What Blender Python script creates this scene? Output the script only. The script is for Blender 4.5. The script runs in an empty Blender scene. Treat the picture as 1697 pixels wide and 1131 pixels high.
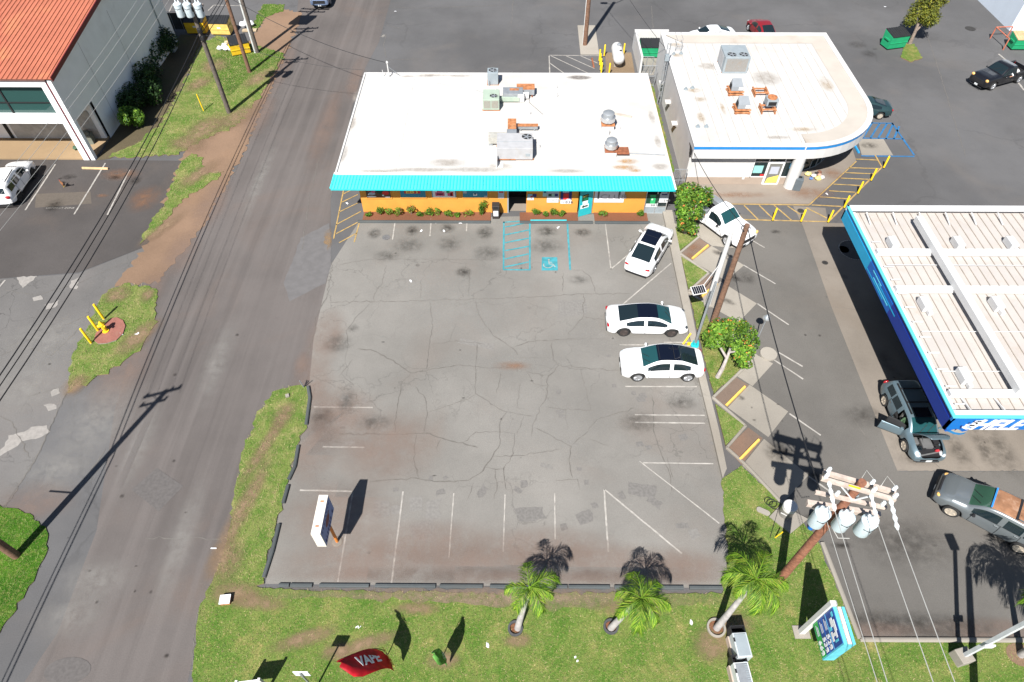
import bpy, bmesh, math, random
import numpy as np
from mathutils import Vector, Matrix
R = math.radians
random.seed(7)
SC = bpy.context.scene
COL = SC.collection

# ------------------------------------------------------------------ camera
CAM_H = 31.0
F_PX, PW, PH = 1095.0, 1697.0, 1131.0
PITCH = math.atan((565.5 + 743) / F_PX)
YAW = math.atan((858 - 848.5) * math.cos(PITCH) / F_PX)
cam_d = bpy.data.cameras.new("camera")
cam = bpy.data.objects.new("camera", cam_d)
COL.objects.link(cam)
cam.location = (0, 0, CAM_H)
cam.rotation_euler = (math.pi / 2 - PITCH, 0, YAW)
cam_d.sensor_width = 36
cam_d.lens = 36 * F_PX / PW
cam_d.clip_end = 2000
SC.camera = cam

# ------------------------------------------------------------------ sky, sun, exposure
SUN_EL, SUN_AZ = R(49.5), R(21.5)           # shadows run 21.5 degrees right of +Y
W = bpy.data.worlds.new("World")
SC.world = W
W.use_nodes = True
wn = W.node_tree
bg = wn.nodes["Background"]
sky = wn.nodes.new("ShaderNodeTexSky")
sky.sky_type = 'NISHITA'
sky.sun_disc = False
sky.sun_elevation = SUN_EL
sky.sun_rotation = math.pi + SUN_AZ
sky.air_density = 1.0
sky.dust_density = 0.6
wn.links.new(sky.outputs[0], bg.inputs[0])
bg.inputs[1].default_value = 0.05
sun_d = bpy.data.lights.new("sun", 'SUN')
sun_d.energy = 5.0
sun_d.angle = R(0.53)
sun_d.color = (1.0, 0.97, 0.92)
sun = bpy.data.objects.new("sun", sun_d)
COL.objects.link(sun)
SUNV = Vector((-math.sin(SUN_AZ) * math.cos(SUN_EL), -math.cos(SUN_AZ) * math.cos(SUN_EL), math.sin(SUN_EL)))
sun.rotation_euler = SUNV.to_track_quat('Z', 'Y').to_euler()
sun.location = SUNV * 120
vs = SC.view_settings
vs.view_transform = 'Standard'
vs.look = 'None'
vs.exposure = 0.92
vs.gamma = 1
vs.use_curve_mapping = False
SC.cycles.max_bounces = 6
SC.cycles.transparent_max_bounces = 24

# ------------------------------------------------------------------ survey helpers: photo pixel -> place at a known height / on a known wall
_fw = Vector((-math.sin(YAW) * math.cos(PITCH), math.cos(YAW) * math.cos(PITCH), -math.sin(PITCH)))
_rt = Vector((math.cos(YAW), math.sin(YAW), 0))
_up = _rt.cross(_fw)
def ray(u, v):
    return _fw + _rt * ((u - 848.5) / F_PX) - _up * ((v - 565.5) / F_PX)
def G(u, v, z=0.0):
    d = ray(u, v); t = (z - CAM_H) / d.z
    return Vector((d.x * t, d.y * t, z))
def GY(u, v, y):                              # point on the wall plane at this y
    d = ray(u, v); t = y / d.y
    return Vector((d.x * t, y, CAM_H + d.z * t))
def GX(u, v, x):
    d = ray(u, v); t = x / d.x
    return Vector((x, d.y * t, CAM_H + d.z * t))
def PX(p):
    d = Vector(p) - Vector((0, 0, CAM_H)); k = d.dot(_fw)
    return 848.5 + F_PX * d.dot(_rt) / k, 565.5 - F_PX * d.dot(_up) / k
def above(base, v):                           # height over a base point at which image row v is met
    lo, hi = 0.0, 28.0
    for _ in range(40):
        m = (lo + hi) / 2
        if PX((base.x, base.y, m))[1] > v: lo = m
        else: hi = m
    return lo

# ------------------------------------------------------------------ materials
def lin(c): return c / 12.92 if c <= 0.04045 else ((c + 0.055) / 1.055) ** 2.4
def S(r, g, b, k=1.0): return tuple(min(0.9, lin(x / 255) * k) for x in (r, g, b))
def A(r, g, b): return S(r, g, b, 1 / 1.95)  # albedo of a sunlit level surface from its photographed value

class NT:
    def __init__(s, name):
        s.m = bpy.data.materials.new(name); s.m.use_nodes = True
        s.t = s.m.node_tree; s.b = s.t.nodes["Principled BSDF"]; s.out = s.t.nodes["Material Output"]
        s.tc = s.t.nodes.new("ShaderNodeTexCoord")
        s.co = s.tc.outputs["Object"]
    def n(s, typ, **kw):
        o = s.t.nodes.new(typ)
        for k, v in kw.items(): setattr(o, k, v)
        return o
    def l(s, a, b): s.t.links.new(a, b)
    def scaled(s, v, co=None):
        o = s.n("ShaderNodeMapping"); s.l(co or s.co, o.inputs[0]); o.inputs["Scale"].default_value = v; return o.outputs[0]
    def noise(s, scale, detail=3, rough=.55, co=None, dist=0):
        o = s.n("ShaderNodeTexNoise"); s.l(co or s.co, o.inputs["Vector"])
        o.inputs["Scale"].default_value = scale; o.inputs["Detail"].default_value = detail
        o.inputs["Roughness"].default_value = rough; o.inputs["Distortion"].default_value = dist
        return o.outputs["Fac"]
    def rng(s, f, a, b, c=0., d=1., smooth=True):
        o = s.n("ShaderNodeMapRange"); s.l(f, o.inputs["Value"])
        if smooth: o.interpolation_type = 'SMOOTHSTEP'
        for k, v in zip(("From Min", "From Max", "To Min", "To Max"), (a, b, c, d)): o.inputs[k].default_value = v
        return o.outputs["Result"]
    def mix(s, f, a, b, mode='MIX'):
        o = s.n("ShaderNodeMix", data_type='RGBA', blend_type=mode)
        for sock, val in ((o.inputs[0], f), (o.inputs[6], a), (o.inputs[7], b)):
            if isinstance(val, (int, float)): sock.default_value = val
            elif isinstance(val, (tuple, list)): sock.default_value = (*val[:3], 1)
            else: s.l(val, sock)
        return o.outputs[2]
    def math(s, op, a, b=None):
        o = s.n("ShaderNodeMath", operation=op)
        for i, val in enumerate((a, b)):
            if val is None: continue
            if isinstance(val, (int, float)): o.inputs[i].default_value = val
            else: s.l(val, o.inputs[i])
        return o.outputs[0]
    def bump(s, h, strength=.3, dist=.02):
        o = s.n("ShaderNodeBump"); s.l(h, o.inputs["Height"])
        o.inputs["Strength"].default_value = strength; o.inputs["Distance"].default_value = dist
        s.l(o.outputs[0], s.b.inputs["Normal"])
    def set(s, col=None, rough=None, metal=None, spec=None, coat=None):
        i = s.b.inputs
        if col is not None:
            if isinstance(col, tuple): i["Base Color"].default_value = (*col[:3], 1)
            else: s.l(col, i["Base Color"])
        if rough is not None:
            if isinstance(rough, (int, float)): i["Roughness"].default_value = rough
            else: s.l(rough, i["Roughness"])
        if metal is not None: i["Metallic"].default_value = metal
        if spec is not None: i["Specular IOR Level"].default_value = spec
        if coat: i["Coat Weight"].default_value = coat; i["Coat Roughness"].default_value = .04
        return s

def dk(c, k): return tuple(min(.9, x * k) for x in c)
_MATS = {}
def mat(name, col, rough=.75, metal=0, var=.18, scale=2.0, grime=None, gfac=.5, gscale=.7, bump=.15, coat=0, spec=.4):
    if name in _MATS: return _MATS[name]
    s = NT(name)
    c = s.mix(s.rng(s.noise(scale, 4), .3, .7), dk(col, 1 - var), dk(col, 1 + var * .5))
    if grime: c = s.mix(s.rng(s.noise(gscale, 6, .65), .52, .72, 0, gfac), c, grime)
    s.set(c, rough, metal, spec, coat)
    if bump: s.bump(s.noise(scale * 12, 3), bump, .01)
    _MATS[name] = s.m
    return s.m

def asphalt(name, c, dust, dfac=.5, streak=0, cracks=0, patch=.25, spk=.14, crack_scale=.3):
    s = NT(name)
    n1 = s.rng(s.noise(.09, 5, .6), .32, .68)
    col = s.mix(n1, dk(c, .80), dk(c, 1.12))
    col = s.mix(s.rng(s.noise(.55, 6, .65), .5, .75, 0, patch), col, dk(c, .68))
    col = s.mix(s.rng(s.noise(.16, 5, .6, dist=.8), .48, .78, 0, dfac), col, dust)
    col = s.mix(s.rng(s.noise(1.9, 5, .7), .60, .74, 0, .30), col, dk(c, .62))
    if streak:
        col = s.mix(s.rng(s.noise(1.0, 4, .55, co=s.scaled((1.5, .035, 1))), .42, .68, 0, streak), col, dk(c, 1.28))
        col = s.mix(s.rng(s.noise(1.0, 4, .6, co=s.scaled((.8, .02, 1))), .52, .7, 0, streak * .9), col, dk(c, .7))
    if cracks:
        warp = s.n("ShaderNodeMix", data_type='VECTOR'); warp.inputs[0].default_value = .16
        nz = s.n("ShaderNodeTexNoise"); s.l(s.co, nz.inputs["Vector"]); nz.inputs["Scale"].default_value = .9; nz.inputs["Detail"].default_value = 5
        sc_ = s.n("ShaderNodeVectorMath", operation='SCALE'); s.l(nz.outputs["Color"], sc_.inputs[0]); sc_.inputs["Scale"].default_value = 9
        s.l(s.co, warp.inputs[4]); s.l(sc_.outputs[0], warp.inputs[5])
        vo = s.n("ShaderNodeTexVoronoi", feature='DISTANCE_TO_EDGE'); s.l(warp.outputs[1], vo.inputs["Vector"]); vo.inputs["Scale"].default_value = crack_scale
        k = s.rng(vo.outputs["Distance"], .004, .012, 1, 0)
        k = s.math('MULTIPLY', k, s.rng(s.noise(.12, 2), .42, .6, 0, cracks))
        col = s.mix(k, col, dk(c, .5))
    fine = s.noise(26, 3, .8)
    col = s.mix(s.rng(fine, .30, .70, 0, 1), dk2(s, col, 1 - spk), dk2(s, col, 1 + spk))
    s.set(col, .93, 0, .25)
    s.bump(s.noise(45, 3), .25, .01)
    return s.m
def dk2(s, c, k):
    return s.mix(1.0, c, (k, k, k), 'MULTIPLY')

def turf(name, dry=.5, green=(138, 160, 80), lush=(104, 146, 56), tan=(204, 184, 122), soil=(176, 144, 112), soilf=.35):
    s = NT(name)
    g = s.mix(s.rng(s.noise(.8, 5, .65), .35, .65), A(*lush), A(*green))
    t = s.rng(s.noise(.75, 8, .78, dist=.3), .62 - .2 * dry, .86 - .2 * dry, 0, .75)
    c = s.mix(t, g, A(*tan))
    t2 = s.rng(s.noise(6.5, 6, .8), .46, .66, 0, .5)
    c = s.mix(t2, c, s.mix(s.rng(s.noise(9, 3), .4, .6), A(*tan), A(150, 160, 80)))
    c = s.mix(s.rng(s.noise(.45, 8, .75, co=s.scaled((1.3, 1, 1))), .58, .74, 0, soilf), c, A(*soil))
    f = s.noise(16, 4, .85)
    c = s.mix(s.rng(f, .3, .7), dk2(s, c, .66), dk2(s, c, 1.32))
    s.set(c, .95, 0, .15)
    s.bump(f, .9, .05)
    return s.m

def decal(name, col, amax=.8, inner=.05, outer=1.0, ns=3.0, namp=.9, ragged=True):
    """soft-edged stain: a thin film whose cover fades to nothing at its own rim"""
    if name in _MATS: return _MATS[name]
    s = NT(name)
    ge = s.n("ShaderNodeVectorMath", operation='MULTIPLY_ADD'); s.l(s.tc.outputs["Generated"], ge.inputs[0])
    ge.inputs[1].default_value = (2, 2, 0); ge.inputs[2].default_value = (-1, -1, 0)
    ln = s.n("ShaderNodeVectorMath", operation='LENGTH'); s.l(ge.outputs[0], ln.inputs[0])
    base = s.rng(ln.outputs["Value"], outer, inner, 0, 1)
    oi = s.n("ShaderNodeObjectInfo")
    add = s.n("ShaderNodeVectorMath", operation='ADD'); s.l(s.co, add.inputs[0]); s.l(oi.outputs["Location"], add.inputs[1])
    nn = s.noise(ns, 6, .7, co=add.outputs[0])
    a = s.math('MULTIPLY', base, s.rng(nn, .5 - namp * .32, .5 + .22, .0 if ragged else .35, 1))
    a = s.math('MULTIPLY', a, amax)
    tr = s.n("ShaderNodeBsdfTransparent"); mx = s.n("ShaderNodeMixShader")
    s.l(a, mx.inputs[0]); s.l(tr.outputs[0], mx.inputs[1]); s.l(s.b.outputs[0], mx.inputs[2]); s.l(mx.outputs[0], s.out.inputs[0])
    s.set(col, .9, 0, .2)
    _MATS[name] = s.m
    return s.m

# ------------------------------------------------------------------ mesh builder
OFF = {}
class MB:
    def __init__(s): s.v = []; s.f = []; s.m = []
    def add(s, vs, fs, m=0):
        o = len(s.v); s.v += [tuple(p) for p in vs]
        s.f += [tuple(i + o for i in f) for f in fs]; s.m += [m] * len(fs); return s
    def box(s, c, d, rz=0, m=0, mx=None):
        x, y, z = (q / 2 for q in d); cs, sn = math.cos(rz), math.sin(rz)
        P = [Vector((a, b, e)) for e in (-z, z) for b in (-y, y) for a in (-x, x)]
        if mx: P = [mx @ p for p in P]
        P = [Vector((p.x * cs - p.y * sn + c[0], p.x * sn + p.y * cs + c[1], p.z + c[2])) for p in P]
        return s.add(P, [(0, 2, 3, 1), (4, 5, 7, 6), (0, 1, 5, 4), (2, 6, 7, 3), (0, 4, 6, 2), (1, 3, 7, 5)], m)
    def beam(s, a, b, w, h, m=0, up=(0, 0, 1)):            # rectangular bar from a to b
        a, b = Vector(a), Vector(b); d = (b - a).normalized(); sd = d.cross(Vector(up))
        if sd.length < 1e-4: sd = d.cross(Vector((1, 0, 0)))
        sd.normalize(); u = sd.cross(d)
        P = [q + sd * (i * w / 2) + u * (j * h / 2) for q in (a, b) for i, j in ((-1, -1), (1, -1), (1, 1), (-1, 1))]
        return s.add(P, [(0, 1, 2, 3), (7, 6, 5, 4), (0, 4, 5, 1), (1, 5, 6, 2), (2, 6, 7, 3), (3, 7, 4, 0)], m)
    def prism(s, pts, z0, z1, m=0, ms=None, bottom=True):
        n = len(pts); ar = sum(pts[i][0] * pts[(i + 1) % n][1] - pts[(i + 1) % n][0] * pts[i][1] for i in range(n))
        if ar < 0: pts = pts[::-1]
        P = [(p[0], p[1], z0) for p in pts] + [(p[0], p[1], z1) for p in pts]
        s.add(P, [tuple(range(n, 2 * n))] + ([tuple(range(n))[::-1]] if bottom else []), m)
        o = len(s.v) - 2 * n
        for i in range(n):
            j = (i + 1) % n; s.f.append((o + i, o + j, o + n + j, o + n + i)); s.m.append(m if ms is None else ms)
        return s
    def sheet(s, pts, z, m=0):
        n = len(pts); ar = sum(pts[i][0] * pts[(i + 1) % n][1] - pts[(i + 1) % n][0] * pts[i][1] for i in range(n))
        if ar < 0: pts = pts[::-1]
        return s.add([(p[0], p[1], z) for p in pts], [tuple(range(n))], m)
    def tube(s, pts, r, n=8, m=0, cap=True):
        pts = [Vector(p) for p in pts]; rs = r if isinstance(r, (list, tuple)) else [r] * len(pts)
        rings = []; ref = None
        for i, p in enumerate(pts):
            d = (pts[min(i + 1, len(pts) - 1)] - pts[max(i - 1, 0)]).normalized()
            if ref is None: ref = Vector((0, 0, 1)) if abs(d.z) < .9 else Vector((1, 0, 0))
            a = d.cross(ref).normalized(); b = a.cross(d); ref = -b if False else ref
            rings.append([p + (a * math.cos(t) + b * math.sin(t)) * rs[i] for t in (2 * math.pi * k / n for k in range(n))])
        o = len(s.v)
        for rg in rings: s.v += [tuple(q) for q in rg]
        for i in range(len(rings) - 1):
            for k in range(n):
                k2 = (k + 1) % n
                s.f.append((o + i * n + k, o + i * n + k2, o + (i + 1) * n + k2, o + (i + 1) * n + k)); s.m.append(m)
        if cap:
            s.f.append(tuple(o + k for k in range(n))[::-1]); s.m.append(m)
            e = o + (len(rings) - 1) * n; s.f.append(tuple(e + k for k in range(n))); s.m.append(m)
        return s
    def lathe(s, prof, c=(0, 0, 0), n=16, m=0, mx=None):
        o = len(s.v)
        for r, z in prof:
            for k in range(n):
                t = 2 * math.pi * k / n; q = Vector((r * math.cos(t), r * math.sin(t), z))
                if mx: q = mx @ q
                s.v.append((q.x + c[0], q.y + c[1], q.z + c[2]))
        for i in range(len(prof) - 1):
            for k in range(n):
                k2 = (k + 1) % n
                s.f.append((o + i * n + k, o + i * n + k2, o + (i + 1) * n + k2, o + (i + 1) * n + k)); s.m.append(m)
        s.f.append(tuple(o + k for k in range(n))[::-1]); s.m.append(m)
        e = o + (len(prof) - 1) * n; s.f.append(tuple(e + k for k in range(n))); s.m.append(m)
        return s
    def blob(s, c, r, n=10, m=0, jit=0, rnd=random):
        rx, ry, rz = r if isinstance(r, (tuple, list)) else (r, r, r); k = n // 2; pts = []
        for i in range(1, k):
            a = math.pi * i / k
            for j in range(n):
                b = 2 * math.pi * j / n; q = 1 + rnd.uniform(-jit, jit)
                pts.append((c[0] + rx * q * math.sin(a) * math.cos(b), c[1] + ry * q * math.sin(a) * math.sin(b), c[2] - rz * q * math.cos(a)))
        pts += [(c[0], c[1], c[2] - rz), (c[0], c[1], c[2] + rz)]; L = len(pts); fs = []
        for i in range(k - 2):
            for j in range(n): fs.append((i * n + j, i * n + (j + 1) % n, (i + 1) * n + (j + 1) % n, (i + 1) * n + j))
        for j in range(n):
            fs.append((L - 2, (j + 1) % n, j)); e = (k - 2) * n; fs.append((e + j, e + (j + 1) % n, L - 1))
        return s.add(pts, fs, m)
    def build(s, name, mats, parent=None, smooth=False, world=False, bevel=0):
        us = sorted({i for f in s.f for i in f})
        if len(us) < len(s.v): mp = {o: k for k, o in enumerate(us)}; s.v = [s.v[i] for i in us]; s.f = [tuple(mp[i] for i in f) for f in s.f]
        me = bpy.data.meshes.new(name)
        off = Vector(OFF.get(parent.name, (0, 0, 0))) if (parent and world) else Vector((0, 0, 0))
        me.from_pydata([(p[0] - off.x, p[1] - off.y, p[2] - off.z) for p in s.v], [], s.f)
        for q in (mats if isinstance(mats, (list, tuple)) else [mats]): me.materials.append(q)
        me.polygons.foreach_set("material_index", s.m)
        if smooth:
            me.shade_smooth()
            try: me.set_sharp_from_angle(angle=R(40))
            except Exception: pass
        me.update()
        o = link(bpy.data.objects.new(name, me), parent)
        if bevel:
            b = o.modifiers.new("bevel", 'BEVEL'); b.width = bevel; b.segments = 2; b.limit_method = 'ANGLE'
        return o

def link(o, parent=None):
    COL.objects.link(o)
    if parent:
        o.parent = parent; OFF[o.name] = OFF.get(parent.name, (0, 0, 0))
    return o
def thing(name, label, cat, loc=(0, 0, 0), rz=0, group=None):
    o = bpy.data.objects.new(name, None); COL.objects.link(o)
    o.empty_display_size = .2
    o.location = loc; o.rotation_euler = (0, 0, rz); OFF[o.name] = tuple(loc)
    o['label'] = label; o['category'] = cat
    if group: o['group'] = group
    return o
def tag(o, label, cat, group=None):
    o['label'] = label; o['category'] = cat
    if group: o['group'] = group
    return o
def struct(o): o['kind'] = 'structure'; return o
def stuff(o): o['kind'] = 'stuff'; return o
def copy_tree(o, parent=None):
    c = o.copy(); COL.objects.link(c)
    if parent: c.parent = parent
    for ch in list(o.children): copy_tree(ch, c)
    return c
def rehome(o):                                # put a one-mesh thing's origin at its base centre
    me = o.data; n = len(me.vertices); a = np.empty(n * 3); me.vertices.foreach_get("co", a); a = a.reshape(-1, 3)
    c = np.array([(a[:, 0].min() + a[:, 0].max()) / 2, (a[:, 1].min() + a[:, 1].max()) / 2, a[:, 2].min()])
    a -= c; me.vertices.foreach_set("co", a.ravel()); me.update(); o.location = Vector(c); return o

_FONT = None
def text(body, name, m, parent, origin, xdir, ydir, h, extrude=.004, shear=0, align='LEFT', sx=1.0, world=True, bold=0):
    cu = bpy.data.curves.new(name, 'FONT'); cu.body = body; cu.size = 1; cu.extrude = extrude / h; cu.shear = shear
    cu.align_x = align; cu.resolution_u = 3; cu.offset = bold
    t = bpy.data.objects.new(name, cu); COL.objects.link(t)
    bpy.context.view_layer.update()
    me = bpy.data.meshes.new_from_object(t.evaluated_get(bpy.context.evaluated_depsgraph_get()))
    bpy.data.objects.remove(t); bpy.data.curves.remove(cu)
    x = Vector(xdir).normalized(); y = Vector(ydir).normalized(); z = x.cross(y)
    off = Vector(OFF.get(parent.name, (0, 0, 0))) if parent and world else Vector((0, 0, 0))
    o_ = Vector(origin) - off; k = h / .72
    M4 = Matrix(((x.x * k * sx, y.x * k, z.x * k, o_.x), (x.y * k * sx, y.y * k, z.y * k, o_.y), (x.z * k * sx, y.z * k, z.z * k, o_.z), (0, 0, 0, 1)))
    me.transform(M4); me.materials.clear(); me.materials.append(m)
    me.name = name
    return link(bpy.data.objects.new(name, me), parent)

def px_poly(pts, z=0.0): return [(G(u, v, z).x, G(u, v, z).y) for u, v in pts]
def ragged(pts, step=.5, amp=.12, seed=1, keep=()):
    rr = random.Random(seed); out = []
    n = len(pts)
    for i in range(n):
        a, b = Vector(pts[i]), Vector(pts[(i + 1) % n]); L = (b - a).length
        k = max(1, int(L / step)) if i not in keep else 1
        nrm = Vector((-(b - a).y, (b - a).x)).normalized() if L > 0 else Vector((0, 0))
        for j in range(k):
            q = a.lerp(b, j / k)
            if j: q = q + nrm * rr.gauss(0, amp)
            out.append((q.x, q.y))
    return out
def strip(pts, w):                            # ribbon quads along a polyline in the plane
    P = [Vector(p[:2]) for p in pts]; L = []; Rr = []
    for i, p in enumerate(P):
        d = P[min(i + 1, len(P) - 1)] - P[max(0, i - 1)]
        n = Vector((-d.y, d.x)).normalized() if d.length else Vector((1, 0))
        ww = w[i] if isinstance(w, list) else w
        L.append(p + n * ww / 2); Rr.append(p - n * ww / 2)
    return L, Rr
# ================================================================== GROUND
M_back = asphalt("back_lot_asphalt", A(120, 119, 120), A(140, 132, 126), .35, 0, .25, .22, crack_scale=.12)
M_road = asphalt("road_asphalt", A(126, 119, 116), A(140, 122, 112), .5, .5, 0, .14)
M_lot = asphalt("lot_asphalt", A(163, 159, 153), A(156, 142, 132), .45, 0, .5, .12, crack_scale=.42)
M_left_new = asphalt("left_lot_asphalt", A(104, 99, 97), A(126, 112, 102), .5, 0, .1, .2)
M_left_old = asphalt("left_lot_worn_asphalt", A(136, 133, 131), A(150, 138, 130), .4, 0, .8, .25, crack_scale=.5)
M_gas = asphalt("forecourt_asphalt", A(131, 127, 122), A(146, 136, 126), .35, 0, .2, .2, crack_scale=.1)
M_conc = asphalt("concrete", A(163, 153, 142), A(150, 136, 122), .6, 0, .3, .4, .08, crack_scale=.16)
M_conc_w = asphalt("pale_concrete", A(196, 188, 176), A(170, 156, 138), .5, 0, .2, .3, .08, crack_scale=.2)
M_walk = asphalt("sidewalk_concrete", A(176, 164, 152), A(160, 144, 130), .5, 0, .1, .25, .06)
M_pad = asphalt("stall_concrete", A(190, 182, 170), A(172, 156, 140), .45, 0, .1, .22, .06)
M_brown = asphalt("brown_stall_asphalt", A(152, 132, 118), A(180, 134, 104), .6, 0, 0, .3)
M_kerbdark = asphalt("asphalt_kerb", A(104, 110, 112), A(130, 124, 114), .3, 0, 0, .3)
M_dirt = asphalt("red_dirt", A(168, 138, 114), A(176, 140, 108), .6, 0, 0, .3, .2)
M_mulch = asphalt("planter_soil", A(156, 104, 78), A(130, 96, 74), .5, 0, 0, .4, .25)
M_gravel = asphalt("gravel", A(160, 138, 112), A(140, 116, 90), .6, 0, 0, .5, .35)
M_turf = turf("lawn_turf", .66)
M_turf_side = turf("verge_turf", .78, green=(144, 162, 84), tan=(206, 188, 134), soilf=.65)
M_turf_lush = turf("lush_turf", .12, green=(92, 142, 38), lush=(62, 118, 22))
M_turf_dry = turf("dry_turf", .85, green=(128, 142, 70))
M_white = mat("white_road_paint", A(212, 206, 198), .8, 0, .25, 3, A(164, 158, 152), .9, 1.6, .1)
M_faint = decal("worn_white_paint", A(222, 214, 204), .75, .2, 1.5, 5, 1.0)
M_yel = mat("yellow_road_paint", A(220, 184, 116), .8, 0, .25, 3, A(160, 140, 112), .7, 2.0, .1)
M_blue = mat("turquoise_road_paint", A(84, 186, 200), .8, 0, .25, 3, A(140, 160, 160), .55, 2.0, .1)
M_blue2 = mat("blue_road_paint", A(58, 138, 200), .8, 0, .2, 3, A(110, 130, 150), .5, 2.0, .1)
M_tar = mat("crack_tar", A(137, 132, 126), .9, 0, .2, 4)
M_patch = mat("patch_asphalt", A(160, 156, 151), .93, 0, .14, 8)
M_patchd = mat("dark_patch_asphalt", A(147, 143, 139), .93, 0, .16, 8)

def ground(name, pts, z, m):
    o = MB().sheet(pts, z).build(name, m); return struct(o)
def slab(name, pts, z0, z1, m, ms=None):
    o = MB().prism(pts, z0, z1, 0, 1 if ms else 0, False).build(name, [m, ms] if ms else m); return struct(o)

base = ground("ground", [(-400, -120), (400, -120), (400, 520), (-400, 520)], 0, M_back)
road_px = [(30, 1180), (95, 1050), (160, 880), (190, 680), (250, 470), (330, 380), (400, 265), (448, 150), (488, 60), (506, 0),
           (642, 0), (628, 70), (596, 130), (565, 255), (548, 330), (548, 440), (512, 636), (450, 655), (405, 740), (378, 880), (345, 985), (326, 1060), (322, 1180)]
road = ground("road", [(-28, -20)] + px_poly(road_px)[1:9] + [(-27, 95), (-13.5, 95)] + px_poly(road_px)[11:-1] + [(-11.5, -20)], .004, M_road)
lot_pts = px_poly([(596, 366), (1115, 352), (1200, 790), (1216, 975), (440, 968), (466, 830), (512, 640), (520, 560), (548, 440)])
lot = ground("parking_lot", lot_pts, .008, M_lot)
LO = px_poly([(-330, 450), (0, 462), (130, 452), (244, 408), (300, 267), (0, 264), (-330, 262)])
left_lot = ground("left_parking_lot", LO, .014, M_left_new)
LO2 = px_poly([(-330, 452), (0, 463), (130, 454), (240, 410), (262, 440), (190, 560), (108, 656), (60, 760), (0, 850), (-420, 850)])
left_old = ground("driveway", LO2, .009, M_left_old)
fore = ground("forecourt", px_poly([(1115, 352), (1200, 352), (1330, 368), (1400, 560), (1490, 782), (1950, 782), (1950, 1062), (1424, 1062), (1362, 900), (1200, 700)]), .006, M_gas)
conc = ground("forecourt_concrete", px_poly([(1314, 342), (1331, 376), (1377, 507), (1487, 781), (2050, 781), (1850, 380), (1372, 370), (1368, 345)]), .012, M_conc)

# sidewalks
walk = slab("sidewalk", px_poly([(1131, 310), (1150, 338), (1341, 339), (1418, 268), (1408, 236), (1380, 200), (1300, 250), (1150, 300)]), 0, .10, M_walk)
pole_pad = slab("pole_pad", px_poly([(957, 43), (986, 43), (993, 91), (962, 91)]), 0, .05, M_conc_w)
porch = slab("porch_floor", [(-60, 44.5), (-33.4, 44.5), (-33.4, 47.6), (-60, 47.6)], 0, .12, asphalt("tan_concrete", A(206, 176, 138), A(180, 150, 120), .3, 0, 0, .2, .06))
kerb_r = slab("kerb_wall", ragged([(G(1097, 352).x, G(1097, 352).y), (G(1113, 352).x, G(1113, 352).y)] + px_poly([(1156, 577), (1190, 715), (1203, 780), (1196, 795), (1188, 760), (1150, 600)]), 1.3, .008, 17), 0, .20, M_conc_w)

# ---------------------------------------------------------------- lawns
def lawn(name, pts, z, m, seed=1, amp=.1, step=.24, keep=()):
    return slab(name, ragged(pts, step, amp, seed, keep), 0, z, m, M_dirt)
LAWNS = {}
def L(name, px, z, m, seed, amp=.1, keep=(), pts=None):
    p = pts or px_poly(px); LAWNS.setdefault(name, []).append((p, z)); return lawn(name, p, z, m, seed, amp, keep=keep)
front = px_poly([(358, 948), (395, 972), (455, 977), (800, 983), (1196, 985), (1206, 930), (1196, 795), (1228, 772), (1290, 828), (1352, 890), (1420, 1058), (1950, 1064)])
lawn_front = L("lawn", None, .05, M_turf, 3, .05, pts=front + [(40, 1), (-12.0, 1)] + px_poly([(318, 1120), (330, 1010)]))
soil_front = ground("soil_strip", ragged(px_poly([(440, 972), (1200, 978), (1206, 1002), (1050, 1012), (800, 1004), (560, 992), (430, 990)]), .4, .08, 9), .060, decal("soil_film", A(176, 152, 132), .85, .1, 1.35, 3, 1.2))
verge = L("verge", [(452, 650), (490, 640), (511, 642), (512, 690), (492, 745), (478, 800), (458, 870), (440, 940), (438, 968), (395, 975), (360, 950), (378, 890), (392, 800), (405, 745), (425, 690)], .06, M_turf_side, 4, .07)
island = L("hydrant_lawn", [(188, 478), (208, 470), (240, 474), (262, 484), (256, 540), (236, 575), (215, 592), (170, 622), (112, 652), (122, 585), (148, 540), (165, 500)], .05, M_turf_side, 5, .1)
corner = L("corner_lawn", [(-120, 838), (0, 838), (50, 852), (78, 880), (80, 910), (60, 955), (0, 1050), (-120, 1180)], .05, M_turf_lush, 6, .06)
dirt = lawn("dirt_verge", px_poly([(302, 262), (330, 200), (420, 60), (452, 12), (500, 22), (487, 60), (447, 150), (400, 262), (335, 378), (262, 470), (190, 476), (244, 405)]), .02, M_dirt, 7, .12)
v1 = L("verge", [(180, 262), (228, 238), (268, 205), (305, 140), (330, 80), (358, 60), (440, 80), (470, 92), (440, 148), (392, 210), (330, 236), (290, 258)], .05, M_turf_side, 8, .14)
v2 = L("verge", [(300, 268), (318, 255), (338, 262), (330, 290), (372, 285), (340, 310), (305, 330), (262, 382), (232, 406), (250, 370), (275, 335)], .05, M_turf_side, 10, .12)
v3 = L("verge", [(415, 50), (436, 8), (472, 8), (470, 18), (440, 30), (425, 52)], .05, M_turf_lush, 11, .08)
v4 = L("verge", [(352, 92), (380, 82), (395, 95), (440, 84), (466, 88), (462, 104), (410, 130), (382, 160), (352, 130)], .056, M_turf_lush, 12, .14)
back_grass = L("back_verge", [(1068, 140), (1082, 140), (1118, 285), (1104, 290)], .03, M_turf_dry, 13, .04)
tri = [[(1117, 378), (1157, 393), (1125, 418)], [(1128.5, 427), (1171.7, 454), (1140.6, 481)], [(1143.6, 492), (1165, 503), (1176, 540), (1190, 560), (1214, 578), (1238, 600), (1219, 622), (1182, 655), (1158, 560)],
       [(1184.7, 671), (1233, 707), (1202, 740)]]
TRI_L = []
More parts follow.
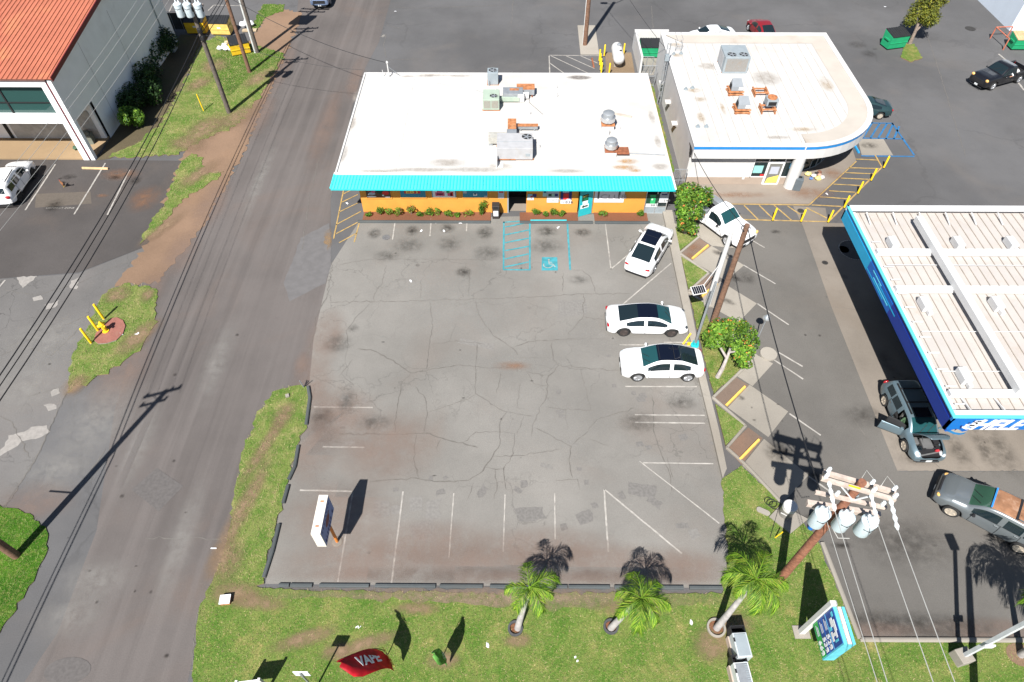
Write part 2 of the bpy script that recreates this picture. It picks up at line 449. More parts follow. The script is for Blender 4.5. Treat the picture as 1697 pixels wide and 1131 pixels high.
for i, t in enumerate(tri):
    TRI_L.append(L("planter_lawn", t, .10, M_turf_side if i != 2 else M_turf_dry, 20 + i, .03, keep=(0, 1, 2, 3)))
cyp = L("tree_island", [(1492, 96), (1500, 74), (1515, 74), (1528, 98), (1508, 104)], .08, M_turf_dry, 31, .04)
gravel_pad = slab("gravel_pad", px_poly([(1003, 88), (1046, 88), (1052, 122), (1004, 122)]), 0, .04, M_gravel)
plant_bed = slab("planter_bed", [(-11.0, 37.2), (-1.75, 37.2), (-1.75, 38.13), (-11.0, 38.13)], 0, .07, M_mulch)
plant_bed2 = slab("planter_bed", [(.35, 37.2), (4.55, 37.2), (4.55, 38.13), (.35, 38.13)], 0, .07, M_mulch)
plant_bed3 = slab("planter_bed", [(5.75, 37.2), (9.6, 37.2), (9.6, 38.13), (5.75, 38.13)], 0, .07, M_mulch)

shade = ground("shaded_soil", ragged(px_poly([(160, 266), (182, 264), (230, 238), (268, 205), (305, 140), (330, 80), (345, 62), (300, 58), (286, 70)]), .4, .06, 41), .018, asphalt("shade_darkened_soil", A(120, 108, 84), A(96, 112, 60), .7, 0, 0, .4, .3))  # soil and grass tone darkened to carry the warehouse wall's shade
ramp = MB().sheet(ragged([(G(112, 1112).x + 1.0 * math.cos(a), G(112, 1112).y + .55 * math.sin(a)) for a in [2 * math.pi * k / 16 for k in range(16)]], .2, .04, 6), .0145).build("asphalt_patch", mat("road_patch", A(122, 117, 115), .93, 0, .15, 6), road)
# kerbs -----------------------------------------------------------
def kerb(name, a, b, w, h, m):
    a, b = Vector((a[0], a[1], 0)), Vector((b[0], b[1], 0)); d = (b - a).normalized(); n = Vector((-d.y, d.x, 0))
    mb = MB(); prof = [(-w / 2, 0), (-w / 2 * .9, h * .75), (-w / 2 * .5, h), (w / 2 * .5, h), (w / 2 * .9, h * .75), (w / 2, 0)]
    for q in (a, b): mb.v += [tuple(q + n * s + Vector((0, 0, t))) for s, t in prof]
    k = len(prof)
    for i in range(k - 1): mb.f.append((i, i + 1, k + i + 1, k + i)); mb.m.append(0)
    mb.f += [tuple(range(k))[::-1], tuple(range(k, 2 * k))]; mb.m += [0, 0]
    return struct(mb.build(name, m, smooth=True))
fx = [(463, 480), (482, 518), (530, 612), (622, 722), (729, 800), (812, 905), (910, 940), (942, 1010), (1018, 1132), (1142, 1196)]
for a, b in fx:
    ga, gb = G(a, 970.5 + (a - 450) * .006), G(b, 970.5 + (b - 450) * .006)
    kerb("front_kerb", ga, gb, .19, .13, M_kerbdark)
for seg in ([(511, 642), (514, 660), (508, 705)], [(495, 740), (489, 775), (479, 796)], [(478, 806), (470, 835)], [(463, 870), (452, 915), (438, 958)]):
    for a, b in zip(seg[:-1], seg[1:]): kerb("side_kerb", G(*a), G(*b), .20, .15, M_kerbdark)
for x0, x1 in ((-11.3, -1.75), (.35, 5.6), (5.75, 9.7)):
    kerb("planter_kerb", (x0, 37.05), (x1, 37.05), .26, .13, M_kerbdark)
for a, b in (((1362, 900), (1424, 1060)), ((1424, 1061), (1960, 1063))):
    kerb("lawn_kerb", G(*a), G(*b), .22, .12, M_conc_w)
def kline(pts, w=.17, h=.13):
    for a, b in zip(pts[:-1], pts[1:]): kerb("planter_edge", G(*a), G(*b), w, h, M_conc_w)
kline([(1115, 372), (1159, 393), (1126, 421), (1174, 454), (1141, 484)])
kline([(1141, 486), (1168, 503)]); kline([(1240, 603), (1219, 624), (1181, 660), (1235, 707), (1204, 743), (1236, 772), (1296, 836)])
# stall pads
for nm, px, m, z in (("stall_pad", [(1179, 408), (1233, 440), (1203, 466), (1146.6, 433)], M_pad, .016), ("stall_pad", [(1194, 467), (1254, 503.5), (1224, 534.6), (1168, 503), (1160, 495)], M_pad, .016),
                     ("stall_pad", [(1238, 575), (1256, 590), (1281, 603), (1247, 640.5), (1219, 622.4), (1200, 590)], M_pad, .016), ("stall_pad", [(1242, 638), (1306, 682.6), (1273, 725), (1206, 676)], M_pad, .016),
                     ("stall_pad", [(1266, 728), (1340, 788), (1298, 833), (1230, 772)], M_pad, .016),
                     ("stall_strip", [(1158.6, 395), (1178, 409), (1146.6, 433), (1128, 421)], M_brown, .020), ("stall_strip", [(1175.7, 456), (1192.8, 466), (1160.6, 494.5), (1142.6, 484.4)], M_brown, .020),
                     ("stall_strip", [(1219, 625.5), (1241, 639), (1206, 674.6), (1181, 661)], M_brown, .020), ("stall_strip", [(1240, 709), (1264, 727), (1229, 771), (1204, 744)], M_brown, .020),
                     ("stall_pad", [(1160, 340), (1245, 400), (1222, 412), (1180, 408), (1157, 393), (1135, 350)], M_pad, .014), ("accessible_pad", [(1421, 231), (1464, 231), (1480, 258), (1428, 258)], M_pad, .016)):
    ground(nm, px_poly(px), z, m)

# ---------------------------------------------------------------- paint: every stripe its own thin piece
def stripe(a, b, w, m, z=.020, parent=lot, name="parking_line", seed=0, wear=True):
    a, b = Vector(a[:2]), Vector(b[:2]); d = b - a; L_ = d.length; d.normalize(); n = Vector((-d.y, d.x))
    rr = random.Random(seed + int(a.x * 100)); k = max(2, int(L_ / .35)); P = []; Q = []
    for i in range(k + 1):
        t = i / k; wl = w / 2 * (1 + (rr.uniform(-.22, .12) if wear else 0)); wr = w / 2 * (1 + (rr.uniform(-.22, .12) if wear else 0))
        c = a.lerp(b, t); P.append(c + n * wl); Q.append(c - n * wr)
    mb = MB(); mb.v = [(p.x, p.y, z) for p in P] + [(q.x, q.y, z) for q in Q]
    for i in range(k): mb.f.append((k + 1 + i, k + 2 + i, i + 1, i)); mb.m.append(0)
    return mb.build(name, m, parent)
def pl(u0, v0, u1, v1, w=.10, m=None, **k): return stripe(G(u0, v0), G(u1, v1), w, m or M_white, **k)
for q in ((585, 815, 560, 965), (668, 815, 649, 967), (752, 818, 744, 925), (837, 820, 834, 915), (919, 818, 920, 895), (1001, 811, 1008, 915), (1001, 811, 1130, 918), (1060, 765, 1192, 868), (1066, 767.5, 1182, 769),
          (520, 675, 618, 676), (535, 741, 604, 742), (497, 813, 587, 815), (1052, 700.5, 1168, 702), (1036, 641, 1155, 641.5), (1027, 572, 1143, 573), (1100, 568, 1140, 568), (1118, 514, 1132, 514),
          (1003, 370, 1012.5, 447), (1012, 447, 1100, 374), (1112, 437, 1032, 505), (655, 367, 650.5, 398), (714.5, 367, 712.5, 392), (774, 367, 773, 384)):
    faint = q[0] in (752, 837, 919, 1066) or q[:2] == (1060, 765)
    pl(*q, w=.09 if not faint else .07)
pl(1052, 688, 1168, 689, w=.08)
for q in ((835, 368, 834.5, 447), (878, 366, 878, 447), (834, 447.5, 879, 448), (834, 369, 879, 366)): pl(*q, w=.13, m=M_blue)
for y0, y1 in ((377, 369), (390, 382), (403, 395.5), (416, 409), (430, 421.5), (443, 435)): pl(837, y0, 876, y1, w=.13, m=M_blue, z=.024)
pl(940, 368, 945, 448, w=.13, m=M_blue)
for q in ((570, 313, 553, 396), (596, 368, 587, 402), (569, 322, 585, 314), (566, 336, 593, 323), (562, 352, 595, 336), (557, 373, 598, 351), (557, 388, 597, 367), (562, 403, 591, 387)): pl(*q, w=.10, m=M_yel)
# accessible symbol
sym = MB().sheet(px_poly([(898, 427), (923.5, 427), (924.5, 449), (897.5, 449)]), .022).build("accessible_symbol", M_blue, lot)
c0 = G(911, 438); mb = MB(); z = .027
def ribbon(mb, pts, w, z):
    Lp, Rp = strip(pts, w); o = len(mb.v); n = len(Lp); mb.v += [(p.x, p.y, z) for p in Lp] + [(p.x, p.y, z) for p in Rp]
    for i in range(n - 1): mb.f.append((o + n + i, o + n + i + 1, o + i + 1, o + i)); mb.m.append(0)
arc = [(c0.x - .12 + .30 * math.cos(t), c0.y - .12 + .27 * math.sin(t)) for t in [R(150 + 10 * k) for k in range(21)]]
ribbon(mb, arc, .055, z)
ribbon(mb, [(c0.x - .06, c0.y + .30), (c0.x - .04, c0.y - .02), (c0.x + .22, c0.y - .04), (c0.x + .34, c0.y - .30), (c0.x + .42, c0.y - .27)], .06, z + .002)
ribbon(mb, [(c0.x - .05, c0.y + .16), (c0.x + .16, c0.y + .14)], .05, z + .004)
mb.lathe([(.07, 0), (.07, .002)], (c0.x - .05, c0.y + .40, z), 12)
mb.build("wheelchair_figure", M_white, sym)
# forecourt paint
for q in ((1241, 396, 1267, 411), (1232, 440, 1285, 471), (1255, 504, 1307, 539), (1289, 584, 1330, 608), (1281, 596, 1331, 629), (1308, 686, 1360, 722), (1340, 790, 1385, 822)): pl(*q, parent=fore)
for q in ((1198, 338.5, 1341, 340.5), (1228, 364.5, 1373, 368), (1210, 341, 1231, 364), (1233, 341, 1256, 364), (1258, 341, 1283, 365), (1283, 341, 1312, 366), (1305, 342, 1326, 356), (1336, 345, 1370, 362)): pl(*q, m=M_yel, parent=fore, w=.12)
for q in ((1341, 340, 1419, 268), (1373, 368, 1462, 277), (1450, 258, 1461, 277), (1418, 264.5, 1453, 266), (1407.6, 279, 1457, 280), (1401, 287, 1448, 289), (1393, 296, 1439, 298), (1381, 306, 1429, 308.5), (1373.6, 317, 1417, 319.5), (1358, 327, 1406, 330.5), (1345, 340.5, 1394, 343)):
    pl(*q, m=M_yel, parent=fore, w=.12, z=.030)
for q in ((1413, 229, 1497, 231), (1427, 259, 1515, 260), (1430, 229, 1446, 203), (1442, 230, 1458, 205), (1455, 230, 1470, 205), (1468, 231, 1480, 206), (1481, 231, 1490, 210), (1422, 204, 1480, 205), (1478, 204, 1515, 258)): pl(*q, m=M_blue2, parent=fore, w=.16)
for q in ((910, 92, 1000, 93), (910, 93, 911, 122), (911, 105, 935, 122), (913, 93, 975, 122), (938, 93, 985, 114), (962, 93, 990, 105)): pl(*q, parent=base, w=.10, z=.012, name="road_line")
for q in ((632, 62, 638, 58),): pl(*q, parent=base, w=.3, z=.012, name="road_line", m=M_faint)
for q in ((278, 25, 286, 8), (345, 18, 354, 9), (354, 9, 400, 10), (313, 26, 322, 8)): pl(*q, parent=base, z=.012, name="road_line", w=.12)
for q in ((1655, 90, 1672, 104), (1680, 128, 1697, 150)): pl(*q, parent=base, z=.012, name="road_line", w=.2)
for q in ((42, 349, 92, 273), (123, 356, 175, 271), (178, 357, 215, 282), (-2, 478, 9, 465)): pl(*q, parent=left_lot, w=.12, z=.026)
text("COMPACT ZONE", "lettering", M_white, left_lot, G(75, 346, .024), (1, 0, 0), (0, 1, 0), .17, .0005, sx=1.15)

# ---------------------------------------------------------------- cracks and patches traced on the old lot
rc = random.Random(5)
def crack(px, w=.05, parent=lot, z=.018, m=M_tar):
    pts = [G(*p).to_2d() for p in px]; out = []; 
    for a, b in zip(pts[:-1], pts[1:]):
        k = max(1, int((b - a).length / .22)); n = Vector((-(b - a).y, (b - a).x)).normalized()
        for j in range(k): out.append(a.lerp(b, j / k) + n * (rc.gauss(0, .035) if j else 0))
    out.append(pts[-1]); ws = [w * rc.uniform(.45, 1.25) for _ in out]; ws[0] = ws[-1] = .008
    mb = MB(); ribbon(mb, out, ws, z); mb.build("crack", m, parent)
Z = lambda pts: [(480 + x / 2.4956, 380 + y / 2.4956) for x, y in pts]     # pixel coordinates read on an enlargement
for i, (p, w) in enumerate((
    ([(200, 845), (400, 850), (560, 845), (680, 880), (780, 905)], .075), ([(330, 1045), (520, 1030), (600, 1045), (740, 1040), (800, 1000), (840, 940), (870, 890), (870, 800), (900, 755)], .06),
    ([(280, 495), (350, 505), (430, 545), (500, 595), (580, 582), (700, 562), (840, 575), (920, 570)], .07), ([(500, 598), (460, 640), (445, 740), (435, 840)], .05), ([(160, 303), (420, 300), (780, 290), (1000, 282), (1180, 270), (1410, 266)], .05),
    ([(580, 300), (592, 400), (580, 470), (565, 580)], .05), ([(770, 295), (780, 350), (840, 440), (925, 495), (945, 525)], .055), ([(775, 470), (770, 560), (768, 680), (890, 755), (1010, 775)], .05), ([(590, 475), (690, 462), (800, 475)], .04),
    ([(925, 490), (990, 465), (1150, 455), (1310, 455)], .05), ([(1215, 270), (1215, 360), (1150, 440)], .05), ([(1215, 362), (1305, 378)], .045), ([(1085, 470), (1090, 540), (1112, 565), (1065, 620), (1062, 690), (1010, 800), (1000, 860)], .06), ([(1112, 563), (1230, 575), (1360, 585)], .045),
    ([(980, 590), (1010, 640), (1065, 648)], .045), ([(975, 590), (1060, 605)], .04), ([(1010, 820), (1090, 860), (1165, 900), (1155, 960), (1170, 1030)], .055), ([(1165, 895), (1220, 850), (1270, 790), (1430, 740)], .05), ([(1062, 735), (1120, 745), (1250, 750)], .045),
    ([(520, 650), (560, 700), (570, 760), (555, 845)], .045), ([(570, 760), (700, 715), (770, 685)], .03), ([(525, 850), (512, 950), (535, 1030)], .045), ([(625, 870), (605, 915)], .03), ([(720, 880), (770, 840), (850, 838), (930, 845)], .045), ([(930, 845), (925, 930), (885, 990), (895, 1080)], .05),
    ([(800, 990), (890, 992)], .045), ([(850, 995), (858, 1060), (845, 1120)], .05), ([(840, 940), (960, 938), (1120, 910)], .045), ([(970, 770), (940, 850)], .04), ([(870, 590), (865, 640), (855, 680)], .04), ([(205, 610), (260, 540)], .03), ([(215, 600), (265, 650)], .03),
    ([(945, 530), (985, 535), (1080, 535)], .03), ([(1130, 180), (1130, 260)], .04), ([(1160, 170), (1210, 170), (1245, 200), (1265, 265)], .05), ([(200, 150), (330, 125), (560, 125), (860, 128)], .035), ([(745, 165), (740, 280)], .035), ([(400, 150), (385, 220), (350, 270), (350, 300)], .03),
    ([(545, 210), (540, 290)], .03), ([(1205, 580), (1225, 660), (1245, 750)], .03), ([(1500, 690), (1510, 850), (1545, 950), (1570, 1010), (1580, 1090)], .06), ([(1560, 940), (1590, 1040)], .04), ([(330, 310), (270, 370), (235, 420), (240, 490)], .03), ([(180, 125), (155, 280), (105, 370), (110, 410), (60, 560)], .05),
    ([(760, 1050), (735, 1120)], .03), ([(1140, 745), (1150, 830)], .03), ([(1100, 1040), (1190, 1035), (1200, 1080)], .03), ([(1240, 870), (1320, 895)], .03), ([(985, 540), (945, 560), (940, 600)], .03), ([(955, 640), (940, 740), (980, 745)], .03), ([(660, 465), (690, 390)], .025))):
    crack(Z(p), w)
for p, w in (([(0, 590), (40, 572), (85, 590), (130, 545)], .06), ([(10, 575), (60, 560), (150, 520)], .05), ([(0, 480), (60, 490), (130, 470), (240, 420)], .04), ([(40, 660), (110, 640)], .05), ([(50, 760), (20, 700), (0, 690)], .05), ([(110, 650), (60, 760), (5, 848)], .06)):
    crack(p, w, left_old)
for p in ([(240, 892), (335, 892), (400, 893)], [(175, 745), (150, 780)], [(345, 985), (330, 1010), (320, 1060), (322, 1110)], [(640, 58), (636, 75), (640, 96)], [(500, 418), (512, 330), (530, 260)]): crack(p, .05, road, .014)
for p in ([(1486, 781), (1697, 782)], [(1540, 893), (1620, 900), (1697, 905)], [(1380, 640), (1470, 780)]): crack(p, .05, fore, .018)
for p in ([(1470, 560), (1500, 600), (1540, 615)], [(1470, 660), (1530, 740), (1560, 780)], [(1380, 510), (1440, 515)]): crack(p, .025, conc, .018)
for p in ([(620, 45), (640, 42), (665, 48)], [(640, 12), (700, 14), (860, 8)], [(850, 0), (848, 40)], [(1080, 10), (1082, 48)], [(590, 200), (560, 270), (548, 330)], [(640, 100), (700, 98)], [(1500, 0), (1530, 40), (1560, 130), (1600, 260)]): crack(p, .05, base, .012)
# dark square patches
for i, (u, v, w, h, a, d) in enumerate(((948, 511, 1.9, 1.5, .1, 0), (500 / 1, 0, 0, 0, 0, 0), (790, 570, 2.2, .5, -.25, 0), (880, 852, 1.6, .8, .1, 1), (968, 858, .9, .8, .4, 1), (718, 842, .8, 1.1, .05, 0), (690, 835, .7, .8, .2, 0), (570, 668, .5, 1.3, 0, 0), (603, 664, .4, .4, .3, 0),
        (1132, 725, .5, .4, .2, 1), (1062, 662, .5, .4, .2, 1), (1050, 652, .3, .3, 0, 1), (1034, 588, .4, .25, 0, 1), (1008, 590, .35, .2, 0, 1), (925, 650, .35, .3, 0, 1), (928, 683, .4, .3, .1, 1), (932, 690, .5, .3, -.2, 1), (1060, 736, .4, .35, .2, 1), (1075, 742, .35, .3, .3, 1), (1065, 656, .5, .4, .3, 1), (868, 802, .4, .4, .3, 1),
        (858, 812, .5, .3, -.6, 1), (800, 815, .4, .7, -.5, 1), (730, 816, .5, .35, .3, 1), (714, 793, .25, .3, 0, 1), (738, 792, .3, .2, .5, 1), (960, 778, .25, .2, 0, 1), (972, 800, .25, .3, 0, 1), (1030, 822, .4, .5, .4, 1), (1018, 640, .25, .3, 0, 1), (566, 700, .6, .6, 0, 0), (580, 735, .7, .3, 0, 0), (1180, 735, .2, .2, 0, 1), (948, 735, .6, .25, -.4, 0), (905, 772, .7, .25, -.35, 0), (1064, 812, 1.5, .7, -.2, 1), (1085, 832, .9, .4, -.7, 1), (655, 845, .5, .5, .2, 0), (632, 845, .9, 1.0, .1, 0), (1130, 872, .8, .3, 0, 1), (1150, 885, .6, .5, .3, 0), (700, 880, 1.2, 1.0, .2, 0), (655, 812, .3, .25, .3, 1), (985, 838, .4, .3, .2, 1), (935, 874, .4, .4, .2, 1))):
    if w == 0: continue
    c = G(u, v); rr = random.Random(i)
    P = [Vector((sx * w / 2 * rr.uniform(.7, 1.1), sy * h / 2 * rr.uniform(.7, 1.1))) for sx, sy in ((-1, -1), (0, -1.1), (1, -1), (1.05, 0), (1, 1), (-.2, 1), (-1, 1))]
    pts = [(c.x + p.x * math.cos(a) - p.y * math.sin(a), c.y + p.x * math.sin(a) + p.y * math.cos(a)) for p in P]
    MB().sheet(ragged(pts, .12, .02, i), .0125 + .0006 * (i % 5)).build("asphalt_patch", M_patchd if d else M_patch, lot)
diam = MB().sheet(px_poly([(260, 776), (304, 806), (263, 848), (218, 812)]), .0135).build("asphalt_patch", mat("road_patch", A(122, 117, 115), .93, 0, .15, 6), road)
M_pale_patch = mat("pale_patch", A(188, 182, 176), .92, 0, .12, 5)
for i, p in enumerate(([(8, 740), (14, 722), (40, 716), (52, 708), (78, 705), (84, 716), (60, 728), (36, 732), (20, 745), (0, 757), (0, 752)], [(72, 672), (90, 670), (94, 678), (80, 682)], [(84, 650), (98, 644), (100, 652), (86, 658)], [(28, 460), (62, 458), (50, 468), (38, 478)], [(54, 494), (68, 490), (72, 497), (56, 500)], [(118, 466), (134, 458), (128, 480), (116, 478)], [(74, 506), (98, 498), (92, 510), (76, 514)])):
    MB().sheet(ragged(px_poly(p), .2, .05, i), .016 + .001 * i).build("pale_patch", M_pale_patch, left_old)
for i, p in enumerate(([(60, 322), (150, 318), (152, 338), (58, 345)],)):
    MB().sheet(px_poly(p), .018).build("pale_patch", mat("tan_patch", A(122, 112, 102), .92, 0, .1, 5), left_lot)
lp = MB().sheet(ragged(px_poly([(498, 395), (546, 370), (549, 440), (540, 470), (480, 500), (470, 470)]), .4, .03, 3), .0105).build("asphalt_patch", mat("grey_apron", A(134, 131, 131), .93, 0, .1, 2), road)
sp = ground("sand_patch", ragged(px_poly([(536, 385), (548, 378), (552, 405), (545, 420), (538, 405)]), .2, .06, 2), .016, decal("sand_film", A(196, 160, 116), .8, .1, 1.2, 3, 1))

# ---------------------------------------------------------------- stains (soft films)
def stain(u, v, w, h, kind, parent, rz=0, z=None, _n=[0]):
    _n[0] += 1; c = G(u, v)
    o = MB().add([(-w / 2, -h / 2, 0), (w / 2, -h / 2, 0), (w / 2, h / 2, 0), (-w / 2, h / 2, 0)], [(0, 1, 2, 3)]).build("stain", kind, parent)
    o.location = (c.x, c.y, (z or .034) + .0012 * (_n[0] % 9)); o.rotation_euler = (0, 0, rz); return o
D_oil = decal("oil_stain", S(58, 53, 48, .5), .66, .0, .95, 3.2, .9)
D_oil2 = decal("thin_oil_stain", S(70, 66, 62, .5), .42, 0, 1.0, 2.2, .9)
D_red = decal("red_dust", A(180, 154, 140), .46, .2, 1.0, .8, 1.3)
D_pale = decal("pale_scuff", A(198, 194, 188), .45, 0, 1.0, 1.6, 1.1)
D_rust = decal("rust_dust", A(188, 138, 104), .55, 0, 1.0, 1.6, 1.0)
for u, v, w, h in ((742, 379, 1.6, 1.5), (683, 383, 1.3, 1.6), (804, 386, 1.8, 2.0), (620, 388, 1.4, 1.6), (906, 384, 2.1, 1.7), (966, 386, 1.8, 1.2), (768, 452, 1.5, 1.4), (1092, 732 - 110 + 110 - 0, .1, .1)): stain(u, v, w, h, D_oil, lot)
for u, v, w, h in ((676, 408, 3, 2.2), (640, 425, 2.5, 1.5), (745, 405, 2.4, 2.2), (1130, 668, 2.4, 1.4), (560, 570, 2.4, 2.0), (535, 690, 2, 1.6), (575, 668, 1.4, 2.4), (960, 465, 2, 1.2), (905, 408, 3.2, 2.4), (810, 420, 2.8, 2), (1060, 700, 3, 2), (620, 700, 2.6, 1.4)): stain(u, v, w, h, D_oil2, lot)
for u, v, w, h in ((600, 930, 10, 2.6), (820, 935, 12, 2.4), (1010, 935, 10, 2.6), (560, 850, 7, 5), (520, 740, 3.4, 6), (515, 640, 3, 5), (540, 560, 3, 6), (1130, 940, 6, 2.4), (700, 900, 9, 3), (900, 905, 9, 2.6), (690, 955, 16, 1.1), (1000, 958, 14, 1.0), (640, 740, 7, 6), (560, 690, 5, 5)): stain(u, v, w, h, D_red, lot, z=.026)
for u, v, w, h in ((860, 600, 9, 2.5), (780, 520, 12, 5), (900, 700, 10, 6), (1000, 560, 6, 4), (700, 470, 8, 4), (1120, 660, 2.4, 1.4)): stain(u, v, w, h, D_pale, lot, z=.024)
stain(850, 607, 2.8, .9, D_rust, lot); stain(585, 545, 1, 1, D_oil2, lot); stain(500, 605, 1.2, 2.6, D_red, road)
for u, v, w, h in ((1190, 420, 1.2, .8), (1205, 500, 1.6, .7), (1228, 660, .6, .5), (1290, 750, 2.2, 2.0), (1350, 790, 1.5, 1.2), (1218, 462, 1.6, 1), (1285, 385, 1, .6), (1440, 242, 2.0, 1.3), (1395, 905, 1.6, .5), (1350, 860, 1.6, .8), (1512, 735, 2, 1.6)): stain(u, v, w, h, D_oil, fore, rz=-.5 if 1190 <= u < 1240 else 0)
for u, v, w, h in ((1430, 690, 3, 2), (1500, 640, 2.5, 3), (1660, 745, 2.0, 4.6), (1630, 745, 1.2, 4), (1590, 750, 1.6, 3), (1470, 600, 1.2, 2.4), (1520, 760, 3, 1.2), (1500, 900, 6, 4), (1450, 1030, 8, 1.4), (1400, 460, .6, .6), (1367, 436, .7, .4), (1560, 1040, 8, 1.6), (1240, 462, 1.4, 1.6)): stain(u, v, w, h, D_oil2, fore)
for u, v, w, h in ((1640, 1045, 8, 1.4), (1450, 1045, 6, 1.0)): stain(u, v, w, h, D_rust if v < 800 else D_red, fore, z=.026)
for u, v, w, h in ((1150, 412, 1.6, 1.4), (1143, 425, 1, 1.2)): stain(u, v, w, h, D_rust, fore)
for u, v, w, h in ((90, 342, 1.8, 2.2), (115, 294, 1.6, .9), (100, 297, .5, .4), (190, 295, 1.4, .8), (225, 300, 1.2, 1.6)): stain(u, v, w, h, D_oil, left_lot)
for u, v, w, h in ((170, 325, 1.2, .6), (240, 330, 3, 4), (200, 290, 4, 2)): stain(u, v, w, h, D_rust, left_lot, z=.028)
for u, v, w, h in ((80, 560, 9, 6), (40, 640, 8, 7), (160, 700, 6, 8), (90, 780, 6, 4)): stain(u, v, w, h, D_pale, left_old, z=.022)
for u, v, w, h in ((200, 620, 4, 8), (60, 830, 5, 3), (250, 480, 2.5, 4), (300, 420, 3, 6), (350, 340, 3, 8), (430, 190, 3, 10), (470, 110, 2, 12), (540, 210, 2.4, 16), (590, 130, 2, 10)): stain(u, v, w, h, D_red, road, z=.016)
for u, v, w, h in ((360, 600, 2.2, 9), (300, 900, 2.0, 9), (120, 1020, 4, 3), (230, 740, 2, 8), (430, 300, 1.6, 14), (160, 960, 5, 3)): stain(u, v, w, h, D_pale, road, z=.016)
for u, v in ((393, 556), (202, 823), (290, 622)): stain(u, v, .35, .35, D_oil, road, z=.03)
for u, v, w, h in ((1420, 75, 2.5, 2), (1440, 90, 2, 2), (1612, 47, 1.2, .5), (1450, 82, .8, .5)): stain(u, v, w, h, D_oil2, base, z=.014)
for u, v, w, h in ((1340, 322, 5, 2), (1220, 325, 7, 1), (1380, 290, 2, 2)): stain(u, v, w, h, D_rust, walk, z=.104)
D_soil = decal("bare_soil", A(176, 148, 120), 1.0, .1, 1.0, 2.2, 1.2)
for u, v, w, h, a in ((400, 850, .9, 7, .22), (440, 740, .7, 5, .3), (470, 690, 1.0, 2, .3), (375, 930, 1.6, 2.2, 0), (390, 985, 2.4, 1.2, .1), (600, 1070, 3.2, .7, -.3), (560, 1080, 1.2, .8, 0), (735, 1095, 1.4, .8, 0), (505, 1060, 2.6, .8, -.3), (857, 1062, 1.2, .7, 0), (1215, 1035, 1.6, 1.2, 0), (1050, 1010, 3, .8, 0), (1180, 1070, 1.6, 1.6, 0), (690, 1010, 2, .6, 0), (430, 1000, 2.4, .7, .1),
                      (340, 215, 2.5, 5, .4), (395, 195, 2, 5, .5), (310, 240, 3, 2, .3), (430, 130, 1.6, 4, .5), (355, 110, 2.4, 3, 0), (330, 290, 1.4, 4, .5), (270, 380, 1, 4, .5), (195, 490, 1.6, 1.6, 0), (245, 490, .8, 1.4, 0), (125, 640, 1.2, 1.6, .4), (230, 560, 1.4, 3.4, .5), (330, 140, 1.6, 3.2, .5)):
    w, h = w * 1.45, h * 1.3
    stain(u, v, w, h, D_soil, verge if 350 < u < 500 and 640 < v < 960 else lawn_front if v > 960 else dirt, rz=-a, z=.068)
slab("kerb_end", [(G(1273, 588).x + .5 * math.cos(a), G(1273, 588).y + .5 * math.sin(a)) for a in [2 * math.pi * k / 16 for k in range(16)]], 0, .12, M_conc_w)
rs = random.Random(9)
for i in range(64):                           # drips on the paving
    u, v = rs.choice(((rs.uniform(1300, 1690), rs.uniform(380, 1040)), (rs.uniform(1240, 1340), rs.uniform(650, 1000)), (rs.uniform(520, 1150), rs.uniform(400, 950)), (rs.uniform(60, 330), rs.uniform(600, 1100))))
    stain(u, v, rs.uniform(.1, .34), rs.uniform(.1, .3), D_oil, lot if 520 < u < 1150 else (fore if u > 1150 else road), z=.036)
for u, v in ((1424, 416), (563, 395)):
    pass

# manhole covers
def lid(u, v, r, m, name="manhole_cover", parent=None):
    c = G(u, v); return MB().lathe([(r, 0), (r, .004)], (c.x, c.y, .022), 20).build(name, m, parent)
M_iron = mat("cast_iron", S(70, 68, 66), .7, .5, .2, 8)
for u, v, r in ((1398, 414, .36), (1367, 436, .2), (1327, 350, .25), (1608, 48, .5)): lid(u, v, r, M_iron, parent=fore)
lid(1415, 415, .95, mat("tank_cover", A(96, 94, 92), .9), "tank_cover", fore)
ring = MB(); c = G(1415, 415)
for k in range(40):
    a = 2 * math.pi * k / 40; ring.box((c.x + 1.0 * math.cos(a), c.y + 1.0 * math.sin(a), .03), (.1, .06, .004), a + math.pi / 2)
ring.build("cover_ring", M_white, fore)
lid(640, 394, .28, mat("worn_steel", A(160, 160, 162), .5, .3, .2, 9), "valve_cover", lot)
lid(692, 440, .14, M_tar, "drain_cap", lot)
# ================================================================== BUILDINGS
W_roof = mat("white_roof_coating", (.47, .455, .435), .8, 0, .06, .5, (.36, .32, .28), .35, .22, .2)
W_wall = mat("white_wall_paint", (.54, .53, .52), .8, 0, .06, 1, S(150, 140, 130, .6), .2, .5, .08)
W_orange = mat("orange_wall_paint", (.60, .265, .045), .8, 0, .08, 1.2, (.5, .2, .05), .3, .6, .08)
W_turq = mat("turquoise_tile", (.008, .46, .49), .5, 0, .12, 3, (.02, .36, .40), .5, 2, .05, spec=.5)
W_turqd = mat("turquoise_door_paint", (.02, .40, .44), .5, 0, .06, 2)
GLASS = NT("window_glass").set((.012, .022, .024), .05, 0, .6).m
GLASSG = NT("green_window_glass").set((.02, .06, .055), .05, 0, .6).m
GALV = mat("galvanised_steel", (.32, .34, .36), .42, .4, .14, 3, (.24, .24, .24), .4, 2)
ALU = mat("brushed_aluminium", (.62, .63, .64), .32, .8, .08, 4)
BEIGE = mat("beige_unit_paint", (.37, .37, .38), .6, 0, .08, 2, (.30, .26, .2), .35, 1.4)
GREENU = mat("pale_green_unit_paint", (.32, .39, .32), .6, 0, .08, 2, (.45, .38, .3), .4, 1.4)
GREYU = mat("grey_unit_paint", (.27, .31, .335), .55, .1, .08, 2, (.38, .38, .36), .3, 1.4)
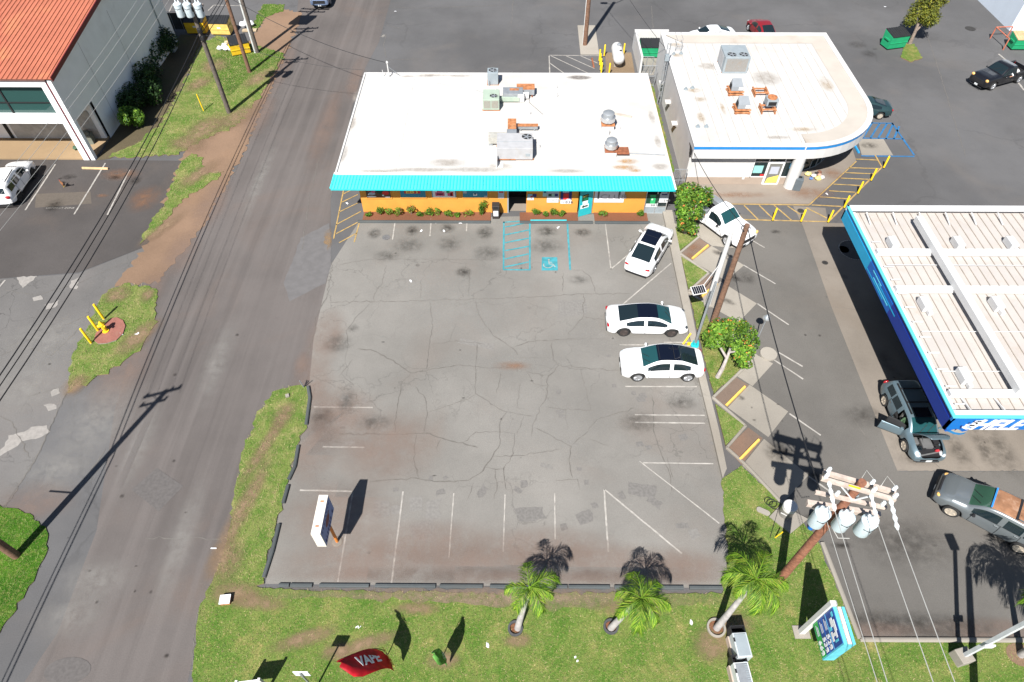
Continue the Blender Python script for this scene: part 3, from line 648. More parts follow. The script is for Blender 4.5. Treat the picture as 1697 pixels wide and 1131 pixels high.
RUST = mat("rusted_steel", (.42, .17, .07), .85, .1, .35, 4, (.55, .34, .2), .6, 1.5)
RUSTB = mat("brown_rust", (.28, .10, .05), .85, .1, .3, 4)
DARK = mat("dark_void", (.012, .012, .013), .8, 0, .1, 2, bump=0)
BLACKP = mat("black_plastic", (.02, .02, .022), .5, 0, .1, 3, spec=.4)
FIN = mat("condenser_fins", (.30, .27, .24), .7, .3, .2, 30, (.3, .18, .1), .5, 3)
YEL = mat("yellow_paint", (.78, .52, .015), .5, 0, .1, 3, (.5, .3, .04), .3, 2)
WOODP = mat("weathered_timber", (.17, .095, .062), .9, 0, .3, 6, (.26, .13, .08), .6, 1.2, .4)
WOODG = mat("grey_timber", (.12, .10, .085), .9, 0, .3, 6, (.2, .17, .14), .6, 1.2, .4)

# ------------------------------------------------------------------ orange shop with turquoise awning
YW = 38.15
shop = thing("shop_building", "low orange shop with a flat white roof and a turquoise tiled awning", "shop", (0, 44, 0))
xl, xr = -11.05, 10.95
def wx(u, v=340): return GY(u, v, YW).x
e0, e1, d0, d1, g0 = wx(841, 345), wx(872, 345), wx(957, 345), wx(980, 345), wx(1067, 345)
wl = MB()
def wbox(mb, x0, x1, y0, y1, z0, z1, m=0): mb.box(((x0 + x1) / 2, (y0 + y1) / 2, (z0 + z1) / 2), (x1 - x0, y1 - y0, z1 - z0), 0, m)
for a, b in ((xl, e0), (e1, d0), (d1, g0)): wbox(wl, a, b, YW, YW + .2, 0, 3.3)
wbox(wl, e0, e1, YW, YW + .2, 2.45, 3.3); wbox(wl, d0, d1, YW, YW + .2, 2.45, 3.3); wbox(wl, g0, xr, YW + .02, YW + .2, 2.5, 3.3)
wbox(wl, xl, xl + .2, YW + .2, 51.2, 0, 3.3); wbox(wl, xr - .2, xr, YW + 1.2, 51.2, 0, 3.3); wbox(wl, xl + .2, xr - .2, 51.0, 51.2, 0, 3.3)
wl.build("wall", W_orange, shop, world=True)
it = MB(); wbox(it, e0 - .3, e1 + .3, YW + .2, YW + 2.4, .02, .03)
it.build("entrance_floor", M_walk, shop, world=True)
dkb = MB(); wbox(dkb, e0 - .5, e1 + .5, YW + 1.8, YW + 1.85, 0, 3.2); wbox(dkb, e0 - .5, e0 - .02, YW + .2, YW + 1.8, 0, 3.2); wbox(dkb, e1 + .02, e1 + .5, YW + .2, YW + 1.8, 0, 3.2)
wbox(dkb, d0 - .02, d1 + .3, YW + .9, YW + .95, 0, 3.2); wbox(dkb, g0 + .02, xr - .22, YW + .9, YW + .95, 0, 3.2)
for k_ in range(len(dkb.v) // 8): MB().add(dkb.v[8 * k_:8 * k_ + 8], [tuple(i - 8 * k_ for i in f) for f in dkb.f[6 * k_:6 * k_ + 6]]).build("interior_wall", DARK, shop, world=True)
nb = MB(); wbox(nb, e0 + .25, e0 + .85, YW + 1.2, YW + 1.24, 1.5, 2.4); nb.build("notice_board", mat("notice_grey", (.38, .40, .42), .7), shop, world=True)
nb = MB(); wbox(nb, e0 + .98, e1 - .1, YW + 1.2, YW + 1.24, 1.4, 2.4); nb.build("notice_board", mat("notice_lilac", (.42, .40, .42), .7), shop, world=True)
jb = MB()
for x in (e0 + .04, ): wbox(jb, x - .05, x + .05, YW - .02, YW + .14, 0, 2.45)
jb.build("door_jamb", GREYU, shop, world=True)

RZ = 3.62
roof = MB(); rx0, rx1, ry0, ry1 = -12.35, 10.78, 37.72, 51.4
roof.box(((rx0 + rx1) / 2, (ry0 + ry1) / 2, RZ - .16), (rx1 - rx0, ry1 - ry0, .32))
rf = roof.build("roof", W_roof, shop, world=True)
ed = MB()
ed.box(((rx0 + rx1) / 2, ry1 - .06, RZ + .04), (rx1 - rx0, .12, .08)); ed.box((rx0 + .06, (ry0 + ry1) / 2 - .061, RZ + .04), (.12, ry1 - ry0 - .122, .08)); ed.box((rx1 - .06, (ry0 + ry1) / 2 - .061, RZ + .04), (.12, ry1 - ry0 - .122, .08))
ed.build("roof_edge", W_wall, rf, world=True)
rb = MB(); rb.box(((rx0 + rx1) / 2, ry1 + .022, RZ - .06), (rx1 - rx0 + .02, .04, .2)); rb.build("rear_trim", RUSTB, rf, world=True)
seam = MB()
for k in range(1, 14):
    y = ry0 + k * (ry1 - ry0) / 14; seam.box(((rx0 + rx1) / 2, y, RZ + .004), (rx1 - rx0 - .3, .05, .008))
for x in (-8.2, -3.6, 1.1, 5.6): seam.box((x, (ry0 + ry1) / 2, RZ + .009), (.05, ry1 - ry0 - .3, .008))
seam.build("membrane_seam", W_roof, rf, world=True)
def rstain(u, v, w, h, m, zz=RZ, parent=rf, k=0, name="roof_stain"):
    c = G(u, v, zz)
    o = MB().add([(-w / 2, -h / 2, 0), (w / 2, -h / 2, 0), (w / 2, h / 2, 0), (-w / 2, h / 2, 0)], [(0, 1, 2, 3)]).build(name, m, parent)
    f = OFF[parent.name]; o.location = (c.x - f[0], c.y - f[1], zz + .016 + .0015 * k); return o
D_roof = decal("roof_grime", (.32, .28, .24), .52, .25, 1.0, 2.4, 1.1)
D_roofd = decal("roof_dark_grime", (.17, .15, .135), .9, .35, .95, 2.2, 1.2)
D_roofr = decal("roof_rust_run", (.42, .24, .10), .9, .0, 1.0, 3.5, 1.1)
for k, (u, v, w, h, m) in enumerate(((960, 129, 2.6, .9, D_roofd), (725, 125, 2.4, .6, D_roof), (705, 126, 2.2, .7, D_roof), (675, 127, 1.6, .5, D_roof), (760, 126, 2.4, .6, D_roof), (790, 282, 5.0, .8, D_roof), (700, 282, 6, .6, D_roof), (630, 284, 4, .5, D_roof),
        (590, 160, .6, 2.4, D_roof), (583, 205, .7, 2.6, D_roof), (570, 255, .6, 2.6, D_roof), (1080, 195, .6, 2.2, D_roof), (1090, 235, .6, 2.0, D_roof), (1095, 277, 1.6, 1.0, D_roof), (940, 284, 3, .6, D_roof), (1040, 268, 2.0, .9, D_roofr), (1035, 278, 2.4, .8, D_roofr), (1052, 283, 1.2, .6, D_roofr), (830, 276, 2.2, 1.0, D_roof), (740, 270, 3, 1.2, D_roof))):
    rstain(u, v, w, h, m, k=k % 7)
# awning of barrel tiles
ya, za, yb, zb_ = 36.9, 3.0, 37.72, 3.6
ax0, ax1, bx0, bx1 = -12.62, 10.98, -12.35, 10.72
aw = MB()
aw.add([(ax0, ya, za - .02), (ax1, ya, za - .02), (bx1, yb, zb_ - .02), (bx0, yb, zb_ - .02), (ax0, ya, za - .10), (ax1, ya, za - .10), (bx1, YW - .01, za - .10), (bx0, YW - .01, za - .10)],
       [(0, 1, 2, 3), (4, 5, 1, 0), (7, 6, 5, 4), (0, 3, 7, 4), (1, 5, 6, 2)])
awn = aw.build("awning", W_turq, shop, world=True)
rl = random.Random(3)
tl = MB(); NC = 104; rows = 3
for r in range(rows):
    t0, t1 = r / rows, (r + 1) / rows + .02
    for c in range(NC):
        P = []
        lift = rl.uniform(.0, .006)
        for t, up in ((t0, .022 + lift), (min(t1, 1), .006)):
            xa = ax0 + (bx0 - ax0) * t; xb_ = ax1 + (bx1 - ax1) * t; wd = (xb_ - xa) / NC
            for s_, hh in ((.015, 0), (.16, .012), (.5, .018), (.84, .012), (.985, 0)):
                P.append((xa + wd * (c + s_), ya + (yb - ya) * t - (up + hh) * .58, za + (zb_ - za) * t + (up + hh) * .8))
        n = 5; tl.add(P, [(i, i + 1, n + i + 1, n + i) for i in range(4)] + [(0, 5, 6, 1), ])
stuff(tl.build("roof_tile", W_turq, awn, world=True, smooth=False))
cp = MB(); cp.box(((bx0 + bx1) / 2, yb + .03, RZ + .05), (bx1 - bx0 + .1, .16, .10)); cp.build("coping", W_wall, awn, world=True)
for sx, x0_, x1_ in ((-1, ax0, bx0), (1, ax1, bx1)):
    h_ = MB().beam((x0_, ya, za + .05), (x1_, yb, zb_ + .06), .12, .06); h_.build("hip_trim", W_turq if sx < 0 else W_wall, awn, world=True)

# windows with posters
def panel(mb, u0, v0, u1, v1, proud, m=0, y=YW, thick=.02):
    a, b = GY(u0, v0, y - proud), GY(u1, v1, y - proud)
    wbox(mb, a.x, b.x, y - proud, y - proud + thick, b.z, a.z, m); return a, b
def flat(name, col, rough=.6): return mat(name, col, rough, 0, .03, 3, bump=0)
P_teal, P_red, P_white, P_navy, P_yel, P_green, P_dark, P_pink, P_grey, P_brown = (flat("print_teal", (.04, .22, .32)), flat("print_red", (.55, .03, .03)), flat("print_white", (.72, .72, .74)), flat("print_navy", (.02, .025, .13)),
    flat("print_yellow", (.75, .60, .12)), flat("print_green", (.03, .36, .12)), flat("print_dark_green", (.012, .05, .03)), flat("print_pink", (.55, .10, .18)), flat("print_grey", (.40, .42, .48)), flat("print_brown", (.10, .05, .03)))
def window(u0, u1, vb, face):
    a, b = GY(u0, 327, YW), GY(u1, 327, YW); zb1 = GY((u0 + u1) / 2, vb, YW - .05).z; zt = 2.55
    fm = MB(); wbox(fm, a.x - .06, b.x + .06, YW - .06, YW, zb1 - .07, zb1); wbox(fm, a.x - .06, a.x, YW - .05, YW, zb1, zt); wbox(fm, b.x, b.x + .06, YW - .05, YW, zb1, zt); wbox(fm, a.x - .06, b.x + .06, YW - .05, YW, zt, zt + .06)
    w_ = fm.build("window", W_orange, shop, world=True)
    p_ = MB(); wbox(p_, a.x, b.x, YW - .03, YW - .008, zb1, zt); p_.build("poster", face, w_, world=True)
    return w_, a.x, b.x, zb1, zt
w1 = window(608, 648.5, 328.5, P_brown); w2 = window(664.5, 706, 328, P_teal); w3 = window(716.5, 756.5, 328, P_white); w4 = window(767.5, 808, 328, P_teal)
def art(win, items):
    w_, xa, xb, z0, z1 = win
    for x0, x1, a, b, m in items:
        q = MB(); wbox(q, xa + (xb - xa) * x0, xa + (xb - xa) * x1, YW - .036, YW - .030, z0 + (z1 - z0) * a, z0 + (z1 - z0) * b); q.build("poster_print", m, w_, world=True)
for (cx_, cz, r1, r2, m) in ((.12, .62, .10, .16, P_red), (.30, .55, .10, .2, P_pink), (.24, .30, .14, .1, P_grey), (.55, .55, .13, .25, P_dark), (.80, .35, .14, .15, P_red), (.88, .75, .10, .16, P_grey), (.10, .25, .03, .05, P_white), (.68, .18, .04, .06, P_white), (.2, .09, .2, .05, P_white), (.85, .06, .12, .05, P_white)):
    w_, xa, xb, z0, z1 = w1; q = MB(); ww = xb - xa; hh = z1 - z0
    q.add([(xa + ww * min(.99, max(.01, cx_ + r1 * math.cos(t))), YW - .034 - .0005 * (hash((cx_, cz)) % 7), z0 + hh * min(.98, max(.02, cz + r2 * math.sin(t)))) for t in [k * math.pi / 7 for k in range(14)]], [tuple(range(14))])
    q.build("poster_print", m, w_, world=True)
art(w2, ((.16, .80, .30, 1.0, P_red),))
zz = w2[3]; ph = w2[4] - w2[3]
text("EBT", "lettering", P_yel, w2[0], ((w2[1] + w2[2]) / 2 - .02, YW - .042, zz + ph * .33), (1, 0, 0), (0, 0, 1), .34, .003, align='CENTER', sx=1.25, bold=.02)
text("WE ACCEPT", "lettering", P_white, w2[0], ((w2[1] + w2[2]) / 2 - .02, YW - .042, zz + ph * .66), (1, 0, 0), (0, 0, 1), .2, .003, align='CENTER', sx=1.1, bold=.01)
art(w3, ((.0, .03, 0, 1, P_teal), (.96, 1, 0, 1, P_teal), (.14, .52, .12, .40, P_pink), (.22, .44, .40, .50, P_pink), (.32, .34, .5, .62, P_pink), (.64, .82, .12, .34, P_pink), (.60, .74, .34, .50, P_green), (.76, .88, .10, .42, P_red), (.2, .46, .22, .30, P_white)))
art(w4, ((.02, .16, .30, .85, P_grey), (.16, .84, .48, .9, P_dark), (.22, .78, .56, .66, P_green), (.3, .7, .76, .86, P_green), (.84, .98, .5, .8, P_grey), (.86, .99, .02, .14, P_grey), (.42, .58, .14, .30, P_white), (.46, .54, .22, .32, P_teal)))
def sign_board(items, name="poster_board", proud=.03):
    """first item is the board itself, the rest is flat print on it"""
    root = None
    for i, (u0, v0, u1, v1, m) in enumerate(items):
        q = MB(); panel(q, u0, v0, u1, v1, proud + .004 * i, thick=.018 if i == 0 else .003); o = q.build(name if i == 0 else "poster_print", m, shop if i == 0 else root, world=True)
        if i == 0: root = o
    return root
sign_board(((825, 306, 835.5, 329, P_grey), (827, 315, 834, 320, P_red)))
sign_board(((874, 327, 884.5, 332, P_white), (874.5, 322, 882, 327, flat("print_sky", (.2, .4, .5))), (883, 322, 889, 327, P_navy), (879, 325, 882, 328, P_red), (880, 329, 882, 330, P_teal)))
sign_board(((900, 314, 906, 326, flat("print_pale_teal", (.35, .5, .5))), (901, 317, 905, 320, P_navy)))
s1 = sign_board(((907, 314, 925.5, 336, P_grey), (907, 328, 925.5, 336, P_white), (909, 321.5, 914, 326, P_dark), (919.5, 321.5, 924.5, 326, P_navy), (914.5, 321.5, 919, 326, flat("print_mint", (.3, .45, .38)))))
s2 = sign_board(((929, 331.5, 946.5, 338, P_white), (930, 308, 947, 331.5, P_navy), (934, 321, 942, 331.5, P_red), (933, 317, 943, 320, P_grey), (939, 330, 945, 331.8, P_white)))
GREYINK = flat("price_ink", (.10, .10, .10)); GREYINK2 = flat("pale_price_ink", (.36, .38, .34))
def wtext(body, m, u, v, h, parent, y=YW - .06, **k):
    return text(body, "lettering", m, parent, GY(u, v, y), (1, 0, 0), (0, 0, 1), h, .002, **k)
wtext("878", GREYINK2, 913, 334.6, .24, s1, sx=1.3); wtext("1836", GREYINK, 932, 337, .21, s2, sx=1.3)
club = sign_board(((987, 312, 1033, 336, flat("print_lilac", (.66, .63, .66))),), "club_sign")
wtext("CLUB", flat("print_grey_letters", (.36, .35, .36)), 994, 329.5, .36, club, sx=1.55)
fr = MB()
for q in ((992, 313, 992.6, 330), (1026.5, 313, 1027.1, 330)): panel(fr, *q, .052, thick=.003)
fr.build("poster_print", GREYINK, club, world=True)
# turquoise door, standing ajar
hinge = Vector((d1 - .02, YW - .02, 0)); dd = Vector((-(d1 - d0) * .97, -.42, 0)).normalized(); dw = 1.02
dm = MB(); up_ = Vector((0, 0, 1)); nrm = Vector((dd.y, -dd.x, 0))
if nrm.y > 0: nrm = -nrm
def dbox(mb, s0, s1, z0, z1, n0, n1):
    P = [hinge + dd * s_ + up_ * z_ + nrm * n_ for n_ in (n0, n1) for s_, z_ in ((s0, z0), (s1, z0), (s1, z1), (s0, z1))]
    mb.add(P, [(0, 1, 2, 3), (7, 6, 5, 4), (0, 4, 5, 1), (1, 5, 6, 2), (2, 6, 7, 3), (3, 7, 4, 0)])
dbox(dm, 0, dw, .03, 2.4, 0, .05); door = dm.build("door", W_turqd, shop, world=True)
for s0, s1, z0, z1, m in ((.34, .86, 1.35, 1.9, P_dark), (.40, .80, 1.42, 1.58, P_green), (.40, .80, 1.7, 1.82, P_yel), (.36, .78, 1.05, 1.33, P_white)):
    q = MB(); dbox(q, s0, s1, z0, z1, .05, .056); q.build("door_sign", m, door, world=True)
q = MB(); dbox(q, .26, .92, .70, 1.02, .05, .058); q.build("door_sign", P_white, door, world=True)
q = MB(); P = [hinge + dd * s_ + up_ * z_ + nrm * .064 for s_, z_ in ((.86, .86), (.66, 1.0), (.66, .92), (.34, .94), (.34, .80), (.66, .80), (.66, .73))]
q.add(P, [tuple(range(7))]); q.build("arrow", P_dark, door, world=True)
q = MB(); dbox(q, -.06, 0, 0, 2.45, -.04, .06); dbox(q, dw + .05, dw + .08, 0, .05, -.04, .06); q.build("door_frame", ALU, shop, world=True)
# glazed kiosk at the right corner
kx0, kx1 = g0, xr - .02
kf = MB()
for x in (kx0 + .03, (kx0 + kx1) / 2, kx1 - .03): wbox(kf, x - .03, x + .03, YW - .05, YW, 0, 2.5)
for z0, z1 in ((.0, .05), (.62, .68), (1.05, 1.12), (2.44, 2.5)): wbox(kf, kx0, kx1, YW - .045, YW - .004, z0, z1)
kf = kf.build("storefront_frame", ALU, shop, world=True)
q = MB(); wbox(q, kx0, kx1, YW - .02, YW - .002, .05, .62); q.build("storefront_panel", GREYU, kf, world=True)
q = MB(); wbox(q, kx0, kx1, YW - .02, YW - .002, .68, 2.44); q.build("storefront_glass", GLASS, kf, world=True)
k1 = sign_board(((1071, 336.5, 1089, 343.5, P_white), (1073, 322, 1089.5, 338, P_dark), (1079, 328, 1085, 338, P_green), (1078, 324, 1087, 326.5, P_green), (1080, 330, 1082, 332, P_white)), proud=.06)
wtext("1883", GREYINK, 1073.5, 342.2, .2, k1, y=YW - .09, sx=1.25)
k2 = sign_board(((1093, 330, 1106, 336, P_white), (1094.5, 321, 1107.5, 330, P_grey), (1096, 318.5, 1106, 321.2, P_grey), (1097, 321.8, 1106, 323.8, P_navy)), proud=.06)
wtext("1399", GREYINK, 1095, 334.6, .2, k2, y=YW - .09, sx=1.2)

# roof furniture -----------------------------------------------------
def box_unit(name, label, c, d, m, rz=0, fans=(), grilles=(), parts=(), zbase=RZ, group=None, legs=True, cat="air conditioner"):
    """rooftop unit: casing, fan rings (x, y, r in local metres), grilles (side '-y' rectangles), curb feet"""
    t = thing(name, label, cat, (c[0], c[1], zbase), rz, group); w, l, h = d; z0 = .12 if legs else .0
    MB().box((0, 0, z0 + h / 2), (w, l, h)).build("casing", m, t, bevel=.02)
    if legs:
        for y in (-l * .42, l * .42): MB().box((0, y, .06), (w * 1.06, .10, .12)).build("skid", RUST, t)
    for x, y, r in fans:
        f = MB().lathe([(r, z0 + h), (r, z0 + h + .05), (r * .9, z0 + h + .05), (r * .9, z0 + h + .012)], (x, y, 0), 20).build("fan_guard", m, t, smooth=True)
        MB().lathe([(r * .88, 0), (r * .88, .004)], (x, y, z0 + h + .014), 20).build("fan_well", DARK, f)
        b = MB()
        for k in range(5):
            a = 2 * math.pi * k / 5; b.box((x + r * .48 * math.cos(a), y + r * .48 * math.sin(a), z0 + h + .028), (r * .66, r * .26, .012), a)
        b.lathe([(r * .2, 0), (r * .2, .03)], (x, y, z0 + h + .022), 10); b.build("fan_blades", GALV, f)
    for x0, x1, za_, zb1 in grilles:
        g = MB().box(((x0 + x1) / 2, -l / 2 - .006, z0 + (za_ + zb1) / 2), (x1 - x0, .012, zb1 - za_)).build("coil_grille", FIN, t)
        ln_ = MB(); k = max(3, int((x1 - x0) / .07))
        for i in range(k + 1): ln_.box((x0 + (x1 - x0) * i / k, -l / 2 - .017, z0 + (za_ + zb1) / 2), (.014, .01, zb1 - za_))
        ln_.build("grille_bars", m, g)
    for nm, c_, d_, mm in parts: MB().box(c_, d_, 0).build(nm, mm, t)
    return t
def at_roof(u, v, z=RZ): return G(u, v, z)
c = G(817, 139, RZ); box_unit("condenser_unit", "small grey blue condenser on the rear edge of the shop roof", (c.x, c.y + .2), (.85, .85, 1.0), GREYU, fans=((0, 0, .36),), legs=False, parts=(("pipe_cover", (-.3, -.5, .2), (.08, .12, .4), GALV), ("base_frame", (0, 0, .012), (.95, .95, .02), RUST)))
c = G(814, 185, RZ); box_unit("rooftop_unit", "pale green air conditioner with two rusty coil panels on the shop roof", (c.x, c.y + .75), (1.25, 1.5, .85), GREENU, fans=((.2, -.25, .33),), grilles=((-.55, -.04, .15, .75), (.04, .55, .15, .75)))
c = G(850, 172, RZ); dt = thing("duct", "grey sheet metal duct joining the pale green unit to a rusty hood", "duct", (c.x, c.y + .55, RZ))
MB().box((0, .15, .42), (1.55, 1.0, .55)).build("duct_body", GALV, dt, bevel=.02); MB().box((-.25, -.35, .28), (1.5, .25, .32)).build("duct_side", GREENU, dt); MB().box((.1, .30, .705), (.7, .3, .01)).build("patch_plate", RUST, dt); MB().box((.62, -.2, .35), (.5, .4, .6)).build("end_box", W_wall, dt)
c = G(871, 163, RZ); ht = thing("exhaust_hood", "rust topped metal exhaust hood right of the grey duct", "vent", (c.x, c.y + .45, RZ))
MB().box((0, .1, .4), (1.35, .8, .45)).build("hood_body", GALV, ht); MB().box((0, .12, .64), (1.4, .84, .03)).build("hood_top", RUST, ht); MB().box((.05, -.5, .25), (.4, .4, .3)).build("junction_box", W_wall, ht)
for x in (-.5, .5): MB().box((x, 0, .09), (.08, .7, .18)).build("foot", RUSTB, ht)
c = G(853, 268, RZ); box_unit("rooftop_unit", "large pale grey air conditioner near the front of the shop roof", (c.x, c.y + 1.0), (2.5, 1.9, .9), BEIGE, fans=((.85, .45, .40),),
    parts=(("lid_seam", (0, -.15, 1.024), (2.5, .03, .012), GREYU), ("access_panel", (.9, -.958, .5), (.3, .02, .2), GREYU), ("rust_strip", (-.5, -.96, .14), (1.1, .02, .06), RUST)))
c = G(841, 236, RZ); dt = thing("duct", "stained metal duct rising behind the large pale grey unit", "duct", (c.x, c.y, RZ))
MB().box((-.6, -.15, .45), (1.5, .7, .5)).build("duct_body", mat("stained_duct", (.45, .44, .40), .6, .2, .2, 3, (.4, .24, .14), .6, 1.2), dt); MB().box((-1.2, -.15, .2), (.3, .6, .4)).build("drop_leg", GALV, dt)
MB().box((.3, 0, .55), (.7, .7, .6)).build("riser", GALV, dt)
for k in range(3): MB().box((.32, .58 + .52 * k, .52), (.62, .48, .5)).build("duct_section", RUST, dt, bevel=.01)
MB().box((1.25, -.1, .3), (1.0, .8, .3)).build("drain_pan", RUST, dt)
c = G(874, 216, RZ); o = MB().box((c.x, c.y, RZ + .28), (1.5, .3, .26)); o.box((c.x, c.y, RZ + .42), (1.56, .36, .02), 0, 1); o.box((c.x - .5, c.y, RZ + .08), (.1, .3, .16)); o.box((c.x + .5, c.y, RZ + .08), (.1, .3, .16))
tag(rehome(o.build("duct", [GALV, RUST])), "short low duct with a rusty cap beside the stained riser", "duct")
c = G(823, 276, RZ); o = MB().box((c.x, c.y + .1, RZ + .32), (.1, .7, .64)); o.box((c.x + .22, c.y + .1, RZ + .03), (.5, .6, .05))
tag(rehome(o.build("roof_panel", W_wall)), "thin upright white panel left of the large pale grey unit", "panel")
def exhaust_fan(u, v, r, h, label, base_m, tall):
    c = G(u, v, RZ); t = thing("exhaust_fan", label, "exhaust fan", (c.x, c.y, RZ))
    MB().box((0, 0, tall * .5), (r * 1.7, r * 1.7, tall)).build("curb", W_wall, t); MB().box((0, 0, tall + .05), (r * 1.85, r * 1.85, .1)).build("curb_cap", base_m, t)
    z0 = tall + .1
    MB().lathe([(r * .75, z0), (r * 1.0, z0 + .12), (r * 1.02, z0 + h * .55), (r * .86, z0 + h * .58)], n=24).build("bowl", ALU, t, smooth=True)
    MB().lathe([(r * .80, z0 + h * .5), (r * .82, z0 + h * .9), (r * .6, z0 + h)], n=24).build("motor_dome", GALV, t, smooth=True); return t
exhaust_fan(1006, 212, .52, .8, "taller aluminium exhaust fan on a rusty curb with a small motor box in front", RUST, .4)
c = G(1005, 219, RZ); o = MB().box((c.x, c.y - .35, RZ + .25), (.28, .3, .5)); tag(rehome(o.build("motor_box", W_wall)), "small white box standing between the two round exhaust fans", "box")
exhaust_fan(1011, 256, .46, .75, "lower aluminium exhaust fan beside a brown grease tray", RUSTB, .4)
c = G(1031, 256, RZ); o = MB().box((c.x, c.y, RZ + .30), (.85, .75, .1)); o.box((c.x, c.y, RZ + .14), (.12, .12, .26), 0, 1); tag(rehome(o.build("grease_tray", [RUSTB, W_wall])), "brown rusty grease tray leaking rust onto the white roof", "tray")
o = MB().tube([G(1040, 254, RZ + .06), G(1102, 257, RZ + .06)], .03, 6); o = tag(rehome(o.build("drain_pipe", GALV)), "thin pipe running from the grease tray to the roof edge", "pipe")
o = MB().beam(G(1016, 188, RZ + .06), G(1047, 194, RZ + .06), .16, .1); tag(rehome(o.build("timber", mat("grey_board", (.42, .36, .31), .85))), "loose grey board lying behind the taller exhaust fan", "board")
for (u, v, s_), wh_ in zip(((921, 146, .3), (921, 160, .35), (878, 190, .14), (822, 151, .12), (893, 245, .16), (1026, 215, .15)), ("far one right of the rusty hood", "near one right of the rusty hood", "tiny one in front of the rusty hood", "tiny one behind the pale green unit", "right of the large pale grey unit", "right of the taller exhaust fan")):
    c = G(u, v, RZ); o = MB().lathe([(s_ * .5, 0), (s_ * .5, .14), (s_ * .3, .16), (s_ * .3, .30)], (c.x, c.y, RZ), 10)
    tag(rehome(o.build("roof_vent", W_wall)), "small white vent stub on the shop roof, " + wh_, "vent", "vent stubs on the shop roof")
c = G(645, 128, RZ); mast = thing("service_mast", "white service mast with a brace at the rear left of the shop roof", "mast", (c.x, c.y, RZ))
MB().tube([(0, 0, 0), (0, 0, 1.15)], .05, 8).build("pole", W_wall, mast); MB().lathe([(.08, 0), (.1, .1), (.03, .2)], (0, 0, 1.15), 10).build("weather_head", W_wall, mast)
MB().tube([(0, 0, .9), (.9, .2, 0)], .02, 6).build("brace", GALV, mast); MB().tube([(-.45, .1, 0), (-.5, .1, .55)], .025, 6).build("stub", W_wall, mast)
o = MB().tube([G(900, 190, RZ + .03), G(877, 170, RZ + .03), G(879, 150, RZ + .03)], .012, 5); tag(rehome(o.build("cable", BLACKP)), "thin dark cable lying on the shop roof beside the rusty hood", "cable")
o = MB().tube([G(655, 127, RZ + .03), G(720, 137, RZ + .03), G(790, 150, RZ + .03), G(812, 158, RZ + .03)], .012, 5); tag(rehome(o.build("cable", GALV)), "thin pale cable lying across the rear left of the shop roof", "cable")

# ------------------------------------------------------------------ white convenience store with the rounded corner
Y0, Y1, X0, X1 = 41.0, 58.3, 12.82, 27.3; RAD = 6.4; CZ = 3.8
store = thing("store_building", "white convenience store with a blue band, a rounded corner and a flat roof", "store", (20, 50, 0))
def outline(inset=0, n=14):
    r = RAD - inset; cx_, cy_ = X1 - RAD, Y0 + RAD
    return [(X0 + inset, Y1 - inset), (X0 + inset, Y0 + inset)] + [(cx_ + r * math.sin(t), cy_ - r * math.cos(t)) for t in [math.pi / 2 * k / n for k in range(n + 1)]] + [(X1 - inset, Y1 - inset)]
M_band = mat("blue_band_paint", (.015, .20, .52), .5, 0, .06, 2)
M_cream = mat("cream_roof_sheet", (.42, .38, .335), .75, 0, .06, .6, S(180, 150, 120, .6), .4, .4, .1)
def ring_wall(mb, po, pi_, z0, z1, skip=()):
    n = len(po); b = len(mb.v)
    for p in po: mb.v += [(p[0], p[1], z0), (p[0], p[1], z1)]
    for p in pi_: mb.v += [(p[0], p[1], z0), (p[0], p[1], z1)]
    o = 2 * n
    for i in range(n):
        if i in skip: continue
        j = (i + 1) % n; q = lambda k, r, t: b + r * o + 2 * k + t
        for f in ((q(i, 0, 0), q(j, 0, 0), q(j, 0, 1), q(i, 0, 1)), (q(i, 1, 1), q(j, 1, 1), q(j, 1, 0), q(i, 1, 0)), (q(i, 0, 1), q(j, 0, 1), q(j, 1, 1), q(i, 1, 1)), (q(i, 1, 0), q(j, 1, 0), q(j, 0, 0), q(i, 0, 0))):
            mb.f.append(f[::-1] if False else f); mb.m.append(0)
fas = MB(); ring_wall(fas, outline(0), outline(.30), 2.72, CZ - .30); fas.build("fascia", W_wall, store, world=True)
bnd = MB(); ring_wall(bnd, outline(-.02), outline(.28), CZ - .30, CZ - .06, skip=(0, len(outline()) - 2, len(outline()) - 1)); bnd.build("blue_band", M_band, store, world=True)
bnd2 = MB(); ring_wall(bnd2, outline(0), outline(.28), CZ - .30, CZ - .06, skip=tuple(range(1, len(outline()) - 2))); bnd2.build("coping_band", W_wall, store, world=True)
cop = MB(); ring_wall(cop, outline(-.05), outline(.36), CZ - .06, CZ); cop.build("coping", W_wall, store, world=True)
op = outline(.30); rfs = MB(); rfs.prism(op, CZ - .30, CZ - .14); srf = rfs.build("roof", W_roof, store, world=True)
# raised cream sheet border on rear, right and rounded sides
brd = MB(); o_out, o_in = outline(.36), outline(1.7)
n = len(o_out)
for i in list(range(2, n)) :
    j = (i + 1) % n; b = len(brd.v)
    if i == 1: continue
    brd.v += [(*o_out[i], CZ - .05), (*o_out[j], CZ - .05), (*o_in[j], CZ - .115), (*o_in[i], CZ - .115)]; brd.f.append((b, b + 1, b + 2, b + 3)); brd.m.append(0)
brd.build("roof_border", M_cream, srf, world=True)
sm = MB()
for k in range(1, 17):
    x = X0 + .5 + k * (X1 - X0 - 2) / 17; yb1 = Y0 + .6 + (max(0, x - (X1 - RAD)) ** 2) / (2.0 * RAD) * 1.2
    sm.box((x, (yb1 + Y1 - 1.8) / 2, CZ - .135), (.04, Y1 - 1.8 - yb1, .012))
sm.build("roof_seam", mat("seam_grey", (.38, .35, .32), .8), srf, world=True)
D_tan = decal("roof_tan_run", (.36, .26, .15), .7, 0, 1.0, 1.8, .9)
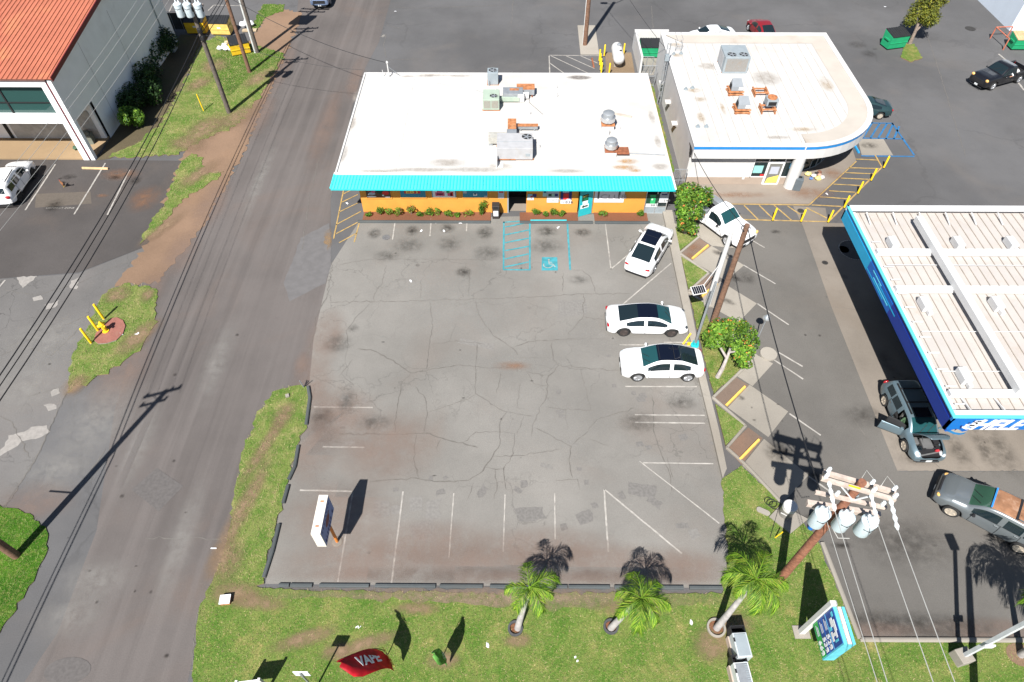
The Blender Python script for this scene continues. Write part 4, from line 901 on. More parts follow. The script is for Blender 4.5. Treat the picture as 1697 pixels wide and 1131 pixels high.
for k, (u, v, w, h, m) in enumerate(((1162, 195, .8, 2.0, D_tan), (1150, 150, 1.6, 1.0, D_tan), (1198, 180, .5, 2.6, D_tan), (1175, 110, 2.5, 1.5, D_roof), (1120, 75, 1.6, 1.0, D_tan), (1122, 92, 1.2, .8, D_tan), (1160, 165, 1.4, 1.0, D_tan), (1290, 228, 2.5, .6, D_roof), (1270, 130, 3, 3, D_roof), (1370, 140, 1.4, 3, D_tan), (1330, 215, 3, .8, D_tan))):
    rstain(u, v, w, h, m, CZ - .11, srf, k % 7)
# walls under the fascia
MW2 = mat("beige_dado_paint", (.33, .265, .215), .8, 0, .08, 1.2)
wf = Y0 + .55; sx1 = G(1310, 313).x
f0, f1 = GY(1243, 290, wf).x, GY(1318, 290, wf).x
sw = MB(); wbox(sw, X0, f0, wf, wf + .2, .72, 2.72); wbox(sw, X0 + .001, X0 + .2, wf + .2, Y1 - .1, 0, 2.72); wbox(sw, X0 + .2, 24, Y1 - .3, Y1 - .1, 0, 2.72); wbox(sw, f0, f1, wf, wf + .2, 2.5, 2.72)
sw.build("wall", W_wall, store, world=True)
dd_ = MB(); wbox(dd_, X0 - .02, f0, wf - .03, wf + .2, 0, .72); dd_.build("dado", MW2, store, world=True)
wg = MB(); ring_ = [(X1 - RAD + 4.4 * math.sin(t), Y0 + RAD - 4.4 * math.cos(t)) for t in [math.pi / 2 * k / 10 for k in range(11)]]
Lp = [(f1, wf + .1), (f1 + .6, wf + .5)] + [p for p in ring_ if p[1] > wf + .8] + [(X1 - RAD + 4.4, Y1 - .4)]
b0 = len(wg.v)
for p in Lp: wg.v += [(*p, .1), (*p, 2.72)]
for i in range(len(Lp) - 1): wg.f.append((2 * i, 2 * i + 2, 2 * i + 3, 2 * i + 1)); wg.m.append(0)
cg = wg.build("curved_glazing", GLASS, store, world=True)
ml = MB()
for p in Lp[1:-1]: ml.tube([(p[0], p[1], .1), (p[0], p[1], 2.72)], .045, 6)
for zq in (.15, 1.9): ml.tube([(p[0], p[1], zq) for p in Lp], .04, 6)
ml.build("mullion", GREYU, cg, world=True)
# shopfront: door and windows
vx = lambda u: GY(u, 285, wf).x
da, db = GY(1263, 300, wf).x, GY(1289, 300, wf).x
fr = MB()
for x in (f0, da, db, f1 - .05): wbox(fr, x, x + .07, wf - .02, wf + .1, .1 if x in (da, db) else .72, 2.5)
wbox(fr, f0, f1, wf - .02, wf + .1, 2.44, 2.5); wbox(fr, f0, f1, wf - .018, wf + .1, 2.05, 2.12); wbox(fr, f0, da, wf - .02, wf + .1, .72, .79); wbox(fr, db, f1, wf - .02, wf + .1, .72, .79)
sf = fr.build("shopfront_frame", mat("white_metal_frame", (.75, .75, .75), .4, .2, .05, 3), store, world=True)
for a, b, z0, z1 in ((f0 + .07, da, .79, 2.05), (db + .07, f1 - .05, .79, 2.05), (f0 + .07, da, 2.12, 2.44), (da + .07, db, 2.12, 2.44), (db + .07, f1 - .05, 2.12, 2.44)):
    q = MB(); wbox(q, a, b, wf + .02, wf + .04, z0, z1); q.build("window_pane", GLASS, sf, world=True)
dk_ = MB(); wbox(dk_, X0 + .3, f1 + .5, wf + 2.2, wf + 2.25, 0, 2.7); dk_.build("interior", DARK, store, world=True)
for a_, b_ in ((f0, da), (db + .07, f1)): q = MB(); wbox(q, a_, b_, wf + .001, wf + .1, 0, .72); q.build("dado", MW2, store, world=True)
dm = MB()
for x0_, x1_ in ((da + .07, da + .15), (db - .08, db)): wbox(dm, x0_, x1_, wf - .06, wf - .01, .1, 2.05)
wbox(dm, da + .15, db - .08, wf - .06, wf - .01, .1, .22); wbox(dm, da + .15, db - .08, wf - .06, wf - .01, 1.96, 2.05)
dor = dm.build("door", mat("white_metal_frame", (.75, .75, .75), .4), store, world=True)
q = MB(); wbox(q, da + .15, db - .08, wf - .045, wf - .025, .22, 1.96); q.build("door_glass", NT("door_glass").set((.16, .16, .15), .08, 0, .5).m, dor, world=True)
q = MB(); q.add([(da + .2, wf - .062, .25), (db - .1, wf - .062, .3), (db - .12, wf - .062, .95), (da + .3, wf - .062, .7)], [(0, 1, 2, 3)]); q.build("door_poster", P_yel, dor, world=True)
q = MB(); wbox(q, da + .3, db - .25, wf - .064, wf - .060, 1.05, 1.7); q.build("door_poster", P_grey, dor, world=True)
q = MB(); wbox(q, f0 + .12, da - .25, wf - .004, wf + .0, 1.1, 1.75); q.build("window_poster", flat("print_aqua", (.25, .5, .48)), sf, world=True)
q = MB(); wbox(q, db + .5, db + .95, wf - .004, wf + .0, 1.5, 1.95); q.build("window_poster", flat("print_blue", (.08, .3, .5)), sf, world=True)
q = MB(); wbox(q, da - .32, da - .05, wf - .004, wf + .0, .82, 1.0); q.build("window_poster", P_red, sf, world=True)
cc = G(1307, 312); MB().lathe([(.42, 0), (.42, 2.72)], (cc.x, cc.y + .05, .1), 20).build("column", W_wall, store, world=True, smooth=True)
dp = MB().tube([(X1 - RAD - .15, Y0 - .06, 2.72), (X1 - RAD - .15, Y0 - .06, CZ - .05)], .05, 8); dp.build("downpipe", W_wall, store, world=True)
q = MB(); wbox(q, GY(1228, 300, wf).x, GY(1232, 300, wf).x, wf - .06, wf - .001, .55, .85); q.build("meter_box", W_wall, store, world=True)
for u, v, wh_ in ((1101, 137, "farthest from"), (1111, 169, "middle one from"), (1122, 204.5, "nearest to")):
    p = GX(u, v, X0); o = MB().box((p.x - .22, p.y, p.z), (.44, .5, .10)); o.box((p.x - .05, p.y, p.z - .1), (.1, .3, .22))
    tag(rehome(o.build("wall_light", W_wall)), "white box floodlight on the store side wall, " + wh_ + " the store front", "wall light", "floodlights on the store side wall")
lt = MB()
for y in (Y0 + .5,): pass
q = MB()
for k in range(4): q.tube([(X0 - .05, Y0 + .5 + .12 * k, 2.9), (X0 - .05, Y0 + .5 + .12 * k, 3.3 - .1 * k), (X0 - .05, Y0 + 1.3 - .1 * k, 3.2)], .018, 5)
q.box((X0 - .08, Y0 + .35, 3.05), (.14, .25, .4)); q.build("cable_loop", BLACKP, store, world=True)
b = G(1091, 173); mt = thing("steel_mast", "grey lattice steel mast rising against the store side wall", "mast", (b.x, b.y, 0))
for s_ in (-.12, .12): MB().beam((s_, 0, 0), (s_, 0, 5.4), .07, .07).build("upright", GALV, mt)
for k in range(14): MB().beam((-.12, 0, .4 + k * .38), (.12, 0, .4 + k * .38), .03, .03).build("rung", GALV, mt)
MB().box((0, 0, 4.2), (.34, .3, .5)).build("meter_box", GREYU, mt)
b = G(1117, 76, CZ); o = MB()
for s_ in (0, .5): o.tube([(b.x + s_, b.y - .7, CZ - .1), (b.x + s_, b.y - .7, CZ + .9), (b.x + s_, b.y + .5, CZ + .9)], .02, 5)
for k in range(4): o.tube([(b.x, b.y - .7, CZ + .1 + .25 * k), (b.x + .5, b.y - .7, CZ + .1 + .25 * k)], .015, 5)
tag(rehome(o.build("ladder_rail", GALV)), "thin steel ladder rail at the rear left of the store roof", "ladder")

c = G(1217, 122, CZ); box_unit("rooftop_unit", "big two fan grey air conditioner on the store roof", (c.x, c.y + 1.05), (2.0, 2.1, 1.35), GREYU, fans=((-.45, -.6, .40), (.5, -.6, .40)), grilles=((-.85, .85, .18, 1.22),), zbase=CZ - .14,
    parts=(("curb", (-.1, -.2, .06), (2.5, 2.4, .1), W_wall), ("side_panel", (-1.012, .2, .8), (.02, 1.4, 1.0), BEIGE)))
M_hip = mat("grey_hood_paint", (.26, .28, .30), .5, .1, .08, 2)
def hood_unit(u, v, label):
    c = G(u, v, CZ); t = thing("vent_unit", label, "vent", (c.x, c.y + .35, CZ - .14))
    for k in (0, 1):
        for y in (-.42, .42): MB().box((0, y, .12 + .22 * k), (1.2, .1, .1)).build("frame_rail", RUST, t)
        for x in (-.48, .48): MB().box((x, 0, .12 + .22 * k), (.1, .74, .1)).build("frame_rail", RUST, t)
    for x in (-.48, .48):
        for y in (-.42, .42): MB().box((x, y, .035), (.12, .12, .07)).build("frame_foot", RUSTB, t)
    h = MB(); h.add([(-.42, -.40, .42), (.5, -.40, .42), (.5, .42, .42), (-.42, .42, .42), (-.42, -.38, .75), (.46, -.38, .75), (.40, .40, 1.05), (-.30, .40, 1.05)], [(0, 1, 5, 4), (1, 2, 6, 5), (2, 3, 7, 6), (3, 0, 4, 7), (4, 5, 6, 7)])
    h.build("hood", M_hip, t); MB().box((.28, -.41, .6), (.32, .03, .26)).build("control_box", W_wall, t); MB().box((-.43, 0, .65), (.02, .5, .35)).build("louvre", DARK, t)
hood_unit(1219, 156, "grey hooded vent on a rusty frame right in front of the big two fan unit"); hood_unit(1230, 186, "grey hooded vent on a rusty frame nearest the store front")
def rack(u, v, label):
    c = G(u, v, CZ); t = thing("steel_rack", label, "frame", (c.x, c.y + .3, CZ - .14))
    for x in (-.5, .5): MB().box((x, 0, .32), (.1, 1.0, .1)).build("rail", RUST, t); MB().box((x, 0, .12), (.1, 1.0, .1)).build("rail", RUST, t)
    for y in (-.3, .3): MB().box((0, y, .3), (.9, .1, .1)).build("cross_bar", RUST, t)
    for x in (-.5, .5):
        for y in (-.45, .45): MB().box((x, y, .035), (.1, .1, .07)).build("foot", RUSTB, t)
    return t
rack(1261, 157, "empty rusty steel frame on the store roof")
rack(1273, 185, "rusty steel frame under the squat round topped fan on the store roof")
c = G(1276, 178, CZ); t = thing("roof_fan", "squat pale grey fan unit with a rusty open top on the store roof", "fan", (c.x, c.y + .1, CZ + .23))
MB().box((0, 0, .25), (.85, .75, .5)).build("casing", GREYU, t); MB().box((0, -.38, .2), (.6, .02, .3)).build("opening", DARK, t); MB().lathe([(.36, .5), (.36, .58), (.3, .58), (.3, .52)], n=18).build("fan_ring", RUST, t)
for (u, v), wh_ in zip(((1137, 146), (1148, 144), (1157, 208), (1171, 208), (1117, 88), (1129, 87)), ("left of the middle pair", "right of the middle pair", "left of the pair nearest the front", "right of the pair nearest the front", "left of the rear pair", "right of the rear pair")):
    c = G(u, v, CZ); o = MB().lathe([(.18, 0), (.18, .05), (.08, .06), (.08, .2)], (c.x, c.y, CZ - .14), 10); tag(rehome(o.build("roof_drain", GREYU)), "small round roof drain by the store's left edge, " + wh_, "roof drain", "drains on the store roof")

# walled bin yard behind the store
tr = thing("bin_enclosure", "low white walled bin yard at the rear left of the store", "wall", (11.5, 58, 0))
q = MB(); ex0, ex1, ey0, ey1 = 11.35, 14.6, 58.0, 63.3
wbox(q, ex0, ex0 + .18, ey0, ey1, 0, 1.75); wbox(q, ex0 + .18, ex1, ey1 - .18, ey1, 0, 1.75); q.build("wall", W_wall, tr, world=True)
q = MB(); wbox(q, ex0 + .18, 12.75, ey0, 58.45, 0, .08); wbox(q, ex0 + .18, ex1, 58.45, ey1 - .18, 0, .08); q.build("yard_floor", M_conc_w, tr, world=True)
# chain link gates between the shops
M_mesh = mat("wire_mesh", (.35, .36, .36), .5, .6, .1, 3)
def gate(name, label, a, b, h, n=2):
    a, b = Vector((a.x, a.y, 0)), Vector((b.x, b.y, 0)); t = thing(name, label, "gate", a)
    f = MB()
    for k in range(n + 1):
        p = a.lerp(b, k / n); f.tube([p, p + Vector((0, 0, h))], .03, 6)
    f = f.build("post", GALV, t, world=True)
    for z in (.08, h * .5, h): MB().tube([a + Vector((0, 0, z)), b + Vector((0, 0, z))], .022, 6).build("rail", GALV, t, world=True)
    w = MB(); ln_ = (b - a).length; k = int(ln_ / .11); d = (b - a) / ln_
    for i in range(-int(h / .11), k + 1):
        for sgn in (1, -1):
            s0, s1 = i * .11, i * .11 + h
            p0, p1 = max(0, s0), min(ln_, s1)
            if p1 <= p0: continue
            z0_, z1_ = p0 - s0, p1 - s0
            if sgn < 0: z0_, z1_ = h - z0_, h - z1_
            w.tube([a + d * p0 + Vector((0, 0, z0_)), a + d * p1 + Vector((0, 0, z1_))], .004, 3, cap=False)
    stuff(w.build("wire_mesh", M_mesh, t, world=True)); return t
gate("wire_gate", "chain link gate closing the gap between shop and store at the front", G(1111, 316), G(1131, 316), 1.9)
gate("wire_gate", "chain link gate closing the gap between the shops at the rear", G(1062, 143), G(1083, 143), 1.9)
gate("wire_gate", "second chain link panel standing behind the rear gate", G(1058, 124), G(1079, 124), 1.7)

# ------------------------------------------------------------------ fuel canopy
KZ = 5.2; kx0, ky0, ky1, kx1 = 20.42, 17.08, 32.6, 36.0
can = thing("fuel_canopy", "large white topped fuel canopy with blue fascia and white slanted letters", "canopy", ((kx0 + kx1) / 2, (ky0 + ky1) / 2, 0))
CW = mat("canopy_white_sheet", (.415, .385, .36), .7, 0, .05, .8, S(200, 170, 140, .6), .25, .5, .08)
CWB = mat("canopy_white_steel", (.55, .55, .55), .6, 0, .05, 1)
FB = [mat("fascia_cyan", (.01, .30, .52), .4, 0, .04, 2), mat("fascia_blue", (.008, .10, .38), .4, 0, .04, 2), mat("fascia_deep_blue", (.006, .028, .22), .4, 0, .04, 2), mat("fascia_mid_blue", (.004, .05, .24), .4, 0, .04, 2), mat("fascia_edge_cyan", (.10, .52, .66), .4, 0, .04, 2)]
FD = [mat("fascia_dark_cyan", (.006, .15, .40), .4, 0, .04, 2), mat("fascia_dark_blue", (.005, .05, .26), .4, 0, .04, 2), mat("fascia_navy", (.005, .012, .13), .4, 0, .04, 2)]
FH = 1.02
def fascia_y(x, off, col, za_, zb1, y_a, y_b, nm="fascia_panel", nx=.12):
    q = MB(); wbox(q, x - off, x - off + nx, y_a, y_b, za_, zb1); return q.build(nm, col, can, world=True)
span = ky1 - ky0
for i, (t0, t1) in enumerate(((0, .30), (.30, .52), (.52, 1.0))):       # far end cyan -> near end deep blue
    yb1, ya1 = ky1 - span * t0, ky1 - span * t1
    fascia_y(kx0, 0, FB[i if i < 2 else 2], KZ - FH, KZ - .30, ya1, yb1); fascia_y(kx0, -.03, FD[i], KZ - .30, KZ - .06, ya1, yb1)
fascia_y(kx0, .02, FB[4], KZ - .06, KZ, ky0 - .02, ky1, "fascia_trim", .16)
for k, (t0, t1, z) in enumerate(((.30, .46, .86), (.36, .50, .72), (.40, .56, .58), (.34, .42, .46))):   # speed streaks where the colours meet
    q = MB(); wbox(q, kx0 - .012, kx0 + .002, ky1 - span * t1, ky1 - span * t0, KZ - z - .03, KZ - z + .03); q.build("fascia_streak", FB[4] if k % 2 else FB[0], can, world=True)
q = MB(); wbox(q, kx0, kx1, ky0, ky0 + .12, KZ - FH, KZ - .06); q.build("front_fascia", mat("front_fascia_blue", (.008, .14, .46), .4, 0, .05, 2), can, world=True)
q = MB(); wbox(q, kx0 + .141, kx1, ky0 - .02, ky0 + .14, KZ - .06, KZ - .002); q.build("fascia_trim", FB[4], can, world=True)
q = MB(); wbox(q, kx0, kx1, ky1 - .12, ky1, KZ - FH, KZ); q.build("rear_fascia", CWB, can, world=True)
q = MB(); pts = [(kx0, KZ - FH)] + [(kx0 + x, KZ - FH - z) for x, z in ((.10, .10), (.22, .22), (.34, .20), (.48, .05), (.62, .0), (.78, .03), (.92, .14), (1.04, .22), (1.16, .16), (1.30, 0))]
q.add([(x, ky0 + .01, z) for x, z in pts] + [(x, ky0 + .1, z) for x, z in pts], [tuple(range(len(pts)))[::-1]] + [(i, i + 1, len(pts) + i + 1, len(pts) + i) for i in range(len(pts) - 1)])
q.build("wave_edge", FB[1], can, world=True)
txt_o = text("HELE", "lettering", P_white, can, (kx0 + 1.15, ky0 - .022, KZ - FH + .06), (1, 0, 0), (0, 0, 1), .80, .012, shear=.42, sx=.92, bold=.03)
q = MB(); rsp = random.Random(2)
for k in range(26):
    z = KZ - FH + .05 + rsp.random() * .72; x = kx0 + 1.25 + .42 * (z - KZ + FH) - rsp.random() * .55 * (1 - .5 * (z - KZ + FH)); q.box((x, ky0 - .012, z), (rsp.uniform(.12, .34), .02, rsp.uniform(.04, .10)))
stuff(q.build("splash_print", P_white, can, world=True))
q = MB()
for x, z in ((.12, .0), (.6, .0), (.72, .30), (.95, .56), (1.12, .72), (.78, .16)): q.box((kx0 + x, ky0 - .014, KZ - FH + z), (.10, .016, .12), .4)
stuff(q.build("splash_print", P_navy, can, world=True))
dz = KZ - .42
dk2_ = MB(); wbox(dk2_, kx0 + .12, kx1 - .12, ky0 + .12, ky1 - .12, dz - .18, dz); deck = dk2_.build("deck", CW, can, world=True)
q = MB(); wbox(q, kx0 + .14, kx1 - .14, ky0 + .14, ky1 - .14, dz - .25, dz - .185); q.build("added_soffit", mat("bounce_cut_grey", (.10, .105, .11), .8), can, world=True)  # unseen dark ceiling, added to cut bounced light under the canopy
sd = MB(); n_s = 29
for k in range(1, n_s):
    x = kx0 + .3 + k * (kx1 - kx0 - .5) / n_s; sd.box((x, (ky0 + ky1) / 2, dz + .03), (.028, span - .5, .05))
stuff(sd.build("deck_rib", mat("rib_tan", (.37, .325, .285), .8, 0, .15, 3), deck, world=True))  # ribs in their own tan, darker than the deck sheet
par = MB(); wbox(par, kx0 + .12, kx0 + .55, ky0 + .12, ky1 - .12, dz, dz + .10); wbox(par, kx0 + .14, kx1 - .12, ky0 + .14, ky0 + .42, KZ - .12, KZ - .01); wbox(par, kx0 + .14, kx1 - .12, ky1 - .45, ky1 - .125, KZ - .1, KZ - .01)
par.build("parapet_cap", CWB, can, world=True)
def yrow(v): return G(1500, v, dz + .3).y
for v in (412, 462, 663):
    y = yrow(v); q = MB()
    y = {412: 28.6, 462: 25.6, 663: 18.6}[v]
    wbox(q, kx0 + .5, kx1 - .2, y - .16, y + .16, dz + .06, dz + .34); q.build("cross_beam", CWB, can, world=True)
q = MB(); bx = GY(1522, 370, 30).x; bx = G(1522, 370, dz + .4).x; wbox(q, bx - .2, bx + .2, ky0 + 1.4, ky1 - 1.4, dz + .345, dz + .75); q.build("main_beam", CWB, can, world=True)
q = MB(); wbox(q, bx + 7.0, bx + 7.4, ky0 + 1.4, ky1 - 1.4, dz + .345, dz + .75); q.build("main_beam", CWB, can, world=True)
for k in range(9):
    x = kx0 + 1.1 + k * 1.6
    for y, s_ in ((ky1 - .5, -1), (ky0 + .45, 1)):
        q = MB().beam((x, y, KZ - .15), (x, y + s_ * .9, dz + .06), .06, .06); q.build("strut", CWB, can, world=True)
for u, v, wh_ in ((1480, 402, "at the far left corner"), (1588, 402, "in the middle of the far row"), (1676, 402, "at the right of the far row"), (1533, 503, "in the middle bay left of the main beam"), (1652, 503, "in the middle bay right of the main beam"), (1598, 622, "nearest the slanted letters")):
    c = G(u, v, dz + .3); o = MB().box((c.x, c.y, dz + .25), (.42, .8, .4), .0); o.box((c.x - .05, c.y + .42, dz + .34), (.2, .06, .16), 0, 1); o.box((c.x + .1, c.y - .55, dz + .16), (.2, .24, .2))
    tag(rehome(o.build("light_box", [CWB, DARK])), "white lamp housing on the canopy deck " + wh_, "lamp box", "lamp housings on the canopy deck")
for k in range(12):
    y = ky1 - 3.0 - k * 1.05; q = MB(); wbox(q, kx0 + .6, kx0 + 1.15, y - .03, y + .03, dz + .08, dz + .13); q.build("bracket", CWB, can, world=True)
for y in (27.6, 22.6, 20.0):
    q = MB().tube([(kx0 + .8, y, dz + .14), (kx1 - .4, y, dz + .14)], .02, 5); q.build("conduit", CWB, can, world=True)
for x in (kx0 + 3.9, kx0 + 11.5):
    for y in (ky0 + 3.6, ky0 + 8.0, ky1 - 2.2):
        q = MB(); wbox(q, x - .16, x + .16, y - .16, y + .16, 0, dz - .18); q.build("column", CWB, can, world=True)
for x in (kx0 + 3.9, kx0 + 11.5):
    isl = MB(); yA, yB = G(1583, 724).y + .1, ky1 - 2.2
    pts = [(x + .75 * math.cos(t), yA + .75 + .75 * math.sin(t)) for t in [math.pi + math.pi * k / 8 for k in range(9)]] + [(x + .75, yB), (x - .75, yB)]
    isl.prism(pts, 0, .2, 0, 1); st = struct(isl.build("pump_island", [M_conc_w, mat("island_blue_paint", (.02, .16, .36), .6, 0, .15, 3)]))

# ------------------------------------------------------------------ red roofed warehouse
WX, WY0, WY1, EZ = -33.3, 44.45, 64.3, 6.75
wh = thing("warehouse", "two storey white warehouse with a red ribbed metal roof", "warehouse", (WX - 12, 54, 0))
RED = mat("red_roof_sheet", (.41, .135, .08), .5, .1, .10, .8, (.62, .28, .12), .55, .25, .05)
MAR = mat("maroon_trim", (.13, .015, .022), .5, 0, .1, 2)
WWH = mat("warehouse_white", (.82, .82, .82), .75, 0, .04, 1, S(140, 110, 100, .5), .10, .35, .05)
q = MB(); wxl = -62
q.add([(WX, WY0 + 3.1, 0), (WX, WY1, 0), (WX, WY1, EZ), (WX, (WY0 + WY1) / 2, EZ + 1.35), (WX, WY0 + .35, EZ), (WX, WY0 + .35, 3.3), (WX, WY0 + 3.1, 3.3),
       (WX, WY0 + 1.0, 3.3), (WX, WY0 + 1.0, 2.6), (WX, WY0 + 3.1, 2.3)], [(0, 1, 2, 3, 4, 5, 6)])
wbox(q, wxl, WX - .2, WY1 - .2, WY1, 0, EZ); wbox(q, wxl, WX - .2, WY0 + 2.9, WY0 + 3.1, 0, 3.3)
q.build("wall", WWH, wh, world=True)
q = MB(); wbox(q, wxl, WX - .9, WY0 + .4, WY0 + .42, 3.9, 6.2); wgl = q.build("window", GLASSG, wh, world=True)
q = MB()
for x in (WX - 4.4, WX - 8.8, WX - 13.2): wbox(q, x - .06, x + .06, WY0 + .33, WY0 + .40, 3.9, 6.2)
wbox(q, wxl, WX - .9, WY0 + .34, WY0 + .395, 4.72, 4.80); q.build("window_frame", DARK, wgl, world=True)
q = MB(); wbox(q, wxl, WX - .9, WY0, WY0 + .4, 6.2, EZ - .05); wbox(q, wxl, WX - .9, WY0, WY0 + .4, 3.25, 3.9); q.build("spandrel", WWH, wh, world=True)
q = MB(); wbox(q, WX - .9, WX - .45, WY0, WY0 + .4, 0, EZ - .05); wbox(q, WX - .3, WX + .02, WY0, WY0 + .36, 0, EZ - .05); q.build("pilaster", WWH, wh, world=True)
q = MB(); wbox(q, WX - .45, WX - .30, WY0 + .05, WY0 + .36, 0, EZ - .05); q.build("downpipe", MAR, wh, world=True)
q = MB(); wbox(q, wxl, WX - .3, WY0 - .12, WY0 + .05, EZ - .05, EZ + .12); q.build("gutter", mat("gutter_brown", (.14, .07, .06), .6), wh, world=True)
q = MB(); wbox(q, wxl, WX - .9, WY0 + .4, WY0 + 2.9, 3.2, 3.24); q.build("porch_ceiling", WWH, wh, world=True)
q = MB()
for x in (WX - 8.0, WX - 14): wbox(q, x, x + .25, WY0 + 2.82, WY0 + 2.9, .12, 3.2)
q.build("porch_pier", DARK, wh, world=True)
q = MB(); wbox(q, WX - 7.5, WX - .6, WY0 + 2.85, WY0 + 2.89, .12, 2.6); q.build("roller_door", mat("roller_door_grey", (.40, .39, .37), .7), wh, world=True)
ym = (WY0 + WY1) / 2
for nm, ya1, yb1 in (("roof", WY0 - .15, ym), ("roof", WY1 + .15, ym)):
    za1, zb1 = EZ + .12, EZ + 1.5
    q = MB(); q.add([(wxl, ya1, za1), (WX + .25, ya1, za1), (WX + .25, yb1, zb1), (wxl, yb1, zb1)], [(0, 1, 2, 3) if ya1 < yb1 else (3, 2, 1, 0)])
    r_ = q.build(nm, RED, wh, world=True)
    if ya1 < yb1:
        nr = 60
        for k in range(nr):
            x = WX - .1 - k * .36
            if k % 1 == 0:
                q = MB().beam((x, ya1 - .01, za1 + .02), (x, yb1, zb1 + .02), .06, .05); q.build("roof_rib", RED, r_, world=True)
for a, b in (((WX + .27, WY0 - .15, EZ + .12), (WX + .27, ym, EZ + 1.5)), ((WX + .27, ym, EZ + 1.5), (WX + .27, WY1 + .15, EZ + .12))):
    MB().beam(a, b, .07, .34).build("verge_trim", MAR, wh, world=True)
q = MB().tube([(WX + .06, WY1 - 2.2, 0), (WX + .06, WY1 - 2.2, EZ + .5)], .05, 6); q.build("downpipe", GREYU, wh, world=True)
for y in (WY0 + 5, WY0 + 10.5): q = MB(); wbox(q, WX + .001, WX + .012, y - .02, y + .02, .2, EZ + .3); q.build("wall_joint", mat("joint_grey", (.45, .43, .43), .8), wh, world=True)
q = MB(); wbox(q, WX + .001, WX + .06, WY0 + 8.3, WY0 + 8.7, 1.2, 1.6); q.build("vent_plate", GREYU, wh, world=True)

# pale building at the far right corner of the picture
c = G(1672, 51); pb = thing("pale_building", "pale blue white building at the top right corner", "building", (c.x + 10, c.y + 10, 0))
q = MB(); wbox(q, c.x, c.x + 40, c.y, c.y + 40, 0, 9); q.build("wall", mat("pale_blue_wall", (.62, .68, .76), .75, 0, .04, .6), pb, world=True)
q = MB(); wbox(q, c.x + .2, c.x + 39.8, c.y + .2, c.y + 39.8, 9, 9.1); q.build("roof", W_roof, pb, world=True)
# ================================================================== VEHICLES
def paint(name, col, metal=0.0, rough=.28, coat=.6):
    s = NT(name); c = s.mix(s.rng(s.noise(1.2, 4), .35, .7), dk(col, .94), col)
    s.set(c, rough, metal, .5, coat); return s.m
CARGLASS = NT("car_glass").set((.010, .018, .022), .04, 0, .6).m
CARGLASS_T = NT("teal_car_glass").set((.012, .055, .060), .04, 0, .7).m
ROOFGLASS = NT("roof_glass").set((.004, .006, .014), .05, 0, .6).m
TYRE = mat("tyre_rubber", (.022, .022, .022), .85, 0, .15, 6)
UNDER = mat("underbody", (.008, .008, .008), .9, 0, .1, 2, bump=0)
LAMP = NT("headlamp_lens").set((.55, .58, .60), .08, .2, .6).m
LAMPD = NT("dark_headlamp").set((.05, .06, .07), .06, .2, .6).m
TAIL = NT("tail_lamp").set((.30, .01, .015), .15, 0, .5).m
AMBER = NT("amber_lamp").set((.75, .42, .14), .15, 0, .5).m
CHROME = NT("chrome").set((.7, .7, .7), .15, 1).m
TRIM = mat("black_trim", (.018, .018, .02), .55, 0, .1, 4)
PLATE = mat("plate_white", (.6, .62, .62), .5, 0, .05, 6)

PROF = {   # x/L, top/H, shoulder/H, half top width / half width
 'sedan': [(-.5, .60, .50, .66), (-.485, .69, .58, .72), (-.44, .74, .625, .76), (-.36, .765, .645, .74), (-.14, .975, .655, .655), (.02, 1., .65, .67), (.115, .965, .64, .655), (.285, .685, .61, .80), (.37, .645, .58, .82), (.455, .565, .51, .76), (.49, .47, .43, .66), (.5, .40, .38, .58)],
 'coupe': [(-.5, .57, .47, .66), (-.487, .66, .55, .74), (-.455, .70, .59, .76), (-.40, .73, .60, .74), (-.20, .955, .615, .68), (-.02, 1., .61, .70), (.085, .975, .60, .69), (.255, .68, .575, .80), (.36, .63, .545, .82), (.455, .545, .485, .76), (.49, .45, .41, .66), (.5, .38, .36, .58)],
 'suv':   [(-.5, .48, .44, .74), (-.49, .60, .54, .78), (-.475, .645, .575, .80), (-.425, .95, .60, .70), (-.34, .985, .60, .73), (-.10, 1., .595, .74), (.095, .975, .585, .72), (.235, .685, .57, .80), (.36, .645, .55, .84), (.455, .57, .51, .80), (.492, .47, .42, .72), (.5, .40, .38, .66)],
 'cab':   [(-.09, .60, .54, .80), (-.085, .64, .56, .78), (-.065, .955, .575, .72), (.02, 1., .575, .74), (.085, .975, .57, .72), (.205, .68, .575, .84), (.34, .665, .57, .88), (.462, .635, .55, .87), (.488, .56, .48, .84), (.5, .46, .42, .80)],
 'crew':  [(-.15, .60, .54, .80), (-.145, .64, .56, .78), (-.125, .955, .575, .72), (-.02, 1., .575, .74), (.075, .975, .57, .72), (.195, .68, .575, .84), (.33, .665, .57, .88), (.462, .635, .55, .87), (.488, .56, .48, .84), (.5, .46, .42, .80)],
}
GL = {     # glazing ranges in x/L: rear glass, windscreen, list of side windows, door cuts
 'sedan': dict(rw=(-.36, -.14), roof=(-.14, .115), ws=(.115, .285), sw=[(-.27, -.045), (-.025, .225)], doors=[(-.24, -.035), (-.035, .22)]),
 'coupe': dict(rw=(-.40, -.20), roof=(-.20, .085), ws=(.085, .255), sw=[(-.31, -.085), (-.065, .20)], doors=[(-.27, -.075), (-.075, .19)]),
 'suv':   dict(rw=(-.475, -.425), roof=(-.425, .095), ws=(.095, .235), sw=[(-.39, -.245), (-.225, -.075), (-.055, .185)], doors=[(-.235, -.065), (-.065, .18)]),
 'cab':   dict(rw=(-.085, -.065), roof=(-.065, .085), ws=(.085, .205), sw=[(-.045, .16)], doors=[(-.055, .15)]),
 'crew':  dict(rw=(-.145, -.125), roof=(-.125, .075), ws=(.075, .195), sw=[(-.11, -.05), (-.035, .15)], doors=[(-.115, -.043), (-.043, .145)]),
}
